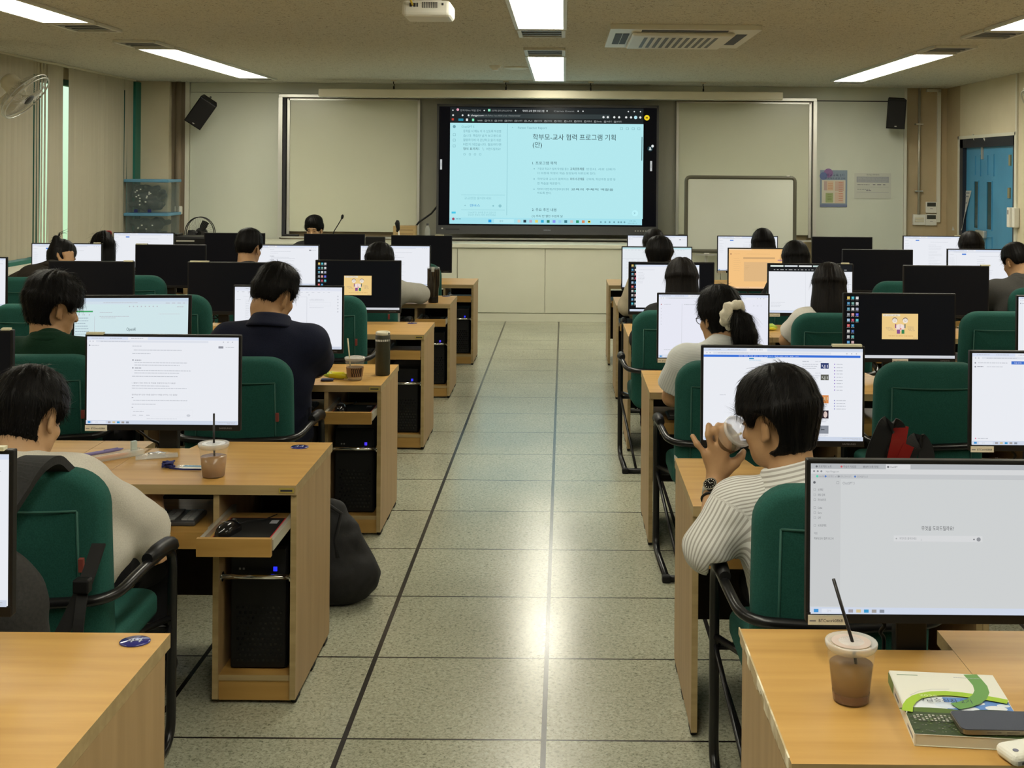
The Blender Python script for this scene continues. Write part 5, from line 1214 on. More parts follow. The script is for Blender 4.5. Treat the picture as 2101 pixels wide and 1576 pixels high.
# ---------------------------------------------------------------- people: bodies, clothes and hair as smooth blended volumes
def V(*a): return np.array(a if len(a) > 1 else a[0], float)
def smin(a, b, k):
    h = np.maximum(k - np.abs(a - b), 0) / k
    return np.minimum(a, b) - h * h * k * .25
def sstep(a, b, x):
    t = np.clip((x - a) / (b - a), 0, 1); return t * t * (3 - 2 * t)
class Field:
    def __init__(s, lo, hi, h):
        s.lo = np.array(lo, float); s.h = h
        n = np.ceil((np.array(hi) - s.lo) / h).astype(int) + 1
        s.ax = [(s.lo[i] + h * np.arange(n[i])).astype(np.float32) for i in range(3)]
        s.a = np.full(tuple(n), .12, np.float32)
    def sub(s, lo, hi, pad):
        sl = []
        for i in range(3):
            a = max(0, int((lo[i] - pad - s.lo[i]) / s.h)); b = min(len(s.ax[i]), int((hi[i] + pad - s.lo[i]) / s.h) + 2)
            if b <= a: return None, None
            sl.append(slice(a, b))
        return tuple(sl), (s.ax[0][sl[0]][:, None, None], s.ax[1][sl[1]][None, :, None], s.ax[2][sl[2]][None, None, :])
    def put(s, sl, d, k): s.a[sl] = smin(s.a[sl], d.astype(np.float32), k)
    def rc(s, a, b, ra, rb, k=.012, cut=None, sc=None):
        """tapered round limb from a to b; cut: flat end at b"""
        a, b = V(a), V(b); r = max(ra, rb)
        sl, g = s.sub(np.minimum(a, b) - r, np.maximum(a, b) + r, k + 2 * s.h)
        if sl is None: return s
        ab = b - a; L2 = max(1e-9, ab @ ab)
        p = [g[i] - a[i] for i in range(3)]
        t = np.clip((p[0] * ab[0] + p[1] * ab[1] + p[2] * ab[2]) / L2, 0, 1)
        d = np.sqrt(sum((p[i] - ab[i] * t) ** 2 for i in range(3))) - (ra + (rb - ra) * t)
        if cut:
            n = ab / math.sqrt(L2); d = np.maximum(d, sum((g[i] - b[i]) * n[i] for i in range(3)))
        s.put(sl, d, k); return s
    def el(s, c, r, Rm=None, k=.012):
        c, r = V(c), V(r); m = r.max()
        sl, g = s.sub(c - m, c + m, k + 2 * s.h)
        if sl is None: return s
        p = [g[i] - c[i] for i in range(3)]
        if Rm is not None: p = [sum(Rm[j, i] * p[j] for j in range(3)) for i in range(3)]
        k0 = np.sqrt(sum((p[i] / r[i]) ** 2 for i in range(3))); k1 = np.sqrt(sum((p[i] / r[i] ** 2) ** 2 for i in range(3)))
        s.put(sl, k0 * (k0 - 1) / np.maximum(k1, 1e-6), k); return s
    def plane(s, p, n):
        """keep the side n points away from"""
        p, n = V(p), V(n) / np.linalg.norm(n)
        s.a = np.maximum(s.a, ((s.ax[0] - p[0]) * n[0])[:, None, None] + ((s.ax[1] - p[1]) * n[1])[None, :, None] + ((s.ax[2] - p[2]) * n[2])[None, None, :]).astype(np.float32); return s
    def noise(s, amp, f, seed):
        r = np.random.RandomState(seed)
        x, y, z = s.ax[0][:, None, None], s.ax[1][None, :, None], s.ax[2][None, None, :]
        for q in range(3):
            w = r.uniform(.6, 1.4, 3) * f * (1.6 ** q); ph = r.uniform(0, 6.28, 3)
            s.a += (amp / (1.5 ** q) * np.sin(w[0] * x + ph[0] + 1.3 * np.sin(w[2] * z * .7)) * np.sin(w[1] * y + ph[1]) * np.sin(w[2] * z + ph[2] + .8 * np.sin(w[0] * x * .6))).astype(np.float32)
        return s
    def mesh(s):
        A = s.a; sg = A < 0
        nx, ny, nz = A.shape
        c = [sg[i:nx - 1 + i, j:ny - 1 + j, k:nz - 1 + k] for i in (0, 1) for j in (0, 1) for k in (0, 1)]
        cnt = sum(q.astype(np.int8) for q in c); mk = (cnt > 0) & (cnt < 8)
        I, J, K = np.nonzero(mk); n = len(I)
        idx = np.full(mk.shape, -1, np.int64); idx[I, J, K] = np.arange(n)
        off = [(i, j, k) for i in (0, 1) for j in (0, 1) for k in (0, 1)]
        val = [A[I + i, J + j, K + k] for i, j, k in off]
        acc = np.zeros((n, 3)); w = np.zeros(n)
        for a in range(8):
            for b in range(a + 1, 8):
                df = [off[b][q] - off[a][q] for q in range(3)]
                if sum(abs(q) for q in df) != 1: continue
                va, vb = val[a], val[b]; m = (va < 0) != (vb < 0)
                t = np.where(m, va / np.where(m, va - vb, 1), 0)
                for q in range(3): acc[:, q] += np.where(m, off[a][q] + df[q] * t, 0)
                w += m
        P_ = s.lo + (np.stack([I, J, K], 1) + acc / w[:, None]) * s.h
        quads = []
        for ax in range(3):
            B = np.moveaxis(sg, ax, 0); ID = np.moveaxis(idx, ax, 0)
            ch = B[:-1, 1:-1, 1:-1] != B[1:, 1:-1, 1:-1]
            i, j, k = np.nonzero(ch); j = j + 1; k = k + 1
            fl = B[i, j, k]
            q = np.stack([ID[i, j - 1, k - 1], ID[i, j, k - 1], ID[i, j, k], ID[i, j - 1, k]], 1)
            if ax == 1: fl = ~fl
            q[~fl] = q[~fl][:, ::-1]; quads.append(q[(q >= 0).all(1)])
        return P_, np.concatenate(quads)
PRESS = {'chair': None, 'ty': None}
def press(P_, what):
    """flatten what presses on the seat, against the backrest or under the keyboard tray"""
    c = PRESS['chair']
    if c is None: return P_
    P_ = P_.copy(); cs, sn = math.cos(c.rotation_euler.z), math.sin(c.rotation_euler.z); dx, dy = P_[:, 0] - c.location.x, P_[:, 1] - c.location.y
    x, y = dx * cs + dy * sn, -dx * sn + dy * cs; z = P_[:, 2]
    if what in ('trousers', 'body', 'shirt'):
        z = np.where((np.abs(x) < .245) & (np.abs(y) < .215), np.maximum(z, .4715 if what == 'body' else .4690), z)
    yb = -.175 + .0465 - .0872 * z + .028 * (np.minimum(np.abs(x), .228) / .228) ** 2 + (.004 if what == 'body' else .001)
    y = np.where((np.abs(x) < .236) & (z > .35) & (z < .928), np.maximum(y, yb), y)
    ax_ = (np.abs(x) > .235) & (np.abs(x) < .315) & (y > -.10) & (y < .185)
    if what in ('body', 'shirt', 'trousers'): z = np.where(ax_ & (z > .60) & (z < .655), .655, z)
    P_[:, 0], P_[:, 1], P_[:, 2] = c.location.x + x * cs - y * sn, c.location.y + x * sn + y * cs, z
    if PRESS['ty'] is not None and what in ('body', 'trousers'):
        P_[:, 2] = np.where((P_[:, 1] > PRESS['ty'] - .18) & (P_[:, 2] < .575) & (np.abs(x) < .30), np.minimum(P_[:, 2], .506 if what == 'trousers' else .500), P_[:, 2])
    return P_
def np_mesh(name, P_, Q, m, origin, parent=None, attr=None):
    if name in ('body', 'trousers', 'shirt', 'hair', 'hood', 'ponytail'): P_ = press(P_, name)
    me = bpy.data.meshes.new(name); n = len(P_)
    me.vertices.add(n); me.vertices.foreach_set('co', (P_ - V(origin)).astype(np.float32).ravel())
    me.loops.add(Q.size); me.loops.foreach_set('vertex_index', Q.astype(np.int32).ravel())
    me.polygons.add(len(Q)); me.polygons.foreach_set('loop_start', np.arange(0, Q.size, 4, dtype=np.int32))
    me.polygons.foreach_set('use_smooth', np.ones(len(Q), bool)); me.update(calc_edges=True)
    me.materials.append(m)
    if attr is not None:
        a = me.attributes.new('st', 'FLOAT', 'POINT'); a.data.foreach_set('value', attr.astype(np.float32))
    o = bpy.data.objects.new(name, me); COL.objects.link(o)
    if parent: o.parent = parent
    else: o.location = origin
    return o
def rotm(yaw, pitch, roll):
    """head frame: x right, y forward, z up; yaw to its left, pitch nods down, roll tips to its right"""
    return np.array(Matrix.Rotation(yaw, 3, 'Z') @ Matrix.Rotation(-pitch, 3, 'X') @ Matrix.Rotation(roll, 3, 'Y'))

def add_hand(f, wrist, d, nrm, curl=.5, spread=1.0, thumb=1, k=.006, s=1.0):
    """wrist point, finger direction, back-of-hand normal; thumb=+1 when the thumb lies along d x nrm"""
    d = V(d) / np.linalg.norm(d); nrm = V(nrm) - d * (V(nrm) @ d); nrm /= np.linalg.norm(nrm); sd = np.cross(d, nrm) * thumb
    w = V(wrist); kn = w + d * .088 * s
    for q in (-.028, -.010, .010, .026): f.rc(w + sd * q * .55 * s + d * .012, kn + sd * q * s, .016 * s, .0125 * s, .012)
    for q, L, r in ((.030, .072, .0095), (.010, .080, .0098), (-.011, .074, .0094), (-.031, .058, .0082)):
        p = kn + sd * q * s; dd = d + sd * q * 2.0 * spread; dd /= np.linalg.norm(dd); a = 0.0
        for i, fr in enumerate((.46, .30, .24)):
            a += curl * (1.0, 1.15, .8)[i]; e = dd * math.cos(a) - nrm * math.sin(a); p2 = p + e * L * fr * s
            f.rc(p, p2, r * s * (1 - .08 * i), r * s * (.92 - .09 * i), k); p = p2
    p = w + sd * .030 * s + d * .022 * s; t1 = p + (sd * .030 + d * .034 - nrm * .012) * s; t2 = t1 + (d * .03 + sd * .008 - nrm * .012) * s; t3 = t2 + (d * .022 - sd * .002 - nrm * .008) * s
    f.rc(p, t1, .016 * s, .0125 * s, .012); f.rc(t1, t2, .0115 * s, .0105 * s, k); f.rc(t2, t3, .0105 * s, .0085 * s, k)

FACE = [('el', (0, -.012, .030), (.0745, .094, .090)), ('el', (0, .030, -.040), (.0610, .062, .082)), ('el', (0, .052, -.092), (.036, .034, .027)), ('el', (0, .030, -.070), (.055, .050, .045)),
        ('el', (0, .072, .030), (.050, .022, .018)), ('el', (.038, .060, -.025), (.024, .020, .020)), ('el', (-.038, .060, -.025), (.024, .020, .020))]
def add_head(f, c, Rm, k=.02):
    c = V(c); W_ = lambda p: c + Rm @ V(p)
    for _, p, r in FACE: f.el(W_(p), r, Rm, k)
    f.rc(W_((0, .088, .008)), W_((0, .107, -.030)), .0085, .0125, .008)                        # nose
    for s in (-1, 1):
        f.el(W_((s * .010, .098, -.034)), (.008, .009, .007), Rm, .006)
        f.el(W_((s * .031, .077, .006)), (.015, .010, .008), Rm, .005)                          # lids
        E_ = Rm @ np.array(Matrix.Rotation(s * .28, 3, 'Z') @ Matrix.Rotation(-.18, 3, 'X'))
        f.el(W_((s * .079, -.012, -.020)), (.0070, .0165, .0275), E_, .008)                      # ear
        f.el(W_((s * .083, -.020, -.010)), (.0040, .0120, .018), E_, .004); f.el(W_((s * .077, .000, -.041)), (.0055, .008, .009), E_, .006)
    f.el(W_((0, .0905, -.063)), (.021, .010, .0055), Rm, .004); f.el(W_((0, .0885, -.073)), (.018, .010, .006), Rm, .004)   # lips

def hair_field(c, Rm, st, h):
    """offset surface of the skull whose thickness fades to nothing over face, ears and nape"""
    g = .16; lo = V(c) - V(.24, .24, .30 + st.get('len', 0)); hi = V(c) + V(.24, .24, .22)
    f = Field(lo, hi, h)
    X, Y, Z = f.ax[0][:, None, None] - c[0], f.ax[1][None, :, None] - c[1], f.ax[2][None, None, :] - c[2]
    x, y, z = [sum(Rm[j, i] * q for j, q in enumerate((X, Y, Z))) for i in range(3)]
    def ell(cx, cy, cz, rx, ry, rz):
        px, py, pz = x - cx, y - cy, z - cz
        k0 = np.sqrt((px / rx) ** 2 + (py / ry) ** 2 + (pz / rz) ** 2); k1 = np.sqrt((px / rx ** 2) ** 2 + (py / ry ** 2) ** 2 + (pz / rz ** 2) ** 2)
        return k0 * (k0 - 1) / np.maximum(k1, 1e-6)
    base = ell(0, -.012, .03, .0745, .094, .090)
    nk = np.sqrt(x ** 2 + (y + .030) ** 2) - .054; nk = np.maximum(nk, z + .01); base = smin(base, nk, .05)
    vol = st.get('vol', .02); nape = st.get('nape', -.085); fr = st.get('fringe', .055)
    t = vol * (.72 + .28 * sstep(-.03, .08, z)) + st.get('top', .006) * sstep(.06, .13, z) + st.get('crown', .0) * sstep(.02, -.10, y) * sstep(-.05, .05, z)
    t = t * (.55 + .45 * sstep(nape, nape + .075, z)) - .09 * (1 - sstep(nape - .012, nape + st.get('fade', .03), z))
    yl = np.where(z > fr, .075 + (z - fr) * 3, np.where(z > -.005, .030 + (z + .005) * .5, .008 + np.minimum(0, z + .005) * .25))
    t = t - .6 * np.clip(y - yl, 0, .12)
    if st.get('ear', True):
        de = np.sqrt((y + .008) ** 2 + ((z + .022) * .85) ** 2); t = t - .05 * (1 - sstep(.030, .052, de)) * (np.abs(x) > .04)
    d = base - t
    if 'len' in st:                                                                             # long hair falling behind and beside the face
        L = st['len']; w = st.get('wid', .098)
        cz = -L / 2 + .0; q = ell(0, -.030, cz, w, st.get('dep', .088), L / 2 + .10)
        q = np.maximum(q, -(z + L + .02 * np.sin(x * 60))); q = np.maximum(q, .55 * (y - (.034 - .25 * np.clip(-z, 0, .2))))
        inner = ell(0, .02, -.10, .070, .075, .16); q = np.maximum(q, -(inner + .004))
        d = smin(d, q, .03)
        top = base - vol; top = np.maximum(top, -(z - .02)); top = np.maximum(top, y - .06); d = smin(d, top, .02)
    if 'part' in st: d = d + .0045 * np.exp(-(x - .004) ** 2 / .00004) * sstep(.09, .11, z)
    f.a = np.broadcast_to(d, f.a.shape).astype(np.float32).copy()
    W_ = lambda p: V(c) + Rm @ V(p)
    for a, b, ra, rb, k in st.get('extra', []): f.rc(W_(a), W_(b), ra, rb, k)
    for k in range(st.get('spikes', 0)):
        r = random.Random(k * 7 + 3); a = r.uniform(-1.9, 1.9); e = r.uniform(.3, 1.2)
        n = V(math.sin(a) * math.cos(e), -math.cos(a) * math.cos(e) * .8 + .1, math.sin(e)); p = V(0, -.012, .03) + n * V(.088, .108, .104)
        f.rc(W_(p), W_(p + n * r.uniform(.008, .022) + V(r.uniform(-.02, .02), r.uniform(-.02, .02), r.uniform(-.012, .012))), .010, .002, .008)
    P_, Q = f.mesh()
    if len(P_) == 0: return P_, Q
    loc = (P_ - V(c)) @ Rm; az = np.arctan2(loc[:, 0], loc[:, 1] + .012); rr = np.random.RandomState(st.get('seed', 1)); am = st.get('rough', .0016)
    n = loc - V(0, -.012, .0); n /= np.linalg.norm(n, axis=1)[:, None]; q = np.zeros(len(P_))
    for i in range(7):
        fq = rr.uniform(9, 46); q += np.sin(az * fq + loc[:, 2] * rr.uniform(-18, 18) + rr.uniform(0, 6.28)) / (1 + i * .2)
    return P_ + (n @ Rm.T) * (q * am * .55)[:, None], Q

def strands(P_, Q, c, Rm, st, n, seed=1):
    """fine tapering locks lying along the hair surface, flowing away from the crown"""
    r = np.random.RandomState(seed); A = P_[Q]; nf = np.cross(A[:, 2] - A[:, 0], A[:, 3] - A[:, 1]); ar = np.linalg.norm(nf, axis=1); pick = r.choice(len(Q), n, p=ar / ar.sum())
    p = A[pick].mean(1) + r.normal(0, .0015, (n, 3)); nn = nf[pick] / ar[pick][:, None]; loc = (p - c) @ Rm
    keep = ((nn * (p - c)).sum(1) > -.02); p, nn, loc = p[keep], nn[keep], loc[keep]; n = len(p)
    crown = V(st.get('cx', .012), -.055, .125); fl = (loc - crown) @ Rm.T; fl[:, 2] -= np.where(loc[:, 2] < .03, .10, 0.0)
    fl -= nn * (fl * nn).sum(1)[:, None]; fl /= np.maximum(1e-6, np.linalg.norm(fl, axis=1))[:, None]
    sw = st.get('sweep', .25); sd = np.cross(nn, fl); fl = fl + sd * r.normal(0, sw, n)[:, None]; fl /= np.linalg.norm(fl, axis=1)[:, None]
    L = st.get('slen', .038) * r.uniform(.5, 1.3, n) * (1 if 'len' in st else np.where(loc[:, 2] < -.055, .28, np.where((loc[:, 2] < .02) & (np.abs(loc[:, 0]) > .05), .45, 1))); off = r.uniform(.0002, st.get('puff', .0045), n); wd = r.uniform(.0009, .0022, n)
    K = 4; vs = []; 
    for i in range(K + 1):
        t = i / K; q = p + fl * (L * t)[:, None] + nn * (off * math.sin(math.pi * t * .75) - .0006 - .012 * (t * L / .09) ** 2)[:, None]; q[:, 2] -= L * .10 * t * t
        w = sd * (wd * (1 - t) ** .7 * .5 + .00012)[:, None]; vs += [q - w, q + w]
    VV = np.stack(vs, 1).reshape(-1, 3); b = np.arange(n)[:, None] * (2 * K + 2); q = [np.stack([b[:, 0] + 2 * i, b[:, 0] + 2 * i + 1, b[:, 0] + 2 * i + 3, b[:, 0] + 2 * i + 2], 1) for i in range(K)]
    return np.concatenate([P_, VV]), np.concatenate([Q] + [x + len(P_) for x in q])
SHIRTS = {}
def cloth(name, c, rough=.85, rib=None):
    if name not in SHIRTS:
        c2 = tuple(min(1, x * 1.14 + .002) for x in c)
        SHIRTS[name] = noise_mat(name, c, c2, rib or (260, 260, 260), rough, 3, bump=.25, spec=.2, bscale=rib)
    return SHIRTS[name]
def stripe_mat(name, c1, c2, per, w):
    m = bpy.data.materials.new(name); t, b = _nodes(m)
    a = N(t, 'ShaderNodeAttribute', attribute_name='st'); d = N(t, 'ShaderNodeMath', operation='DIVIDE'); d.inputs[1].default_value = per; t.links.new(a.outputs['Fac'], d.inputs[0])
    fr = N(t, 'ShaderNodeMath', operation='FRACT'); t.links.new(d.outputs[0], fr.inputs[0])
    cr = N(t, 'ShaderNodeValToRGB'); e = cr.color_ramp.elements; e[0].position = w - .08; e[0].color = (*c1, 1); e[1].position = w + .02; e[1].color = (*c2, 1); k = e.new(.94); k.color = (*c2, 1); k = e.new(.995); k.color = (*c1, 1)
    t.links.new(fr.outputs[0], cr.inputs[0]); t.links.new(cr.outputs[0], b.inputs['Base Color']); b.inputs['Roughness'].default_value = .8; b.inputs['Specular IOR Level'].default_value = .2
    return m
PANTS = cloth('dark_trousers', (.006, .006, .008)); SHOE = mat('dark_shoe', (.03, .03, .032), .5); EYE = mat('dark_eye', (.01, .008, .007), .2)

def person(label, hip, head, yaw=0, pitch=15, roll=0, face=0, sh=.158, girth=.96, hair=None, top=None, sleeve='short', loose=.012, arms=None, skin='skin', h=.0085, hh=.0055, tscale=1.0, collar=None, hairmat='hair', hem=.50, seat=True, neckw=1.0, stripes=False, extra=None, legs=True, typ=None, lift=0.008, drop=0.0, nbo=(0, 0, 0), hood=False, hs=1.0, nst=900):
    F_ = R(face); fw = V(-math.sin(F_), math.cos(F_), 0); rt = V(math.cos(F_), math.sin(F_), 0); up0 = V(0, 0, 1)
    H0 = V(hip[0], hip[1], .525); Hc = V(head); pr = R(pitch)
    Rm = rotm(F_ + R(yaw), pr, R(roll))
    Nb = Hc + fw * (-.045 - .10 * math.sin(pr)) + up0 * (-.178 + .03 * math.sin(pr) + lift)
    Nb = Nb + V(nbo)
    up = Nb - H0; L = np.linalg.norm(up); up /= L; q = L / .5
    T = np.stack([rt, np.cross(up, rt), up], 1)
    if arms and 'twist' in arms: tw = R(arms['twist']); rt2 = rt * math.cos(tw) + np.cross(up, rt) * math.sin(tw); T = np.stack([rt2, np.cross(up, rt2), up], 1)
    at = lambda x, y, t: H0 + up * (t * L) + T[:, 0] * x + T[:, 1] * y
    SHL = {}; 
    for s, k in ((-1, 'L'), (1, 'R')): SHL[k] = at(s * sh, .012, .905 - drop)
    PRESS['chair'] = min(CH.values(), key=lambda c: (c.location.x - hip[0]) ** 2 + (c.location.y - hip[1]) ** 2) if face == 0 else None; PRESS['ty'] = front(*typ) if typ else None
    root = thing('person', label, 'person', (hip[0], hip[1], 0))
    O = (hip[0], hip[1], 0)
    def torso(f, e, k=.06, top_=True):
        f.el(at(0, .0, .02), (.172 * girth + e, .125 * girth + e, .115 + e), T, k); f.el(at(0, -.012 * q, .30), (.155 * girth + e, .112 * girth + e, .15 * q + e), T, k)
        f.el(at(0, -.006, .60), (.162 * girth + e, .115 * girth + e, .16 * q + e), T, k); f.el(at(0, -.004, .82), (sh * .90 + e, .098 * girth + e, .10 * q + e), T, k)
        f.rc(SHL['L'] + T[:, 0] * .02, SHL['R'] - T[:, 0] * .02, .058 * girth + e, .058 * girth + e, k)
        for s_ in 'LR': f.rc(Nb + up * .025, SHL[s_] * .55 + Nb * .45 - up * .012, .050 + e * .6, .046 + e, .05)
    A = {}
    ty = front(*typ) if typ else hip[1] + .5
    for s, k in ((-1, 'L'), (1, 'R')):
        S = SHL[k]; d = (arms or {}).get(k)
        if d is None:
            wr = V(hip[0], hip[1], 0) + rt * (s * .11) + fw * (ty - hip[1] - .045) * (1 if face == 0 else .9); wr[2] = .632
            mid = (S + wr) / 2; el = mid + rt * s * .085 + V(0, 0, -.11) - fw * .04; el[2] = max(el[2], .722)
            d = dict(el=el, wr=wr, hd=fw * .95 - rt * s * .12 - up0 * .02, hn=up0, curl=.16)
        A[k] = d
    lo = np.minimum.reduce([H0, Hc] + [V(A[k][j]) for k in A for j in ('el', 'wr')]) - .30; hi = np.maximum.reduce([H0, Hc] + [V(A[k][j]) for k in A for j in ('el', 'wr')]) + .30
    kn = {}; an = {}
    for s, k in ((-1, 'L'), (1, 'R')):
        hp = H0 + rt * s * .09 + V(0, 0, -.005); kn[k] = V(hip[0], hip[1], 0) + rt * s * .112 + fw * .42 + V(0, 0, .418); an[k] = kn[k] - V(0, 0, .335) - fw * .03
    lo = np.minimum.reduce([lo] + list(an.values()) + [V(an['L']) + fw * .2]) - .12; hi = np.maximum.reduce([hi] + list(kn.values()) + [V(an['L']) + fw * .2]) + .12; lo[2] = -.01
    # body, one surface
    f = Field(lo, hi, h); torso(f, 0)
    add_head(f, Hc, Rm * hs if hs != 1 else Rm); W_ = lambda p: Hc + Rm @ V(p)
    f.rc(Nb - up * .03, W_((0, -.026, -.055)), .060 * neckw, .054 * neckw, .03); f.rc(W_((0, -.045, -.075)), Nb - fw * .01, .044 * neckw, .05 * neckw, .03)
    for s, k in ((-1, 'L'), (1, 'R')):
        d = A[k]; f.rc(SHL[k], d['el'], .050, .040, .03); f.rc(d['el'], d['wr'], .040, .0265, .02)
        wr = V(d['wr']); fa = wr - V(d['el']); fa /= np.linalg.norm(fa)
        if 'custom' in d: d['custom'](f)
        else: add_hand(f, wr + fa * .012, d.get('hd', fa), d.get('hn', up0), d.get('curl', .38), 1.0, d.get('th', -s if face == 0 or True else s))
        f.rc(H0 + rt * s * .09, kn[k], .080, .056, .04); f.rc(kn[k], an[k], .053, .036, .02); f.rc(an[k] - V(0, 0, .03) - fw * .03, an[k] + fw * .13 - V(0, 0, .045), .030, .024, .02)
    P_, Q = f.mesh(); np_mesh('body', P_, Q, M[skin], O, root)
    # eyes and brows
    for s in (-1, 1):
        b = MB(); Rr = Matrix([list(r_) for r_ in Rm]).to_4x4(); TT = Matrix.Translation(Hc - V(O)) @ Rr
        b.lathe([(.0001, -.0035), (.0042, -.0025), (.0052, 0), (.0042, .0025), (.0001, .0035)], EYE, 12, T=TT @ Matrix.Translation((s * .031, .0855, .0055)) @ Matrix.Diagonal((2.3, .55, .75, 1))); b.build('eye', root)
        b = MB(); b.tube([TT @ Vector((s * .014, .0935, .026)), TT @ Vector((s * .032, .0915, .031)), TT @ Vector((s * .050, .080, .026))], [.0014, .0022, .0010], M['hair'], 6); b.build('eyebrow', root)
    # trousers and shoes
    f = Field(lo, hi, max(h, .008)); f.el(H0, (.178 * girth, .135 * girth, .105), T, .05)
    for s, k in ((-1, 'L'), (1, 'R')): f.rc(H0 + rt * s * .09, kn[k], .092, .062, .05); f.rc(kn[k], an[k] + V(0, 0, .03), .060, .052, .02, cut=True)
    f.plane((0, 0, .435 - .0), (0, 0, -1)) if False else None
    f.noise(.0025, 26, 5); P_, Q = f.mesh(); np_mesh('trousers', P_, Q, PANTS, O, root)
    for k in 'LR':
        f = Field(np.minimum(an[k], an[k] + fw * .16) - .09, np.maximum(an[k], an[k] + fw * .16) + .09, .007)
        a0 = an[k].copy(); a0[2] = .045; f.rc(a0 - fw * .045, a0 + fw * .13, .042, .040, .02); f.rc(a0, a0 + V(0, 0, .05), .04, .045, .02); f.plane((0, 0, .003), (0, 0, -1)); P_, Q = f.mesh(); np_mesh('shoe', P_, Q, SHOE, O, root)
    # shirt
    f = Field(lo, hi, h); torso(f, loose); sm = .35
    for s, k in ((-1, 'L'), (1, 'R')):
        d = A[k]; S, e, wv = SHL[k], V(d['el']), V(d['wr'])
        if sleeve == 'short': f.rc(S, S + (e - S) * d.get('sl', .72), .056 + loose, .052 + loose * 1.2 + d.get('flare', .008), .035, cut=True)
        elif sleeve == 'half': f.rc(S, e - (e - S) * .02, .056 + loose * .8, .052 + loose * .8 + d.get('flare', .0), .035); 
        else: f.rc(S, e, .056 + loose, .047 + loose * 1.2, .035); f.rc(e, e + (wv - e) * .93, .046 + loose * 1.2, .034 + loose * .6, .02, cut=True)
    f.noise(.0030 + loose * .12, 17, int(abs(hip[0]) * 100) + 3)
    f.plane(at(0, 0, 0) - up0 * (.525 - hem), -up0 * 1.0)
    P_, Q = f.mesh(); at_ = None
    if stripes:
        loc = (P_ - H0) @ T; at_ = np.arctan2(loc[:, 0], -(loc[:, 1] - .05)) * .19; yk = (loc[:, 2] > L * .80); at_ = np.where(yk, loc[:, 2] + loc[:, 1], at_)
        for s, k in ((-1, 'L'), (1, 'R')):
            a = V(A[k]['el']) - SHL[k]; Ln = np.linalg.norm(a); a /= Ln; rel = P_ - SHL[k]; t = rel @ a; dist = np.linalg.norm(rel - t[:, None] * a, axis=1)
            pq = np.cross(a, V(0, 1, 0)); pq /= np.linalg.norm(pq); pq2 = np.cross(a, pq); msk = (t > .012) & (dist < .115) & (s * (loc[:, 0]) > sh * .90); at_ = np.where(msk, np.arctan2(rel @ pq, rel @ pq2) * .072, at_)
    np_mesh('shirt', P_, Q, top, O, root, at_)
    if collar:
        f = Field(Nb - .16, Nb + .16, .005); n = Hc - Nb; n = n / np.linalg.norm(n); n = n * .7 + up * .3; a1 = np.cross(n, rt); a1 /= np.linalg.norm(a1); a2 = np.cross(n, a1)
        for i in range(64):
            a = 2 * math.pi * i / 64; b_ = 2 * math.pi * (i + 1) / 64; hgt = collar.get('h', .03)
            pt = lambda w, z, r_: Nb + n * z + a1 * math.cos(w) * r_ * 1.02 + a2 * math.sin(w) * r_
            zb = collar.get('z', .038); bk = -math.cos(0)  # ring around the neck
            f.rc(pt(a, zb, .070 * neckw), pt(b_, zb, .070 * neckw), .010, .010, .01); f.rc(pt(a, zb + hgt, .066 * neckw), pt(b_, zb + hgt, .066 * neckw), .007, .007, .012)
            f.rc(pt(a, zb, .070 * neckw), pt(a, zb + hgt, .066 * neckw), .0085, .007, .008)
            if collar.get('fold'): f.rc(pt(a, zb + hgt, .068 * neckw), pt(a, zb - .018, .094 * neckw), .0065, .0065, .012)
        P_, Q = f.mesh(); at2 = (P_ - Nb) @ n if stripes else None; np_mesh('collar', P_, Q, collar.get('m', top), O, root, at2)
    if hood:
        f = Field(Nb - .26, Nb + .2, .007); b0 = Nb - fw * .075 - up * .01
        f.el(b0, (.115, .06, .075), T, .03); f.rc(b0 + rt * .09, b0 + rt * .10 + fw * .13, .035, .028, .03); f.rc(b0 - rt * .09, b0 - rt * .10 + fw * .13, .035, .028, .03); f.noise(.004, 30, 9); P_, Q = f.mesh(); np_mesh('hood', P_, Q, top, O, root)
    if hair: 
        P_, Q = hair_field(Hc, Rm, hair, hh); P_, Q = strands(P_, Q, Hc, Rm, hair, nst, int(abs(hip[1]) * 100)); np_mesh('hair', P_, Q, M[hairmat], O, root)
    if extra: extra(root, Hc, Rm, V(O), dict(S=SHL, T=T, up=up, Nb=Nb, rt=rt, fw=fw, A=A))
    return root

SHORT = dict(vol=.019, top=.008, nape=-.10, fringe=.058, rough=.0013)
FULL = dict(vol=.027, top=.010, nape=-.11, fringe=.035, ear=True, rough=.0016, crown=.006)
LONG = dict(vol=.017, top=.004, nape=-.2, fringe=.06, ear=False, len=.26, rough=.0012, slen=.07, sweep=.08, puff=.003)
CREAM = cloth('cream_t_shirt', (.47, .445, .385)); NAVY = cloth('navy_polo', (.0065, .0085, .022), .9); GREENS = cloth('dark_green_knit', (.005, .026, .013), .95, (90, 90, 420)); GREYH = cloth('grey_hoodie', (.33, .32, .28), .95); JACK = cloth('dark_brown_jacket', (.020, .016, .012), .9)
WHITE = cloth('white_top', (.55, .53, .48)); BEIGE = cloth('beige_shirt', (.36, .31, .22)); DGREY = cloth('dark_grey_shirt', (.055, .054, .050)); BLACKC = cloth('black_top', (.012, .012, .013)); CREW = stripe_mat('white_shirt_fine_lines', (.54, .55, .53), (.42, .44, .43), .010, .70)
STRIPE = stripe_mat('white_shirt_beige_stripes', (.60, .60, .57), (.34, .325, .30), .0125, .58)

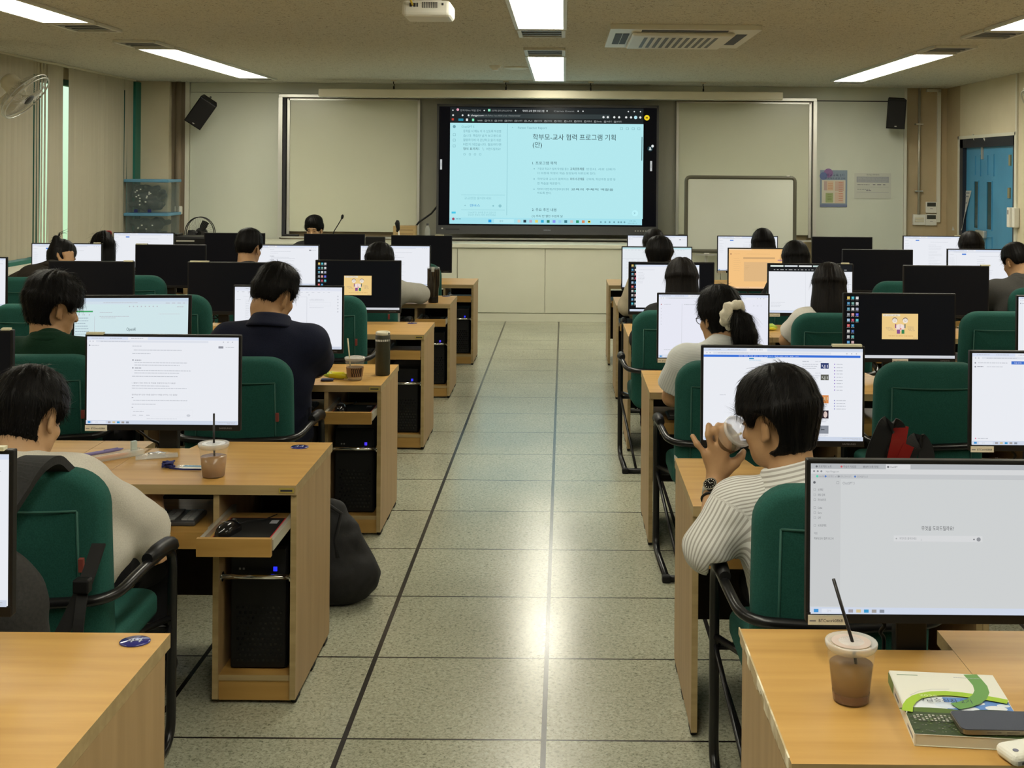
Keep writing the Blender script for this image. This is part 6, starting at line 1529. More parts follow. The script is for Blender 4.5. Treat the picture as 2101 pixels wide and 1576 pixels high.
# --- window side
person('person in cream T-shirt bent over the fifth-row desk, seen from behind', (-1.440, 3.495), (-1.548, 3.475, 0.982), yaw=-13, pitch=28, roll=-4, sh=0.167, girth=1.0, hair=dict(SHORT, vol=.023, nape=-.112, crown=.004, fade=.045), top=CREAM, loose=.020, h=.0062, hh=.0042, nst=3800, hem=.50, collar=dict(h=.006), skin='skin_p',
       arms={'R': dict(el=P(318, 1116, 3.70), wr=(-1.33, 3.90, .640), hd=(-.2, 1, .02), hn=(0, 0, 1), curl=.16, sl=.84, flare=.020), 'L': dict(el=(-1.74, 3.55, .66), wr=(-1.55, 3.83, .640), hd=(.2, 1, .02), hn=(0, 0, 1), curl=.16)}, typ=('L', 'B'))
person('large person in navy short sleeved shirt with forearm on the fourth-row desk', (-1.330, 5.355), (-1.280, 5.295, 1.147), yaw=-28, pitch=24, roll=4, sh=0.187, girth=1.16, hair=dict(SHORT, vol=.017, top=.014, nape=-.085, fade=.06, fringe=.05, spikes=7), top=NAVY, loose=.016, h=.0068, hh=.0045, nst=3800, neckw=1.12, collar=dict(h=.026, fold=True, z=.052),
       arms={'R': dict(el=(-1.125, 5.45, .80), wr=(-1.30, 5.66, .762), hd=(-.7, .8, .10), hn=(0, 0, 1), curl=.2, sl=.74, flare=.012), 'L': dict(el=(-1.62, 5.42, .80), wr=(-1.44, 5.66, .758), hd=(.6, .8, .10), hn=(0, 0, 1), curl=.2, sl=.86)}, typ=('L', 'C'))
person('person in dark green knit sweater turned towards the pale cyan screen', (-2.200, 5.305), (-2.247, 5.275, 1.083), yaw=-42, pitch=14, roll=-4, sh=0.157, hair=dict(FULL, vol=.034, top=.014, nape=-.105, fade=.04, fringe=.02, spikes=12, crown=.010, puff=.009), top=GREENS, sleeve='long', loose=.016, h=.0068, hh=.0045, nst=3800, collar=dict(h=.022), skin='skin', typ=('L', 'C'))
person('short haired person left of a lit monitor in the second window-side row', (-2.260, 8.775), (-2.300, 8.735, 1.122), yaw=-16, pitch=12, hair=dict(SHORT, vol=.020, top=.012, nape=-.07, fade=.04), top=BLACKC, h=.010, hh=.007, typ=('L', 'E'))
person('black haired person in grey hoodie leaning on the second-row aisle desk', (-1.380, 8.795), (-1.350, 8.775, 1.009), yaw=-5, pitch=22, hair=dict(FULL, vol=.030, nape=-.13, ear=False, crown=.008), top=GREYH, sleeve='long', loose=.020, hood=True, h=.0095, hh=.0065, sh=0.162,
       arms={'R': dict(el=P(861, 603, 8.86), wr=(-1.22, 9.06, .78), hd=(-.6, .8, .1), hn=(0, 0, 1), curl=.2), 'L': dict(el=(-1.66, 8.85, .81), wr=(-1.46, 9.06, .78), hd=(.6, .8, .1), hn=(0, 0, 1), curl=.2)}, typ=('L', 'E'))
def tie_e4(root, Hc, Rm, O, D):
    b = MB(); W_ = lambda p: Vector(Hc - O + Rm @ V(p)); rn = random.Random(4)
    for i in range(9): b.tube([W_((.0, -.08, .10)), W_((.02 + rn.uniform(-.02, .03), -.10, .15 + rn.uniform(0, .02))), W_((.04 + rn.uniform(-.03, .05), -.10 + rn.uniform(-.03, .03), .16 + rn.uniform(-.02, .05)))], [.002, .0015, .0005], M['hair'], 5)
    b.build('hair_wisp', root)
person('person in dark jacket resting the head on a fist by the windows', (-3.830, 8.775), (-3.735, 8.895, 1.024), yaw=-28, pitch=30, roll=-14, sh=0.172, hair=dict(SHORT, vol=.018, nape=-.10, ear=False, extra=[((0, -.085, .075), (.005, -.105, .115), .040, .026, .02)]), top=JACK, sleeve='long', loose=.03, h=.0085, hh=.0062, collar=dict(h=.02, fold=True),
       arms={'R': dict(el=(-3.60, 9.03, .82), wr=P(146, 546, 8.80), hd=(-.25, .1, 1), hn=(.5, -1, .1), curl=1.15), 'L': dict(el=(-4.10, 8.98, .825), wr=(-3.86, 9.07, .79), hd=(.8, .6, .1), hn=(0, 0, 1), curl=.2)}, typ=('L', 'E'), extra=tie_e4, nbo=(-.02, -.02, .055))
def tie_f4(root, Hc, Rm, O, D):
    b = MB(); W_ = lambda p: Vector(Hc - O + Rm @ V(p)); b.tube([W_((.03 + .038 * math.cos(a * .5), -.085 - .018 * math.sin(a * .5), .095 + .024 * math.sin(a * .5 + .6))) for a in range(13)], .010, mat('red_hair_tie', (.25, .02, .02), .7), 8, closed=True); b.build('hair_tie', root)
person('long haired person with a red hair tie in the front row by the windows', (-3.930, 10.245), (-3.945, 10.215, 1.010), yaw=20, pitch=24, hair=dict(LONG, len=.19, wid=.10, rough=.004, extra=[((.02, -.08, .08), (.03, -.10, .02), .05, .05, .03), ((.05, -.07, 0), (.06, -.06, -.16), .05, .04, .03)]), top=BLACKC, sleeve='long', h=.011, hh=.007, typ=('L', 'F'), extra=tie_f4)
# --- the presenter, facing the room
person('person facing the room from behind the front monitors, the presenter', (-2.69, 13.0), (-2.69, 12.86, 1.048), yaw=-6, pitch=14, face=180, hair=dict(SHORT, vol=.026, top=.016, nape=-.085, fringe=.078, spikes=4), top=BLACKC, h=.0085, hh=.0055, skin='skin_p', sleeve='long',
       arms={'L': dict(el=(-2.42, 12.80, .80), wr=(-2.58, 12.56, .80), hd=(-.2, -1, .1), hn=(0, 0, 1), curl=.15), 'R': dict(el=(-2.96, 12.80, .80), wr=(-2.80, 12.56, .80), hd=(.2, -1, .1), hn=(0, 0, 1), curl=.15)})
# --- door side
def cup_arm():
    cc = P(1515, 890, 3.45); WR = V(P(1464, 1003, 3.46))
    def hand(f):
        k = .007; p = lambda px, py, y=3.47: V(P(px, py, y))
        f.rc(WR, p(1478, 950, 3.485), .027, .030, .02); 
        for a, b_ in ((1446, 930), (1461, 916), (1477, 908), (1491, 911)): f.rc(p(1468, 978, 3.475), p(a + 2, b_ + 3, 3.468), .019, .0135, .012)
        for pts, r in ((((1446, 930, 3.468), (1430, 911, 3.470), (1421, 895, 3.485)), .0092), (((1459, 915, 3.465), (1453, 892, 3.462), (1454, 872, 3.478)), .0102), (((1477, 905, 3.465), (1468, 882, 3.468), (1474, 874, 3.500), (1486, 878, 3.53)), .0108), (((1493, 906, 3.468), (1483, 884, 3.470), (1488, 874, 3.500), (1498, 876, 3.53)), .0106)):
            for i in range(len(pts) - 1): f.rc(p(*pts[i]), p(*pts[i + 1]), r * (1 - .07 * i), r * (.93 - .07 * i), k)
        f.rc(p(1490, 962, 3.478), p(1508, 950, 3.475), .021, .0150, .014); f.rc(p(1508, 950, 3.475), p(1520, 937, 3.485), .0135, .0118, k); f.rc(p(1520, 937, 3.485), p(1525, 927, 3.50), .0115, .0095, k)
    return dict(el=(.408, 3.30, .668), wr=WR, custom=hand, flare=.006), cc
arm, CUPC = cup_arm()
def watch(root, Hc, Rm, O, D):
    w = V(arm['wr']); e = V(arm['el']); d = (w - e) / np.linalg.norm(w - e); c = w - d * .012 - O
    Z = Vector(d); q = Z.to_track_quat('Z', 'Y').to_matrix().to_4x4(); T = Matrix.Translation(c) @ q
    b = MB(); b.lathe([(.0285, -.010), (.0325, -.010), (.0325, .010), (.0285, .010)], M['alu'], 24, T=T); b.build('watch_band', root, label='steel watch band')
    n = Vector((-.35, -1, .1)); n = (n - Z * n.dot(Z)).normalized(); q2 = n.to_track_quat('Z', 'Y').to_matrix().to_4x4(); T2 = Matrix.Translation(Vector(c) + n * .031) @ q2
    b = MB(); b.cyl((0, 0, 0), .0205, 0, .009, M['chrome'], 24, T=T2); b.cyl((0, 0, 0), .017, .0088, .0096, M['black_gloss'], 24, T=T2)
    for i in range(12): a = i * math.pi / 6; b.cyl((.0135 * math.cos(a), .0135 * math.sin(a), 0), .0013, .0096, .0099, M['white_pl'], 8, T=T2)
    for a, l in ((.6, .009), (2.4, .012)): b.tube([T2 @ Vector((0, 0, .0101)), T2 @ Vector((l * math.cos(a), l * math.sin(a), .0101))], .0007, M['white_pl'], 5)
    b.build('watch_face', root, label='black watch face')
    b = MB(); c2 = w - d * .038 - O; b.tube([Vector(c2) + q @ Vector((.0315 * math.cos(a * .3142), .0315 * math.sin(a * .3142), 0)) for a in range(20)], .004, M['black'], 6, closed=True); b.build('bracelet', root)
person('person in striped shirt drinking from a clear cup at the fifth-row door-side desk', (0.735, 3.335), (0.603, 3.375, 1.009), yaw=48, pitch=13, roll=2, sh=0.177, girth=1.05, hair=dict(FULL, vol=.031, top=.010, nape=-.118, fade=.04, fringe=.03, crown=.008, spikes=2, rough=.0010, puff=.0025, slen=.034, sweep=.14), top=STRIPE, sleeve='half', loose=.017, stripes=True, h=.0055, hh=.004, nst=3800, hem=.44, collar=dict(h=.030, fold=True, z=.050),
       arms={'L': arm, 'R': dict(el=(1.06, 3.46, .80), wr=(.92, 3.70, .785), hd=(-.2, 1, .1), hn=(0, 0, 1), curl=.2), 'twist': -4}, typ=('R', 'B'), extra=watch, nbo=(.045, 0, -.03), drop=.03)
def pony(root, Hc, Rm, O, D):
    W_ = lambda p: Vector(Hc - O + Rm @ V(p)); f = Field(Hc - V(.2, .25, .34), Hc + V(.22, .2, .2), .0048); w = lambda p: Hc + Rm @ V(p)
    pts = [(-.022, -.135, .0), (-.010, -.165, -.05), (-.002, -.160, -.10), (.010, -.145, -.16), (.020, -.135, -.20)]; rr = [.026, .042, .050, .044, .020]
    for i in range(4): f.rc(w(pts[i]), w(pts[i + 1]), rr[i], rr[i + 1], .02)
    rn = random.Random(9)
    for i in range(16): a = rn.uniform(-.03, .04); f.rc(w((.005 + a, -.15, -.13)), w((.018 + a * 2.2, -.14 + rn.uniform(-.02, .03), -.21 + rn.uniform(-.02, .03))), .012, .0025, .008)
    f.noise(.003, 70, 4); P_, Q = f.mesh(); P_, Q = strands(P_, Q, Hc + Rm @ V(-.02, -.13, .0), Rm, dict(len=1, slen=.06, sweep=.15, puff=.006), 2200, 5); np_mesh('ponytail', P_, Q, M['hair'], O, root)
    b = MB(); rn = random.Random(5)
    for i in range(9): b.tube([W_((.02, -.15, -.12)), W_((.055, -.145, -.15 + rn.uniform(-.03, .03))), W_((.088 + rn.uniform(-.02, .02), -.14, -.14 + rn.uniform(-.05, .04)))], [.0016, .0012, .0004], M['hair'], 5)
    b.build('hair_wisp', root)
    f = Field(Hc - V(.2, .25, .16), Hc + V(.2, .2, .16), .0042); n = V(.1, -.75, -.55); n /= np.linalg.norm(n); a1 = np.cross(n, V(1, 0, 0)); a1 /= np.linalg.norm(a1); a2 = np.cross(n, a1); c = V(-.024, -.126, -.008)
    for i in range(40):
        a, a_ = 2 * math.pi * i / 40, 2 * math.pi * (i + 1) / 40; g = lambda t: c + (a1 * math.cos(t) + a2 * math.sin(t)) * (.042 + .006 * math.sin(t * 9)) + n * .010 * math.sin(t * 7)
        f.rc(w(g(a)), w(g(a_)), .0165 + .004 * math.sin(a * 11), .0165 + .004 * math.sin(a_ * 11), .008)
    f.noise(.0025, 110, 3); P_, Q = f.mesh(); np_mesh('scrunchie', P_, Q, cloth('white_scrunchie', (.62, .58, .47)), O, root).__setitem__('label', 'white fabric scrunchie')
    f = Field(V(P(1398, 940, 5.02)) - .14, V(P(1398, 940, 5.02)) + .14, .006); f.rc(P(1410, 910, 5.06), P(1400, 940, 5.03), .022, .030, .02); f.rc(P(1400, 940, 5.03), P(1396, 968, 5.03), .030, .018, .02); f.noise(.004, 40, 2); P_, Q = f.mesh(); np_mesh('shirt_tail', P_, Q, cloth('pale_grey_shirt_tail', (.46, .47, .46)), O, root)
    b = MB()
    for s in (-1, 1):
        b.tube([W_((s * .034 + .024 * math.cos(a * .3142), .094, .004 + .019 * math.sin(a * .3142))) for a in range(20)], .0016, M['black'], 6, closed=True); b.tube([W_((s * .058, .093, .008)), W_((s * .076, .07, .008)), W_((s * .084, -.01, .002))], .0018, M['black'], 6)
    b.tube([W_((-.01, .096, .006)), W_((.01, .096, .006))], .0016, M['black'], 6); b.build('glasses', root)
person('person with a low ponytail in a white scrunchie and pale lined shirt', (0.710, 5.275), (0.685, 5.235, 1.075), yaw=30, pitch=16, roll=2, sh=0.157, hair=dict(vol=.018, top=.006, nape=-.10, fringe=.07, ear=False, fade=.03, rough=.0015, extra=[((0, -.095, .01), (-.022, -.122, -.004), .05, .034, .03)]), top=CREW, sleeve='short', loose=.022, stripes=True, h=.0065, hh=.0045, nst=3800, collar=dict(h=.02), typ=('R', 'C'), extra=pony)
person('person with long straight dark hair and a pale parting at the third-row aisle desk', (0.650, 7.055), (0.695, 7.035, 1.063), pitch=14, sh=0.152, hair=dict(LONG, len=.30, wid=.105, dep=.092, part=1), hairmat='hair_b', top=BLACKC, sleeve='long', h=.009, hh=.0055, typ=('R', 'D'))
person('person with long dark hair over a white top in the third door-side row', (1.520, 6.995), (1.550, 6.975, 1.043), yaw=-8, pitch=16, sh=0.157, hair=dict(LONG, len=.25, wid=.108, dep=.092, rough=.0014), hairmat='hair_b', top=WHITE, sleeve='short', loose=.016, h=.008, hh=.0055, typ=('R', 'D'))
person('person with short bobbed black hair and beige sleeves in the second door-side row', (0.720, 8.735), (0.698, 8.715, 1.080), yaw=-6, pitch=14, sh=0.162, hair=dict(FULL, vol=.028, nape=-.098, fade=.025, fringe=.03), top=BEIGE, sleeve='long', loose=.024, h=.0095, hh=.0062, typ=('R', 'E'),
       arms={'L': dict(el=P(1289, 628, 8.72), wr=(.60, 8.87, .632), hd=(.2, 1, 0), hn=(0, 0, 1), curl=.16), 'R': dict(el=(.98, 8.72, .70), wr=(.84, 8.87, .632), hd=(-.2, 1, 0), hn=(0, 0, 1), curl=.16)})
person('person with long black hair right of the orange tinted screen', (1.660, 8.735), (1.687, 8.695, 1.069), pitch=16, sh=0.152, hair=dict(LONG, len=.27, wid=.112, dep=.095, vol=.020), top=BLACKC, sleeve='long', h=.011, hh=.0065, typ=('R', 'E'))
person('person in dark grey shirt with short hair at the right picture edge', (3.300, 8.535), (3.253, 8.595, 1.074), yaw=20, pitch=26, sh=0.177, girth=1.1, hair=dict(SHORT, vol=.017, top=.010, nape=-.065, fade=.04), top=DGREY, sleeve='long', loose=.018, h=.0085, hh=.006, collar=dict(h=.02), typ=('R', 'E'))
person('person almost hidden behind the bobbed head, nearest the aisle in the front row', (0.780, 10.265), (0.771, 10.225, 1.075), pitch=12, hair=dict(LONG, len=.22, wid=.10), hairmat='hair_b', top=BLACKC, sleeve='long', h=.012, hh=.007, typ=('R', 'F'))
person('person with long black hair in front of the mobile whiteboard', (1.700, 10.275), (1.704, 10.235, 1.087), pitch=12, hair=dict(LONG, len=.26, wid=.118, dep=.095, vol=.016), top=BLACKC, sleeve='long', h=.012, hh=.0065, typ=('R', 'F'))
person('person with rounded dark hair in front of the blue door', (3.460, 10.275), (3.486, 10.235, 1.071), pitch=12, yaw=6, hair=dict(LONG, len=.20, wid=.115, vol=.022), hairmat='hair_b', top=BLACKC, sleeve='long', h=.012, hh=.0065, typ=('R', 'F'))
# ---------------------------------------------------------------- drinks
CUPP = mat('clear_cup_plastic', (.80, .80, .76), .08, alpha=.13, spec=.8); LIDP = mat('clear_lid_plastic', (.80, .79, .76), .14, alpha=.42, spec=.7)
TEA = mat('amber_tea', (.105, .026, .004), .15, spec=.5); LATTE = mat('brown_iced_latte', (.30, .158, .062), .25); ICE = mat('pale_ice_layer', (.55, .42, .26), .15)
def plastic_cup(name, label, loc, liquid, level, straw, straw_m, topc=None, h=.108, r0=.033, r1=.0455, T=None, sleeve=None, foam=None, group=None, dregs=None):
    t = thing(name, label, 'drink', loc, group=group)
    if T is not None: t.matrix_world = Matrix.Translation(loc) @ T
    b = MB(); b.lathe([(.001, .001), (r0 - .002, .001), (r0, .004), (r1, h - .006), (r1 + .0015, h - .003)], CUPP, 36); b.build('cup_wall', t)
    rl = lambda z: r0 + (r1 - r0) * z / h - .0012
    b = MB(); b.lathe([(.001, .0025), (rl(.004), .0035), (rl(level), level), (.001, level)], liquid, 32); b.build('liquid', t)
    if dregs: b = MB(); b.lathe([(rl(.004) + .0006, .0036), (rl(dregs) + .0006, dregs)], TEA, 32); b.build('tea_layer', t)
    if foam: b = MB(); b.lathe([(rl(level), level), (rl(level + foam), level + foam)], ICE, 32); b.build('ice_layer', t)
    b = MB(); b.lathe([(r1 - .002, h - .014), (r1 + .002, h - .009), (r1 + .0035, h - .001), (r1 + .002, h + .0015), (r1 - .002, h + .002), (r1 - .005, h - .002), (r1 * .55, h - .001), (r1 * .5, h + .001), (.001, h + .001)], LIDP, 36)
    if topc: b.lathe([(r1 * .80, h + .0002), (.001, h + .0004)], topc, 32)
    b.build('lid', t)
    if straw: b = MB(); b.tube([Vector(p) for p in straw], .0033, straw_m, 10); b.build('straw', t)
    if sleeve:
        b = MB(); z0, z1 = .018, .062; b.lathe([(rl(z0) + .0022, z0), (rl(z1) + .0022, z1)], sleeve, 36); sl = b.build('sleeve', t)
        b = MB(); dk = mat('dark_brown_print', (.030, .012, .008), .5)
        for a0, a1, m_, dz in [(-105, -28, dk, 0)] + [(-96 + k * 14, -91 + k * 14, sleeve, 1) for k in range(4)]:
            n = 10; vs = []
            for i in range(n + 1):
                for j in range(7):
                    z = z0 + .002 + (z1 - z0 - .004) * j / 6; a = R(a0 + (a1 - a0) * i / n + (5 * math.sin(j * 1.05 + .5) if dz else 0)); q = rl(z) + .0026 + .0004 * dz; vs.append((q * math.cos(a), q * math.sin(a), z))
            b.add(vs, [(i * 7 + j, (i + 1) * 7 + j, (i + 1) * 7 + j + 1, i * 7 + j + 1) for i in range(n) for j in range(6)], m_, True)
        b.build('printed_mark', sl)
    return t
STB = mat('black_straw', (.012, .010, .011), .35); STP = mat('paper_straw', (.62, .56, .38), .7); FOAMC = mat('pinkish_lid_top', (.50, .40, .34), .35); WTOP = mat('milky_lid_top', (.66, .66, .62), .3)
plastic_cup('iced_drink', 'clear cup of brown iced tea with black straw on the nearest door-side desk', (.556, 2.286, HD + .0005), mat('brown_tea', (.19, .092, .014), .45, spec=.2), .072, [(.014, -.006, .03), (.003, -.004, .108), (-.035, 0, .232)], STB, FOAMC, h=.113, r0=.034, r1=.0465, dregs=.02)
plastic_cup('iced_drink', 'clear cup of milky coffee with black straw on the fifth-row window-side desk', (P(438, 975, 3.905).x, 3.905, HD + .0005), LATTE, .066, [(.002, .004, .055), (0, .002, .108), (0, 0, .205)], STB, WTOP, h=.108, r0=.036, r1=.047)
plastic_cup('iced_drink', 'takeaway cup with printed brown sleeve and pale straw beside the olive tumbler', (P(728, 780, 5.70).x, 5.70, HD + .0005), mat('melted_ice', (.42, .32, .18), .2, alpha=.7), .03, [(-.02, -.008, .06), (-.024, -.012, .108), (-.032, -.02, .20)], STP, None, h=.108, r0=.034, r1=.046, sleeve=mat('kraft_sleeve', (.26, .15, .065), .7))
hx = V(P(1516, 884, 3.447)); d_ = Vector((.50, -.62, .60)).normalized(); q_ = d_.to_track_quat('Z', 'Y').to_matrix().to_4x4()
plastic_cup('iced_drink', 'clear cup tilted to the mouth of the drinker in the striped shirt', tuple(Vector(hx) - d_ * .108), mat('pale_drink', (.42, .33, .13), .15, alpha=.55), .045, [(.01, .01, .03), (.002, -.006, .09), (.0, -.01, .112)], STP, None, T=q_, sleeve=mat('kraft_sleeve_dark', (.16, .09, .04), .7))
OLV = noise_mat('olive_coated_steel', (.030, .030, .017), (.036, .036, .021), (200, 200, 200), .5, 2)
t = thing('tumbler', 'tall olive green tumbler with white lid beside the sleeved cup', 'tumbler', (P(785, 770, 5.84).x, 5.84, HD + .0005))
b = MB(); b.lathe([(.001, .0), (.032, 0), (.0355, .005), (.036, .15), (.0365, .168)], OLV, 36); b.build('body', t)
b = MB(); b.lathe([(.0368, .166), (.037, .168), (.037, .178), (.0368, .180)], M['dkgrey_pl'], 36)
for k in range(9): a = R(-150 + k * 15); b.box(.0365 * math.cos(a) - .003, .0365 * math.cos(a) + .003, .0375 * math.sin(a) - .0012, .0375 * math.sin(a) + .0012, .168, .177, M['white_pl'])
b.build('lettered_band', t)
b = MB(); b.lathe([(.0365, .180), (.0355, .196), (.034, .198)], OLV, 36); b.lathe([(.034, .197), (.0355, .201), (.0355, .209), (.032, .213), (.026, .211), (.024, .205), (.001, .203)], M['cream_pl'], 32); b.box(.014, .034, -.02, .012, .199, .2105, M['black'], bev=.003); b.build('lid', t)
t = thing('tumbler', 'dark steel tumbler standing on the second-row window-side desk', 'tumbler', (P(889, 620, 9.02).x, 9.02, HD + .0005))
STE = mat('dark_polished_steel', (.10, .085, .07), .16, .9)
b = MB(); b.lathe([(.001, 0), (.036, 0), (.038, .004), (.038, .045)], M['black'], 32); b.build('boot', t)
b = MB(); b.lathe([(.0375, .045), (.039, .10), (.047, .135), (.048, .255)], STE, 36); b.build('body', t)
b = MB(); b.lathe([(.049, .252), (.0495, .262), (.044, .27), (.001, .268)], CUPP, 32); b.box(-.012, .012, -.05, -.035, .235, .268, M['alu'], bev=.003); b.build('lid', t)

# ---------------------------------------------------------------- things on the fifth-row window-side desk
CLR = mat('frosted_clear_plastic', (.80, .79, .70), .15, alpha=.34, spec=.7)
a, c = P(185, 935, 4.02), P(262, 912, 4.20)
t = thing('pencil_case', 'clear pencil case holding a purple and an orange pen on the fifth-row desk', 'pencil case', ((a.x + c.x) / 2, 4.12, HD + .0005), math.atan2(.20, .135) * .80)
b = MB(); b.box(-.115, .115, -.024, .024, 0, .022, CLR, bev=.006); b.box(-.115, -.085, -.0245, .0245, .001, .0225, mat('milky_cap', (.72, .70, .60), .4), bev=.005); b.build('case', t)
b = MB(); b.tube([(-.10, .008, .0275), (.03, .010, .0275), (.05, .01, .0275)], [.006, .006, .002], mat('lilac_pen', (.20, .17, .36), .4), 10); b.tube([(-.02, .008, .033), (.03, .009, .033)], .002, mat('lilac_clip', (.15, .13, .3), .4), 8); b.build('purple_pen', t)
b = MB(); b.tube([(-.06, -.008, .011), (.05, -.006, .011), (.07, -.006, .011)], [.006, .006, .002], mat('orange_pen', (.60, .22, .08), .4), 10); b.build('orange_pen', t)
b = MB(); b.box(.075, .095, -.004, .010, .006, .05, mat('pale_strip', (.45, .52, .47), .5), bev=.002); b.build('paper_strip', t)
p = P(318, 930, 4.14); t = thing('plastic_packet', 'crinkled clear packet with a shiny metal item near the monitor foot', 'packet', (p.x, 4.16, HD + .0005), .35)
b = MB(); n = 8; rn = random.Random(8); vs = [(-.07 + .14 * i / n, -.035 + .07 * j / n, .004 + .010 * math.sin(math.pi * i / n) * math.sin(math.pi * j / n) * rn.uniform(.6, 1.5)) for i in range(n + 1) for j in range(n + 1)]
b.add(vs, [(i * (n + 1) + j, (i + 1) * (n + 1) + j, (i + 1) * (n + 1) + j + 1, i * (n + 1) + j + 1) for i in range(n) for j in range(n)], CLR, True); b.add([(x, y, .0006) for x, y, z in vs], [(i * (n + 1) + j, (i + 1) * (n + 1) + j, (i + 1) * (n + 1) + j + 1, i * (n + 1) + j + 1) for i in range(n) for j in range(n)], CLR, True); b.build('wrapper', t)
b = MB(); b.tube([(-.03, .005, .009), (.01, .008, .010), (.03, .006, .009)], [.006, .007, .003], M['chrome'], 10); b.build('metal_item', t)
p = P(375, 957, 4.03); t = thing('lanyard', 'blue lanyard with a clear badge holder beside the coffee cup', 'lanyard', (p.x, 4.01, HD + .0005), -.06)
b = MB(); b.box(-.02, .085, -.022, .030, .0005, .0025, CLR); b.box(.0, .075, -.018, .026, .0026, .0032, M['paper']); b.box(.005, .07, .004, .024, .0033, .0036, mat('sky_blue_print', (.10, .24, .34), .5)); b.build('badge_holder', t)
lan = mat('royal_blue_ribbon', (.012, .016, .12), .6); b = MB(); rn = random.Random(6)
for k in range(6):
    pts = [Vector((-.02 - .05 * rn.random(), rn.uniform(-.03, .03), .003 + .003 * k)) for _ in range(5)]; b.tube(fillet(pts, .02), .0032, lan, 6)
b.tube([(-.03, -.02, .004), (.02, -.034, .004), (.08, -.030, .004)], .003, lan, 6); b.build('ribbon', t)

# fourth-row desk: snack packet and a dark blue pouch
p = P(694, 768, 5.72); t = thing('snack_packet', 'small yellow and lime snack packet next to the navy shirt forearm', 'snack', (p.x, 5.72, HD + .0005), -.25)
b = MB(); YEL = mat('yellow_wrapper', (.62, .55, .02), .3); LIM = mat('lime_wrapper', (.36, .52, .06), .3)
b.tube([(-.052, 0, .016), (-.046, 0, .016), (-.04, 0, .018), (.030, 0, .018), (.036, 0, .016), (.046, 0, .015)], [.004, .012, .017, .017, .011, .014], YEL, 14); b.tube([(-.075, .006, .020), (-.05, .004, .018), (-.03, 0, .0185)], [.012, .015, .0175], LIM, 12); b.build('wrapper', t)
p = P(677, 778, 5.68); t = thing('blue_pouch', 'small dark blue pouch under the yellow snack packet', 'pouch', (p.x - .01, 5.665, HD + .0005), .1)
b = MB(); b.box(-.03, .03, -.018, .018, 0, .011, mat('navy_pouch', (.012, .014, .05), .5), bev=.005); b.build('body', t)
# third-row door-side desk
p = P(1590, 682, 7.62); t = thing('snack_packet', 'crumpled yellow green snack packet on the third-row door-side desk', 'snack', (p.x - .02, 7.60, HD + .0005), .1)
b = MB(); b.tube([(-.08, 0, .016), (-.05, 0, .02), (.0, .002, .022), (.03, 0, .015)], [.008, .02, .021, .008], LIM, 12); b.tube([(-.06, -.022, .010), (.0, -.024, .012), (.02, -.024, .01)], [.005, .011, .004], YEL, 10); b.build('wrapper', t)
t = thing('blue_pouch', 'crumpled blue packet beside the yellow green one on the third-row desk', 'pouch', (p.x + .065, 7.60, HD + .0005), .3)
b = MB(); b.tube([(-.03, 0, .010), (0, 0, .014), (.035, .004, .012), (.07, .01, .006)], [.006, .015, .012, .004], mat('blue_wrapper', (.03, .04, .22), .4), 12); b.build('wrapper', t)
p = P(1472, 568, 9.35); t = thing('pen_pouch', 'magenta and white pen pouch behind the third-row window monitor', 'pouch', (p.x, 9.34, HD + .0005), -.5)
b = MB(); b.box(-.05, .05, -.025, .025, 0, .03, mat('white_vinyl', (.55, .5, .5), .4), bev=.01); b.box(-.05, .05, -.012, .012, .0302, .036, mat('magenta_zip', (.42, .03, .25), .4), bev=.003); b.build('body', t)
p = P(1548, 596, 7.72); t = thing('power_adapter', 'small cream plug adapter on the third-row desk under the orange screen', 'adapter', (p.x, 7.72, HD + .0005), .1)
b = MB(); b.box(-.024, .024, -.02, .02, 0, .03, M['cream_pl'], bev=.005); b.build('body', t); b = MB(); b.tube([(-.01, .01, .028), (-.005, .015, .05), (.01, .02, .065)], .003, M['cream_pl'], 8); b.build('cable', t)
p = P(1275, 622, 9.1); t = dup(ms0, (p.x + .04, 9.08, HD + .0005), label='pale mouse on the second-row door-side desk corner'); c_ = child(t, 'shell'); c_.data = c_.data.copy(); c_.data.materials[0] = M['cream_pl']

# ---------------------------------------------------------------- nearest door-side desk: book, phone, earbuds
bk = thing('book', 'thick paperback with green swoosh and sky photo cover under the phone', 'book', (.738, 2.228, HD + .0005), R(-5.5))
b = MB(); b.box(-.098, .0985, -.130, .130, .001, .0205, mat('page_block', (.60, .56, .44), .8)); b.build('pages', bk)
b = MB(); s = Scr(b, -.1, .1, -.1315, .1315, 0, M['print']); s.dy = .00004
s.rect(0, 0, 1, 1, (.66, .65, .56))
def band(u0, v0, c, w0, pts):
    s.y -= s.dy; P2 = [(s.X(u), s.Z(v)) for u, v in pts]; n = len(P2); L_, R_ = [], []
    for i, (x, z) in enumerate(P2):
        a = P2[max(0, i - 1)]; d = P2[min(n - 1, i + 1)]; k = math.hypot(d[0] - a[0], d[1] - a[1]); nx, nz = -(d[1] - a[1]) / k * w0, (d[0] - a[0]) / k * w0; L_.append((x + nx, s.y, z + nz)); R_.append((x - nx, s.y, z - nz))
    b.add(L_ + R_, [(i, i + 1, n + i + 1, n + i) for i in range(n - 1)], M['print'], col=c)
def arc(cu, cv, ru, rv, a0, a1, n=18): return [(cu + ru * math.cos(R(a0 + (a1 - a0) * i / n)), cv + rv * math.sin(R(a0 + (a1 - a0) * i / n))) for i in range(n + 1)]
s.rect(.04, .40, .996, .62, (.62, .66, .70)); s.rect(.40, .40, .996, .60, (.10, .22, .52))
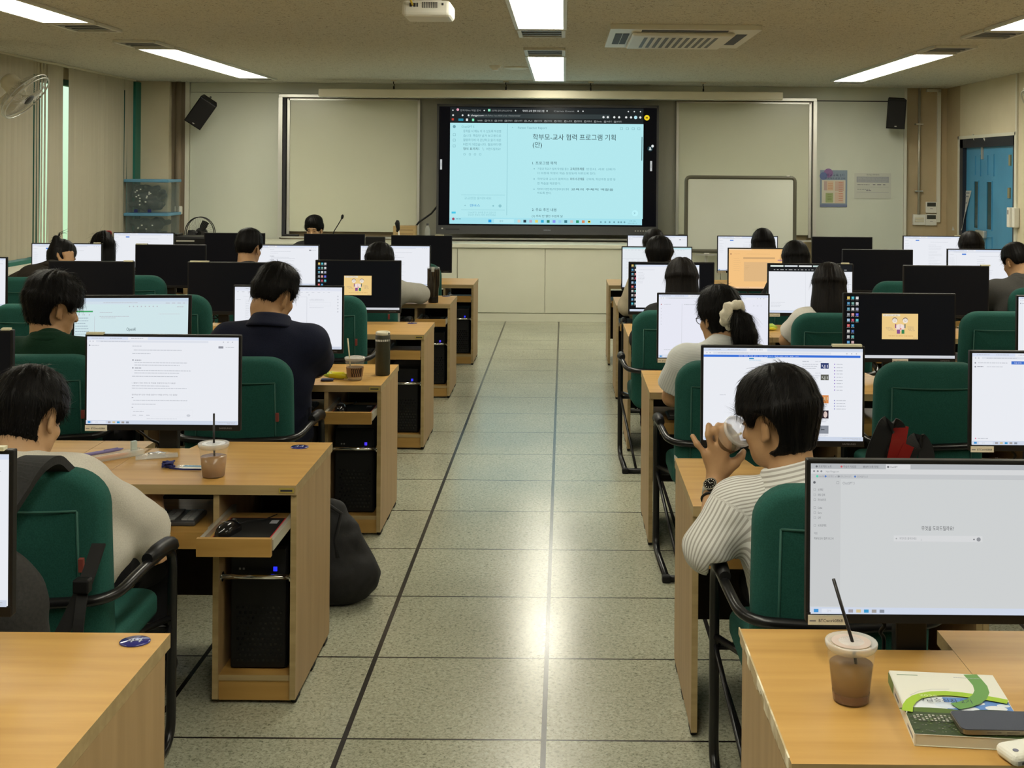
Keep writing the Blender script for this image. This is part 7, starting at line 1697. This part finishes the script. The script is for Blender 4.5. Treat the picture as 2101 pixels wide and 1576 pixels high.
for u, v, r_, c in ((.30, .47, .10, (.62, .66, .68)), (.42, .53, .12, (.55, .62, .70)), (.70, .48, .07, (.58, .64, .70)), (.85, .55, .10, (.66, .68, .70)), (.60, .58, .09, (.62, .66, .70)), (.93, .50, .06, (.6, .66, .72))): s.disc(u, v, r_, c, r_ * .55)
s.rect(.0, .62, .996, .996, (.035, .055, .012)); s.rect(.0, .62, .996, .66, (.06, .11, .01)); s.disc(.25, .625, .3, (.075, .13, .008), .05); s.disc(.85, .62, .25, (.02, .03, .012), .06)
rn = random.Random(12)
for k in range(4):
    for j in range(12): s.rect(.05 + j * .035, .70 + k * .03, .072 + j * .035, .716 + k * .03, (.40, .40, .34) if (j + k) % 3 else (.10, .14, .06))
s.dy = .0000006
for k in range(260): u, v = rn.uniform(.01, .97), rn.uniform(.73, .985); s.rect(u, v, u + rn.uniform(.008, .022), v + rn.uniform(.004, .012), rn.choice(((.05, .09, .012), (.09, .13, .02), (.03, .04, .02), (.12, .11, .08), (.08, .07, .06), (.2, .2, .15))))
s.dy = .00004; s.y -= .00004
lime = [(.012, .68), (.04, .59), (.09, .51), (.15, .45), (.22, .41), (.33, .37), (.46, .355), (.60, .365), (.75, .39), (.88, .42), (.985, .45)]
s.y -= s.dy; pw = [(0.0, .30), (0.0, .72)] + lime[:6] + [(.46, .35), (.46, .30)]
for q in range(1, len(pw) - 1): b.add([(s.X(u), s.y, s.Z(v)) for u, v in (pw[0], pw[q], pw[q + 1])], [(0, 1, 2)], M['print'], col=(.66, .65, .56))
s.rect(0, 0, 1, .345, (.66, .65, .56)); s.y -= s.dy
pw = [(1.0, .34), (.46, .34)] + lime[6:] + [(1.0, .45)]
for q in range(1, len(pw) - 1): b.add([(s.X(u), s.y, s.Z(v)) for u, v in (pw[0], pw[q], pw[q + 1])], [(0, 1, 2)], M['print'], col=(.66, .65, .56))
band(0, 0, (.30, .47, .02), .0095, lime); band(0, 0, (.12, .27, .06), .0135, [(.78, .006), (.80, .1), (.815, .2), (.80, .30), (.75, .39), (.67, .47), (.57, .53), (.47, .565)]); band(0, 0, (.50, .50, .44), .0010, [(.10, .42), (.2, .345), (.33, .30), (.5, .285)])
s.rect(.06, .06, .26, .075, (.25, .32, .22)); s.words(.60, .85, .07, .012, (.35, .36, .36), rn); s.text(.19, .425, .042, '2025', (.62, .66, .40), .16); s.text(.19, .505, .070, '7급승진자 2기', (.02, .03, .05), .46)
TB_ = Matrix.Translation((0, 0, .0208)) @ Matrix.Rotation(-math.pi / 2, 4, 'X'); b.v = [tuple(TB_ @ Vector(v)) for v in b.v]
b.box(-.1, .1, -.1315, .1315, 0, .0012, M['paper']); b.box(-.1, .1, -.1315, .1315, .0201, .0207, M['paper']); b.box(-.1008, -.0985, -.1315, .1315, 0, .0207, M['paper']); b.build('cover', bk, attr=True)
b = MB(); b.box(-.1013, -.1006, .075, .1315, .0, .0207, mat('green_spine', (.09, .20, .05), .4))
for y0, y1 in ((.02, .06), (-.12, -.07)): b.box(-.1012, -.1006, y0, y1, .007, .012, M['ink_grey'])
b.build('spine_print', bk)
def rpoly(w, d, r, n=6):
    return [(sx * (w - r) + r * math.cos(R(a0 + 90 * k / n)), sy * (d - r) + r * math.sin(R(a0 + 90 * k / n))) for sx, sy, a0 in ((1, 1, 0), (-1, 1, 90), (-1, -1, 180), (1, -1, 270)) for k in range(n + 1)]
ph = thing('smartphone', 'dark screened smartphone with bronze edge lying on the book', 'phone', (.786, 2.137, HD + .0242), R(-1))
b = MB(); b.prism(rpoly(.079, .0385, .012), .0, .0078, mat('bronze_metal', (.24, .20, .14), .3, .8)); b.build('frame', ph)
b = MB(); b.prism(rpoly(.0775, .037, .011), .0078, .0086, mat('phone_glass', (.022, .024, .030), .08)); b.build('screen_glass', ph)
b = MB()
for x0, x1 in ((-.035, -.01), (.0, .022)): b.box(x0, x1, -.0392, -.0383, .0028, .0055, mat('bronze_button', (.16, .13, .09), .35, .7))
b.build('side_button', ph)
eb = thing('earbud_case', 'white earbud charging case at the lower right picture edge', 'earbud case', (.797, 2.062, HD + .0005), R(18))
b = MB(); b.box(-.036, .036, -.028, .028, 0, .024, M['white_pl'], bev=.0115, seg=4); b.box(-.036, .036, -.0285, .0285, .0115, .0122, M['ink_grey']) if False else None; b.build('body', eb)
b = MB(); b.box(-.03, .03, -.0292, -.027, .005, .013, M['grey_pl'], bev=.001); b.box(-.022, -.015, -.0296, -.0288, .007, .011, M['ink']); b.build('port_plate', eb)
b = MB(); b.cyl((-.022, -.012, 0), .005, .0238, .0246, mat('grey_blue_dot', (.14, .14, .2), .4), 16); b.build('button', eb)

# ---------------------------------------------------------------- bags
BAGM = noise_mat('black_bag_fabric', (.004, .004, .0045), (.007, .007, .0075), (60, 60, 60), .75, 3, bump=.3)
f = Field((-1.25, 4.45, -.01), (-.55, 5.1, .55), .008); cxb, cyb = -.885, 4.75
f.el((cxb, cyb, .10), (.165, .14, .115), None, .06); f.el((cxb - .02, cyb, .20), (.125, .10, .14), None, .06); f.el((cxb - .045, cyb, .30), (.085, .06, .10), None, .05); f.rc((cxb - .10, cyb - .02, .36), (cxb + .0, cyb, .37), .022, .018, .04); f.noise(.006, 22, 11); f.plane((0, 0, .002), (0, 0, -1)); P_, Q = f.mesh()
t = thing('bag', 'limp black bag standing on the floor behind the fifth-row pedestal', 'bag', (cxb, cyb, 0)); np_mesh('bag_body', P_, Q, BAGM, (cxb, cyb, 0), t)
b = MB(); b.tube([(-.12, -.04, .30), (-.13, -.06, .38), (-.05, -.07, .41), (.02, -.06, .36), (.0, -.08, .26), (.015, -.105, .2)], .008, BAGM, 8); b.build('strap', t)
# backpack hanging on the chair of the person in cream
CHB = noise_mat('charcoal_backpack_fabric', (.017, .0165, .0155), (.025, .024, .022), (120, 120, 120), .85, 3, bump=.2)
bx, by = -1.395, 2.955
t = thing('backpack', 'charcoal backpack hanging by black straps on the cream T-shirt person\'s chair', 'backpack', (bx, by, 0))
f = Field((bx - .3, by - .25, .15), (bx + .35, by + .16, 1.05), .008); f.el((bx, by - .05, .50), (.155, .085, .22), None, .05); f.el((bx, by - .03, .66), (.13, .065, .12), None, .05); f.el((bx - .01, by - .13, .44), (.11, .045, .14), None, .02); f.noise(.005, 18, 21); P_, Q = f.mesh(); np_mesh('bag_body', P_, Q, CHB, (bx, by, 0), t)
def strap_tube(pts, w, th, m):
    b = MB(); pts = fillet([Vector(p) for p in pts], .06, 6); vs = []; n = len(pts)
    for i, p in enumerate(pts):
        d = (pts[min(i + 1, n - 1)] - pts[max(i - 1, 0)]).normalized(); s_ = Vector((1, 0, 0)); s_ = (s_ - d * s_.dot(d)).normalized(); nn = d.cross(s_)
        for a, c in ((-1, -1), (1, -1), (1, 1), (-1, 1)): vs.append(p + s_ * (w / 2 * a) + nn * (th / 2 * c))
    b.add(vs, [(i * 4 + k, i * 4 + (k + 1) % 4, (i + 1) * 4 + (k + 1) % 4, (i + 1) * 4 + k) for i in range(n - 1) for k in range(4)] + [(3, 2, 1, 0), (n * 4 - 4, n * 4 - 3, n * 4 - 2, n * 4 - 1)], m); return b
PAD = noise_mat('black_strap_padding', (.012, .012, .012), (.017, .017, .017), (150, 150, 150), .85, 2)
strap_tube([(-.05, -.05, .70), (-.02, -.03, .82), (.045, .05, .955), (.06, .12, .966), (.07, .19, .91)], .085, .022, PAD).build('shoulder_strap', t)
strap_tube([(.04, -.07, .38), (.10, -.07, .45), (.175, -.05, .56), (.212, .02, .68), (.212, .10, .75)], .035, .006, M['rubber']).build('strap', t)
strap_tube([(.214, .0, .68), (.222, -.05, .60), (.222, -.07, .50), (.215, -.075, .42)], .026, .004, M['rubber']).build('strap', t)
b = MB(); b.box(.195, .235, -.025, .005, .665, .70, M['black'], bev=.005); b.build('buckle', t)
b = MB(); b.tube([(.075, -.165, .47), (.08, -.172, .44), (.082, -.175, .40)], .003, M['alu'], 6); b.build('zip_pull', t)
# black and red bag on the empty chair
rx, ry = P(1832, 905, 4.88).x, 4.88
t = thing('bag', 'black and glossy red bag hanging from the empty fourth-row door-side chair', 'bag', (rx, ry, 0)); RED = mat('glossy_red_vinyl', (.26, .018, .016), .22, spec=.7); BLK = mat('black_webbing', (.013, .013, .014), .6)
f = Field((rx - .25, ry - .2, .2), (rx + .3, ry + .1, .80), .008); f.el((rx - .02, ry - .03, .44), (.12, .06, .17), None, .03); f.el((rx - .11, ry - .03, .40), (.08, .05, .12), None, .03); f.noise(.005, 25, 31); P_, Q = f.mesh(); np_mesh('bag_body', P_, Q, mat('dark_plum_fabric', (.016, .009, .013), .8), (rx, ry, 0), t)
strap_tube([(-.10, -.09, .46), (-.105, -.10, .58), (-.05, -.11, .715), (-.01, -.10, .69), (-.01, -.10, .60)], .075, .005, BLK).build('strap', t)
strap_tube([(.005, -.10, .705), (-.01, -.115, .64), (-.03, -.12, .56), (-.02, -.115, .46)], .06, .005, RED).build('red_panel', t)
strap_tube([(.01, -.11, .50), (.04, -.115, .62), (.075, -.105, .655), (.105, -.11, .60), (.10, -.115, .46)], .065, .006, BLK).build('strap', t)
strap_tube([(.03, -.04, .50), (.03, .044, .545), (.03, .044, .6), (.03, .094, .602), (.03, .098, .56)], .03, .004, BLK).build('hanging_loop', t)
strap_tube([(.03, -.12, .63), (.0, -.125, .56), (-.015, -.125, .47)], .045, .004, RED).build('red_panel', t)

# ---------------------------------------------------------------- presenter's desk and what stands near it
td = thing('presenter_desk', 'long presenter desk hidden behind the front-row monitors', 'desk', (-2.75, 12.1, 0))
b = MB(); b.box(-1.75, 1.45, -.35, .33, .715, .745, M['cabinet'], bev=.004); b.build('desktop', td)
b = MB(); b.box(-1.72, 1.42, -.33, -.31, .08, .714, M['cabinet']); b.build('modesty_panel', td)
for x in (-1.72, 1.39):
    b = MB(); b.box(x, x + .03, -.30, .31, 0, .714, M['cabinet']); b.build('side_panel', td)
ZT = .7455
gm = thing('gooseneck_microphone', 'thin black gooseneck microphone in front of the presenter', 'microphone', (P(683, 480, 12.2).x, 12.2, ZT))
a = P(683, 478, 12.2) - gm.location; c = P(692, 464, 12.2) - gm.location; d = P(702, 447, 12.2) - gm.location
b = MB(); b.cyl((0, 0, 0), .05, 0, .025, M['black']); b.build('base', gm)
b = MB(); b.tube(fillet([(0, 0, .025), (a.x * .6, 0, a.z * .7), a, c, d], .06), .005, M['black'], 8); b.build('gooseneck', gm)
b = MB(); b.tube([d - Vector((.006, 0, .012)), d, d + Vector((.004, 0, .022)), d + Vector((.006, 0, .034))], [.008, .013, .014, .006], M['black_matte'], 12); b.build('microphone_head', gm)
m2 = thing('microphone_stand', 'short microphone on a white stem left of the wooden organiser', 'microphone', (P(822, 490, 12.25).x, 12.25, ZT)); a = P(817, 470, 12.25) - m2.location; c = P(815, 458, 12.25) - m2.location
b = MB(); b.cyl((0, 0, 0), .045, 0, .02, M['black']); b.build('base', m2); b = MB(); b.tube([(0, 0, .02), (.0, 0, .15), a], .008, M['white_pl'], 8); b.build('stem', m2)
b = MB(); b.tube([a - Vector((.01, 0, .03)), a, c, c + Vector((.006, 0, .03))], [.012, .018, .026, .014], M['black_matte'], 12); b.build('microphone_head', m2)
dm = thing('desk_device', 'small black screen device behind the front-row monitors left of the organiser', 'device', (P(770, 490, 12.15).x, 12.15, ZT))
b = MB(); zt = P(770, 486, 12.15).z - ZT; b.box(-.10, .10, -.02, .03, .05, zt, M['black'], bev=.008); b.build('screen_case', dm); b = MB(); b.box(-.08, .08, -.06, .06, 0, .012, M['black']); b.box(-.02, .02, .03, .05, .012, .15, M['black']); b.build('stand', dm)
og = thing('desk_organiser', 'small wooden desk organiser box on the front ledge', 'organiser', (P(831, 472, 13.7).x, 13.72, ZL + .0005)); zt = P(831, 463, 13.72).z - ZL
WDN = noise_mat('light_oak', (.38, .26, .11), (.45, .32, .15), (4, 4, 40), .5, 3); b = MB(); b.box(-.13, .13, -.07, .07, 0, zt, WDN, bev=.004); b.build('box', og)
b = MB()
for k in range(3): b.box(-.10, .10, -.0715, -.069, zt - .05 - k * .045, zt - .044 - k * .045, mat('slot_brown', (.16, .09, .03), .6))
b.build('slot', og)
bt = thing('water_bottle', 'small clear water bottle with dark cap on the front ledge', 'bottle', (P(877, 480, 13.75).x, 13.75, ZL + .0005))
b = MB(); b.lathe([(.001, 0), (.032, 0), (.034, .01), (.034, .13), (.026, .16), (.014, .185), (.014, .195)], mat('bottle_plastic', (.42, .43, .40), .1, alpha=.45), 24); b.build('body', bt); b = MB(); b.lathe([(.0155, .19), (.0155, .212), (.001, .213)], M['dkgrey_pl'], 20); b.build('cap', bt)
pr = thing('printer', 'low black printer beside the standing fan on the presenter desk', 'printer', (P(395, 492, 12.0).x, 12.05, ZT))
b = MB(); zt = P(395, 484, 12.05).z - ZT; b.box(-.20, .20, -.15, .15, 0, zt, M['black'], bev=.02); b.build('body', pr); b = MB(); b.box(-.13, .05, -.155, -.149, zt - .05, zt - .035, M['alu'], T=Matrix.Rotation(-.0, 4, 'Y')); b.build('paper_slot', pr); b = MB(); b.box(-.20, -.14, -.10, .10, zt, zt + .025, M['black_gloss'], bev=.006); b.build('scanner_lid', pr)
# standing fan with black blades
fx = P(409, 475, 12.75); ft = thing('standing_fan', 'black bladed standing fan in front of the window-side wall panel', 'fan', (fx.x, 12.75, 0)); zc = fx.z - .02; rF = .155
b = MB(); b.cyl((0, .02, 0), .17, 0, .03, M['black']); b.build('base', ft); b = MB(); b.tube([(0, .08, .03), (0, .08, zc)], .016, M['black'], 10); b.build('pole', ft)
b = MB()
for y in (0, .05): b.tube([(rF * math.cos(a * math.pi / 20), y, zc + rF * 1.12 * math.sin(a * math.pi / 20)) for a in range(40)], .005, M['black'], 8, closed=True)
for k in range(44): a = 2 * math.pi * k / 44; b.tube([(.035 * math.cos(a), -.045, zc + .035 * math.sin(a)), (rF * .6 * math.cos(a), -.04, zc + rF * .66 * math.sin(a)), (rF * math.cos(a), 0, zc + rF * 1.12 * math.sin(a))], .0011, M['dkgrey_pl'], 4, caps=False)
b.build('guard', ft)
b = MB()
for k in range(3):
    vs = []
    for i in range(6):
        for j in range(5): rr = .03 + (rF * .86 - .03) * i / 5; a = R(60 + 120 * k) + (j - 2) * .17 * (1 + .3 * math.sin(i)); vs.append((rr * math.cos(a), .015 - .012 * (j - 2), zc + rr * 1.1 * math.sin(a)))
    b.add(vs, [(i * 5 + j, i * 5 + j + 1, (i + 1) * 5 + j + 1, (i + 1) * 5 + j) for i in range(5) for j in range(4)], M['black'], True)
b.build('blade', ft); b = MB(); b.tube([(0, .05, zc), (0, .16, zc)], [.06, .045], M['black'], 16); b.build('motor', ft)

# two storage boxes on the ledge, window side
def storage_box(x, y, z, w, h, label):
    t = thing('storage_box', label, 'storage box', (x, y, z), 0, 'blue lidded storage boxes'); BOXP = mat('pale_clear_box', (.30, .38, .38), .15, alpha=.12, spec=.5); BL = mat('blue_lid', (.10, .27, .42), .4)
    b = MB()
    for q in ((-w, w, -.22, -.217), (-w, w, .217, .22)): b.box(*q, .0, h - .03, BOXP)
    for q in ((-w, -w + .003), (w - .003, w)): b.box(*q, -.217, .217, .0, h - .03, BOXP)
    b.box(-w, w, -.22, .22, 0, .003, BOXP); b.build('box_wall', t)
    b = MB(); b.box(-w - .02, w + .02, -.235, .235, h - .035, h, BL, bev=.008); b.build('lid', t)
    b = MB()
    for q in (-.5, .16): b.box(w * q - .02, w * q + .02, -.2235, -.2195, .0, .035, mat('navy_clip', (.012, .016, .12), .4))
    b.build('clip', t)
    f = Field((x - w, y - .22, z), (x + w, y + .22, z + h), .012); rn = random.Random(int(z * 100)); f.a[:] = .2
    for k in range(70): p = V(x + rn.uniform(-w * .72, w * .30), y + rn.uniform(-.13, .12), z + rn.uniform(.05, h - .10)); f.rc(p, p + V(rn.uniform(-.12, .12), rn.uniform(-.04, .04), rn.uniform(-.03, .03)), .035, .03, .03)
    P_, Q = f.mesh(); np_mesh('dark_contents', P_, Q, mat('charcoal_cables', (.020, .025, .025), .6), (x, y, z), t).__setitem__('kind', 'stuff')
    b = MB()
    for k in range(14): xx, zz = rn.uniform(-w * .6, w * .3), rn.uniform(.06, h - .10); b.box(xx - .008, xx + .008, -.212, -.206, zz - .007, zz + .007, M['white_pl'], T=Matrix.Identity(4))
    o = b.build('connectors', t); o['kind'] = 'stuff'
    return t
bxx = (P(298, 400, 13.55).x) + .03; z1 = P(298, 436, 13.55).z; z2 = P(298, 368, 13.55).z
wb = thing('side_cabinet', 'low pale side cabinet carrying the storage boxes in the window corner', 'cabinet', (bxx, 13.72, 0))
b = MB(); b.box(-.37 if bxx - .37 > -5.08 else -5.08 - bxx, .31 if bxx + .31 < -4.42 else -4.425 - bxx, -.30, .30, 0, z1 - .365, M['cabinet'], bev=.004); b.build('body', wb); b = MB(); b.box(-.33, -4.43 - bxx, -.31, -.301, .08, z1 - .38, M['cabinet'], bev=.002); b.build('door', wb)
storage_box(bxx, 13.72, z1 - .364, .232, .36, 'blue lidded clear storage box with cables, lower of the two stacked')
storage_box(bxx, 13.72, z1 + .001, .232, z2 - z1, 'blue lidded clear storage box with cables, upper of the two stacked')
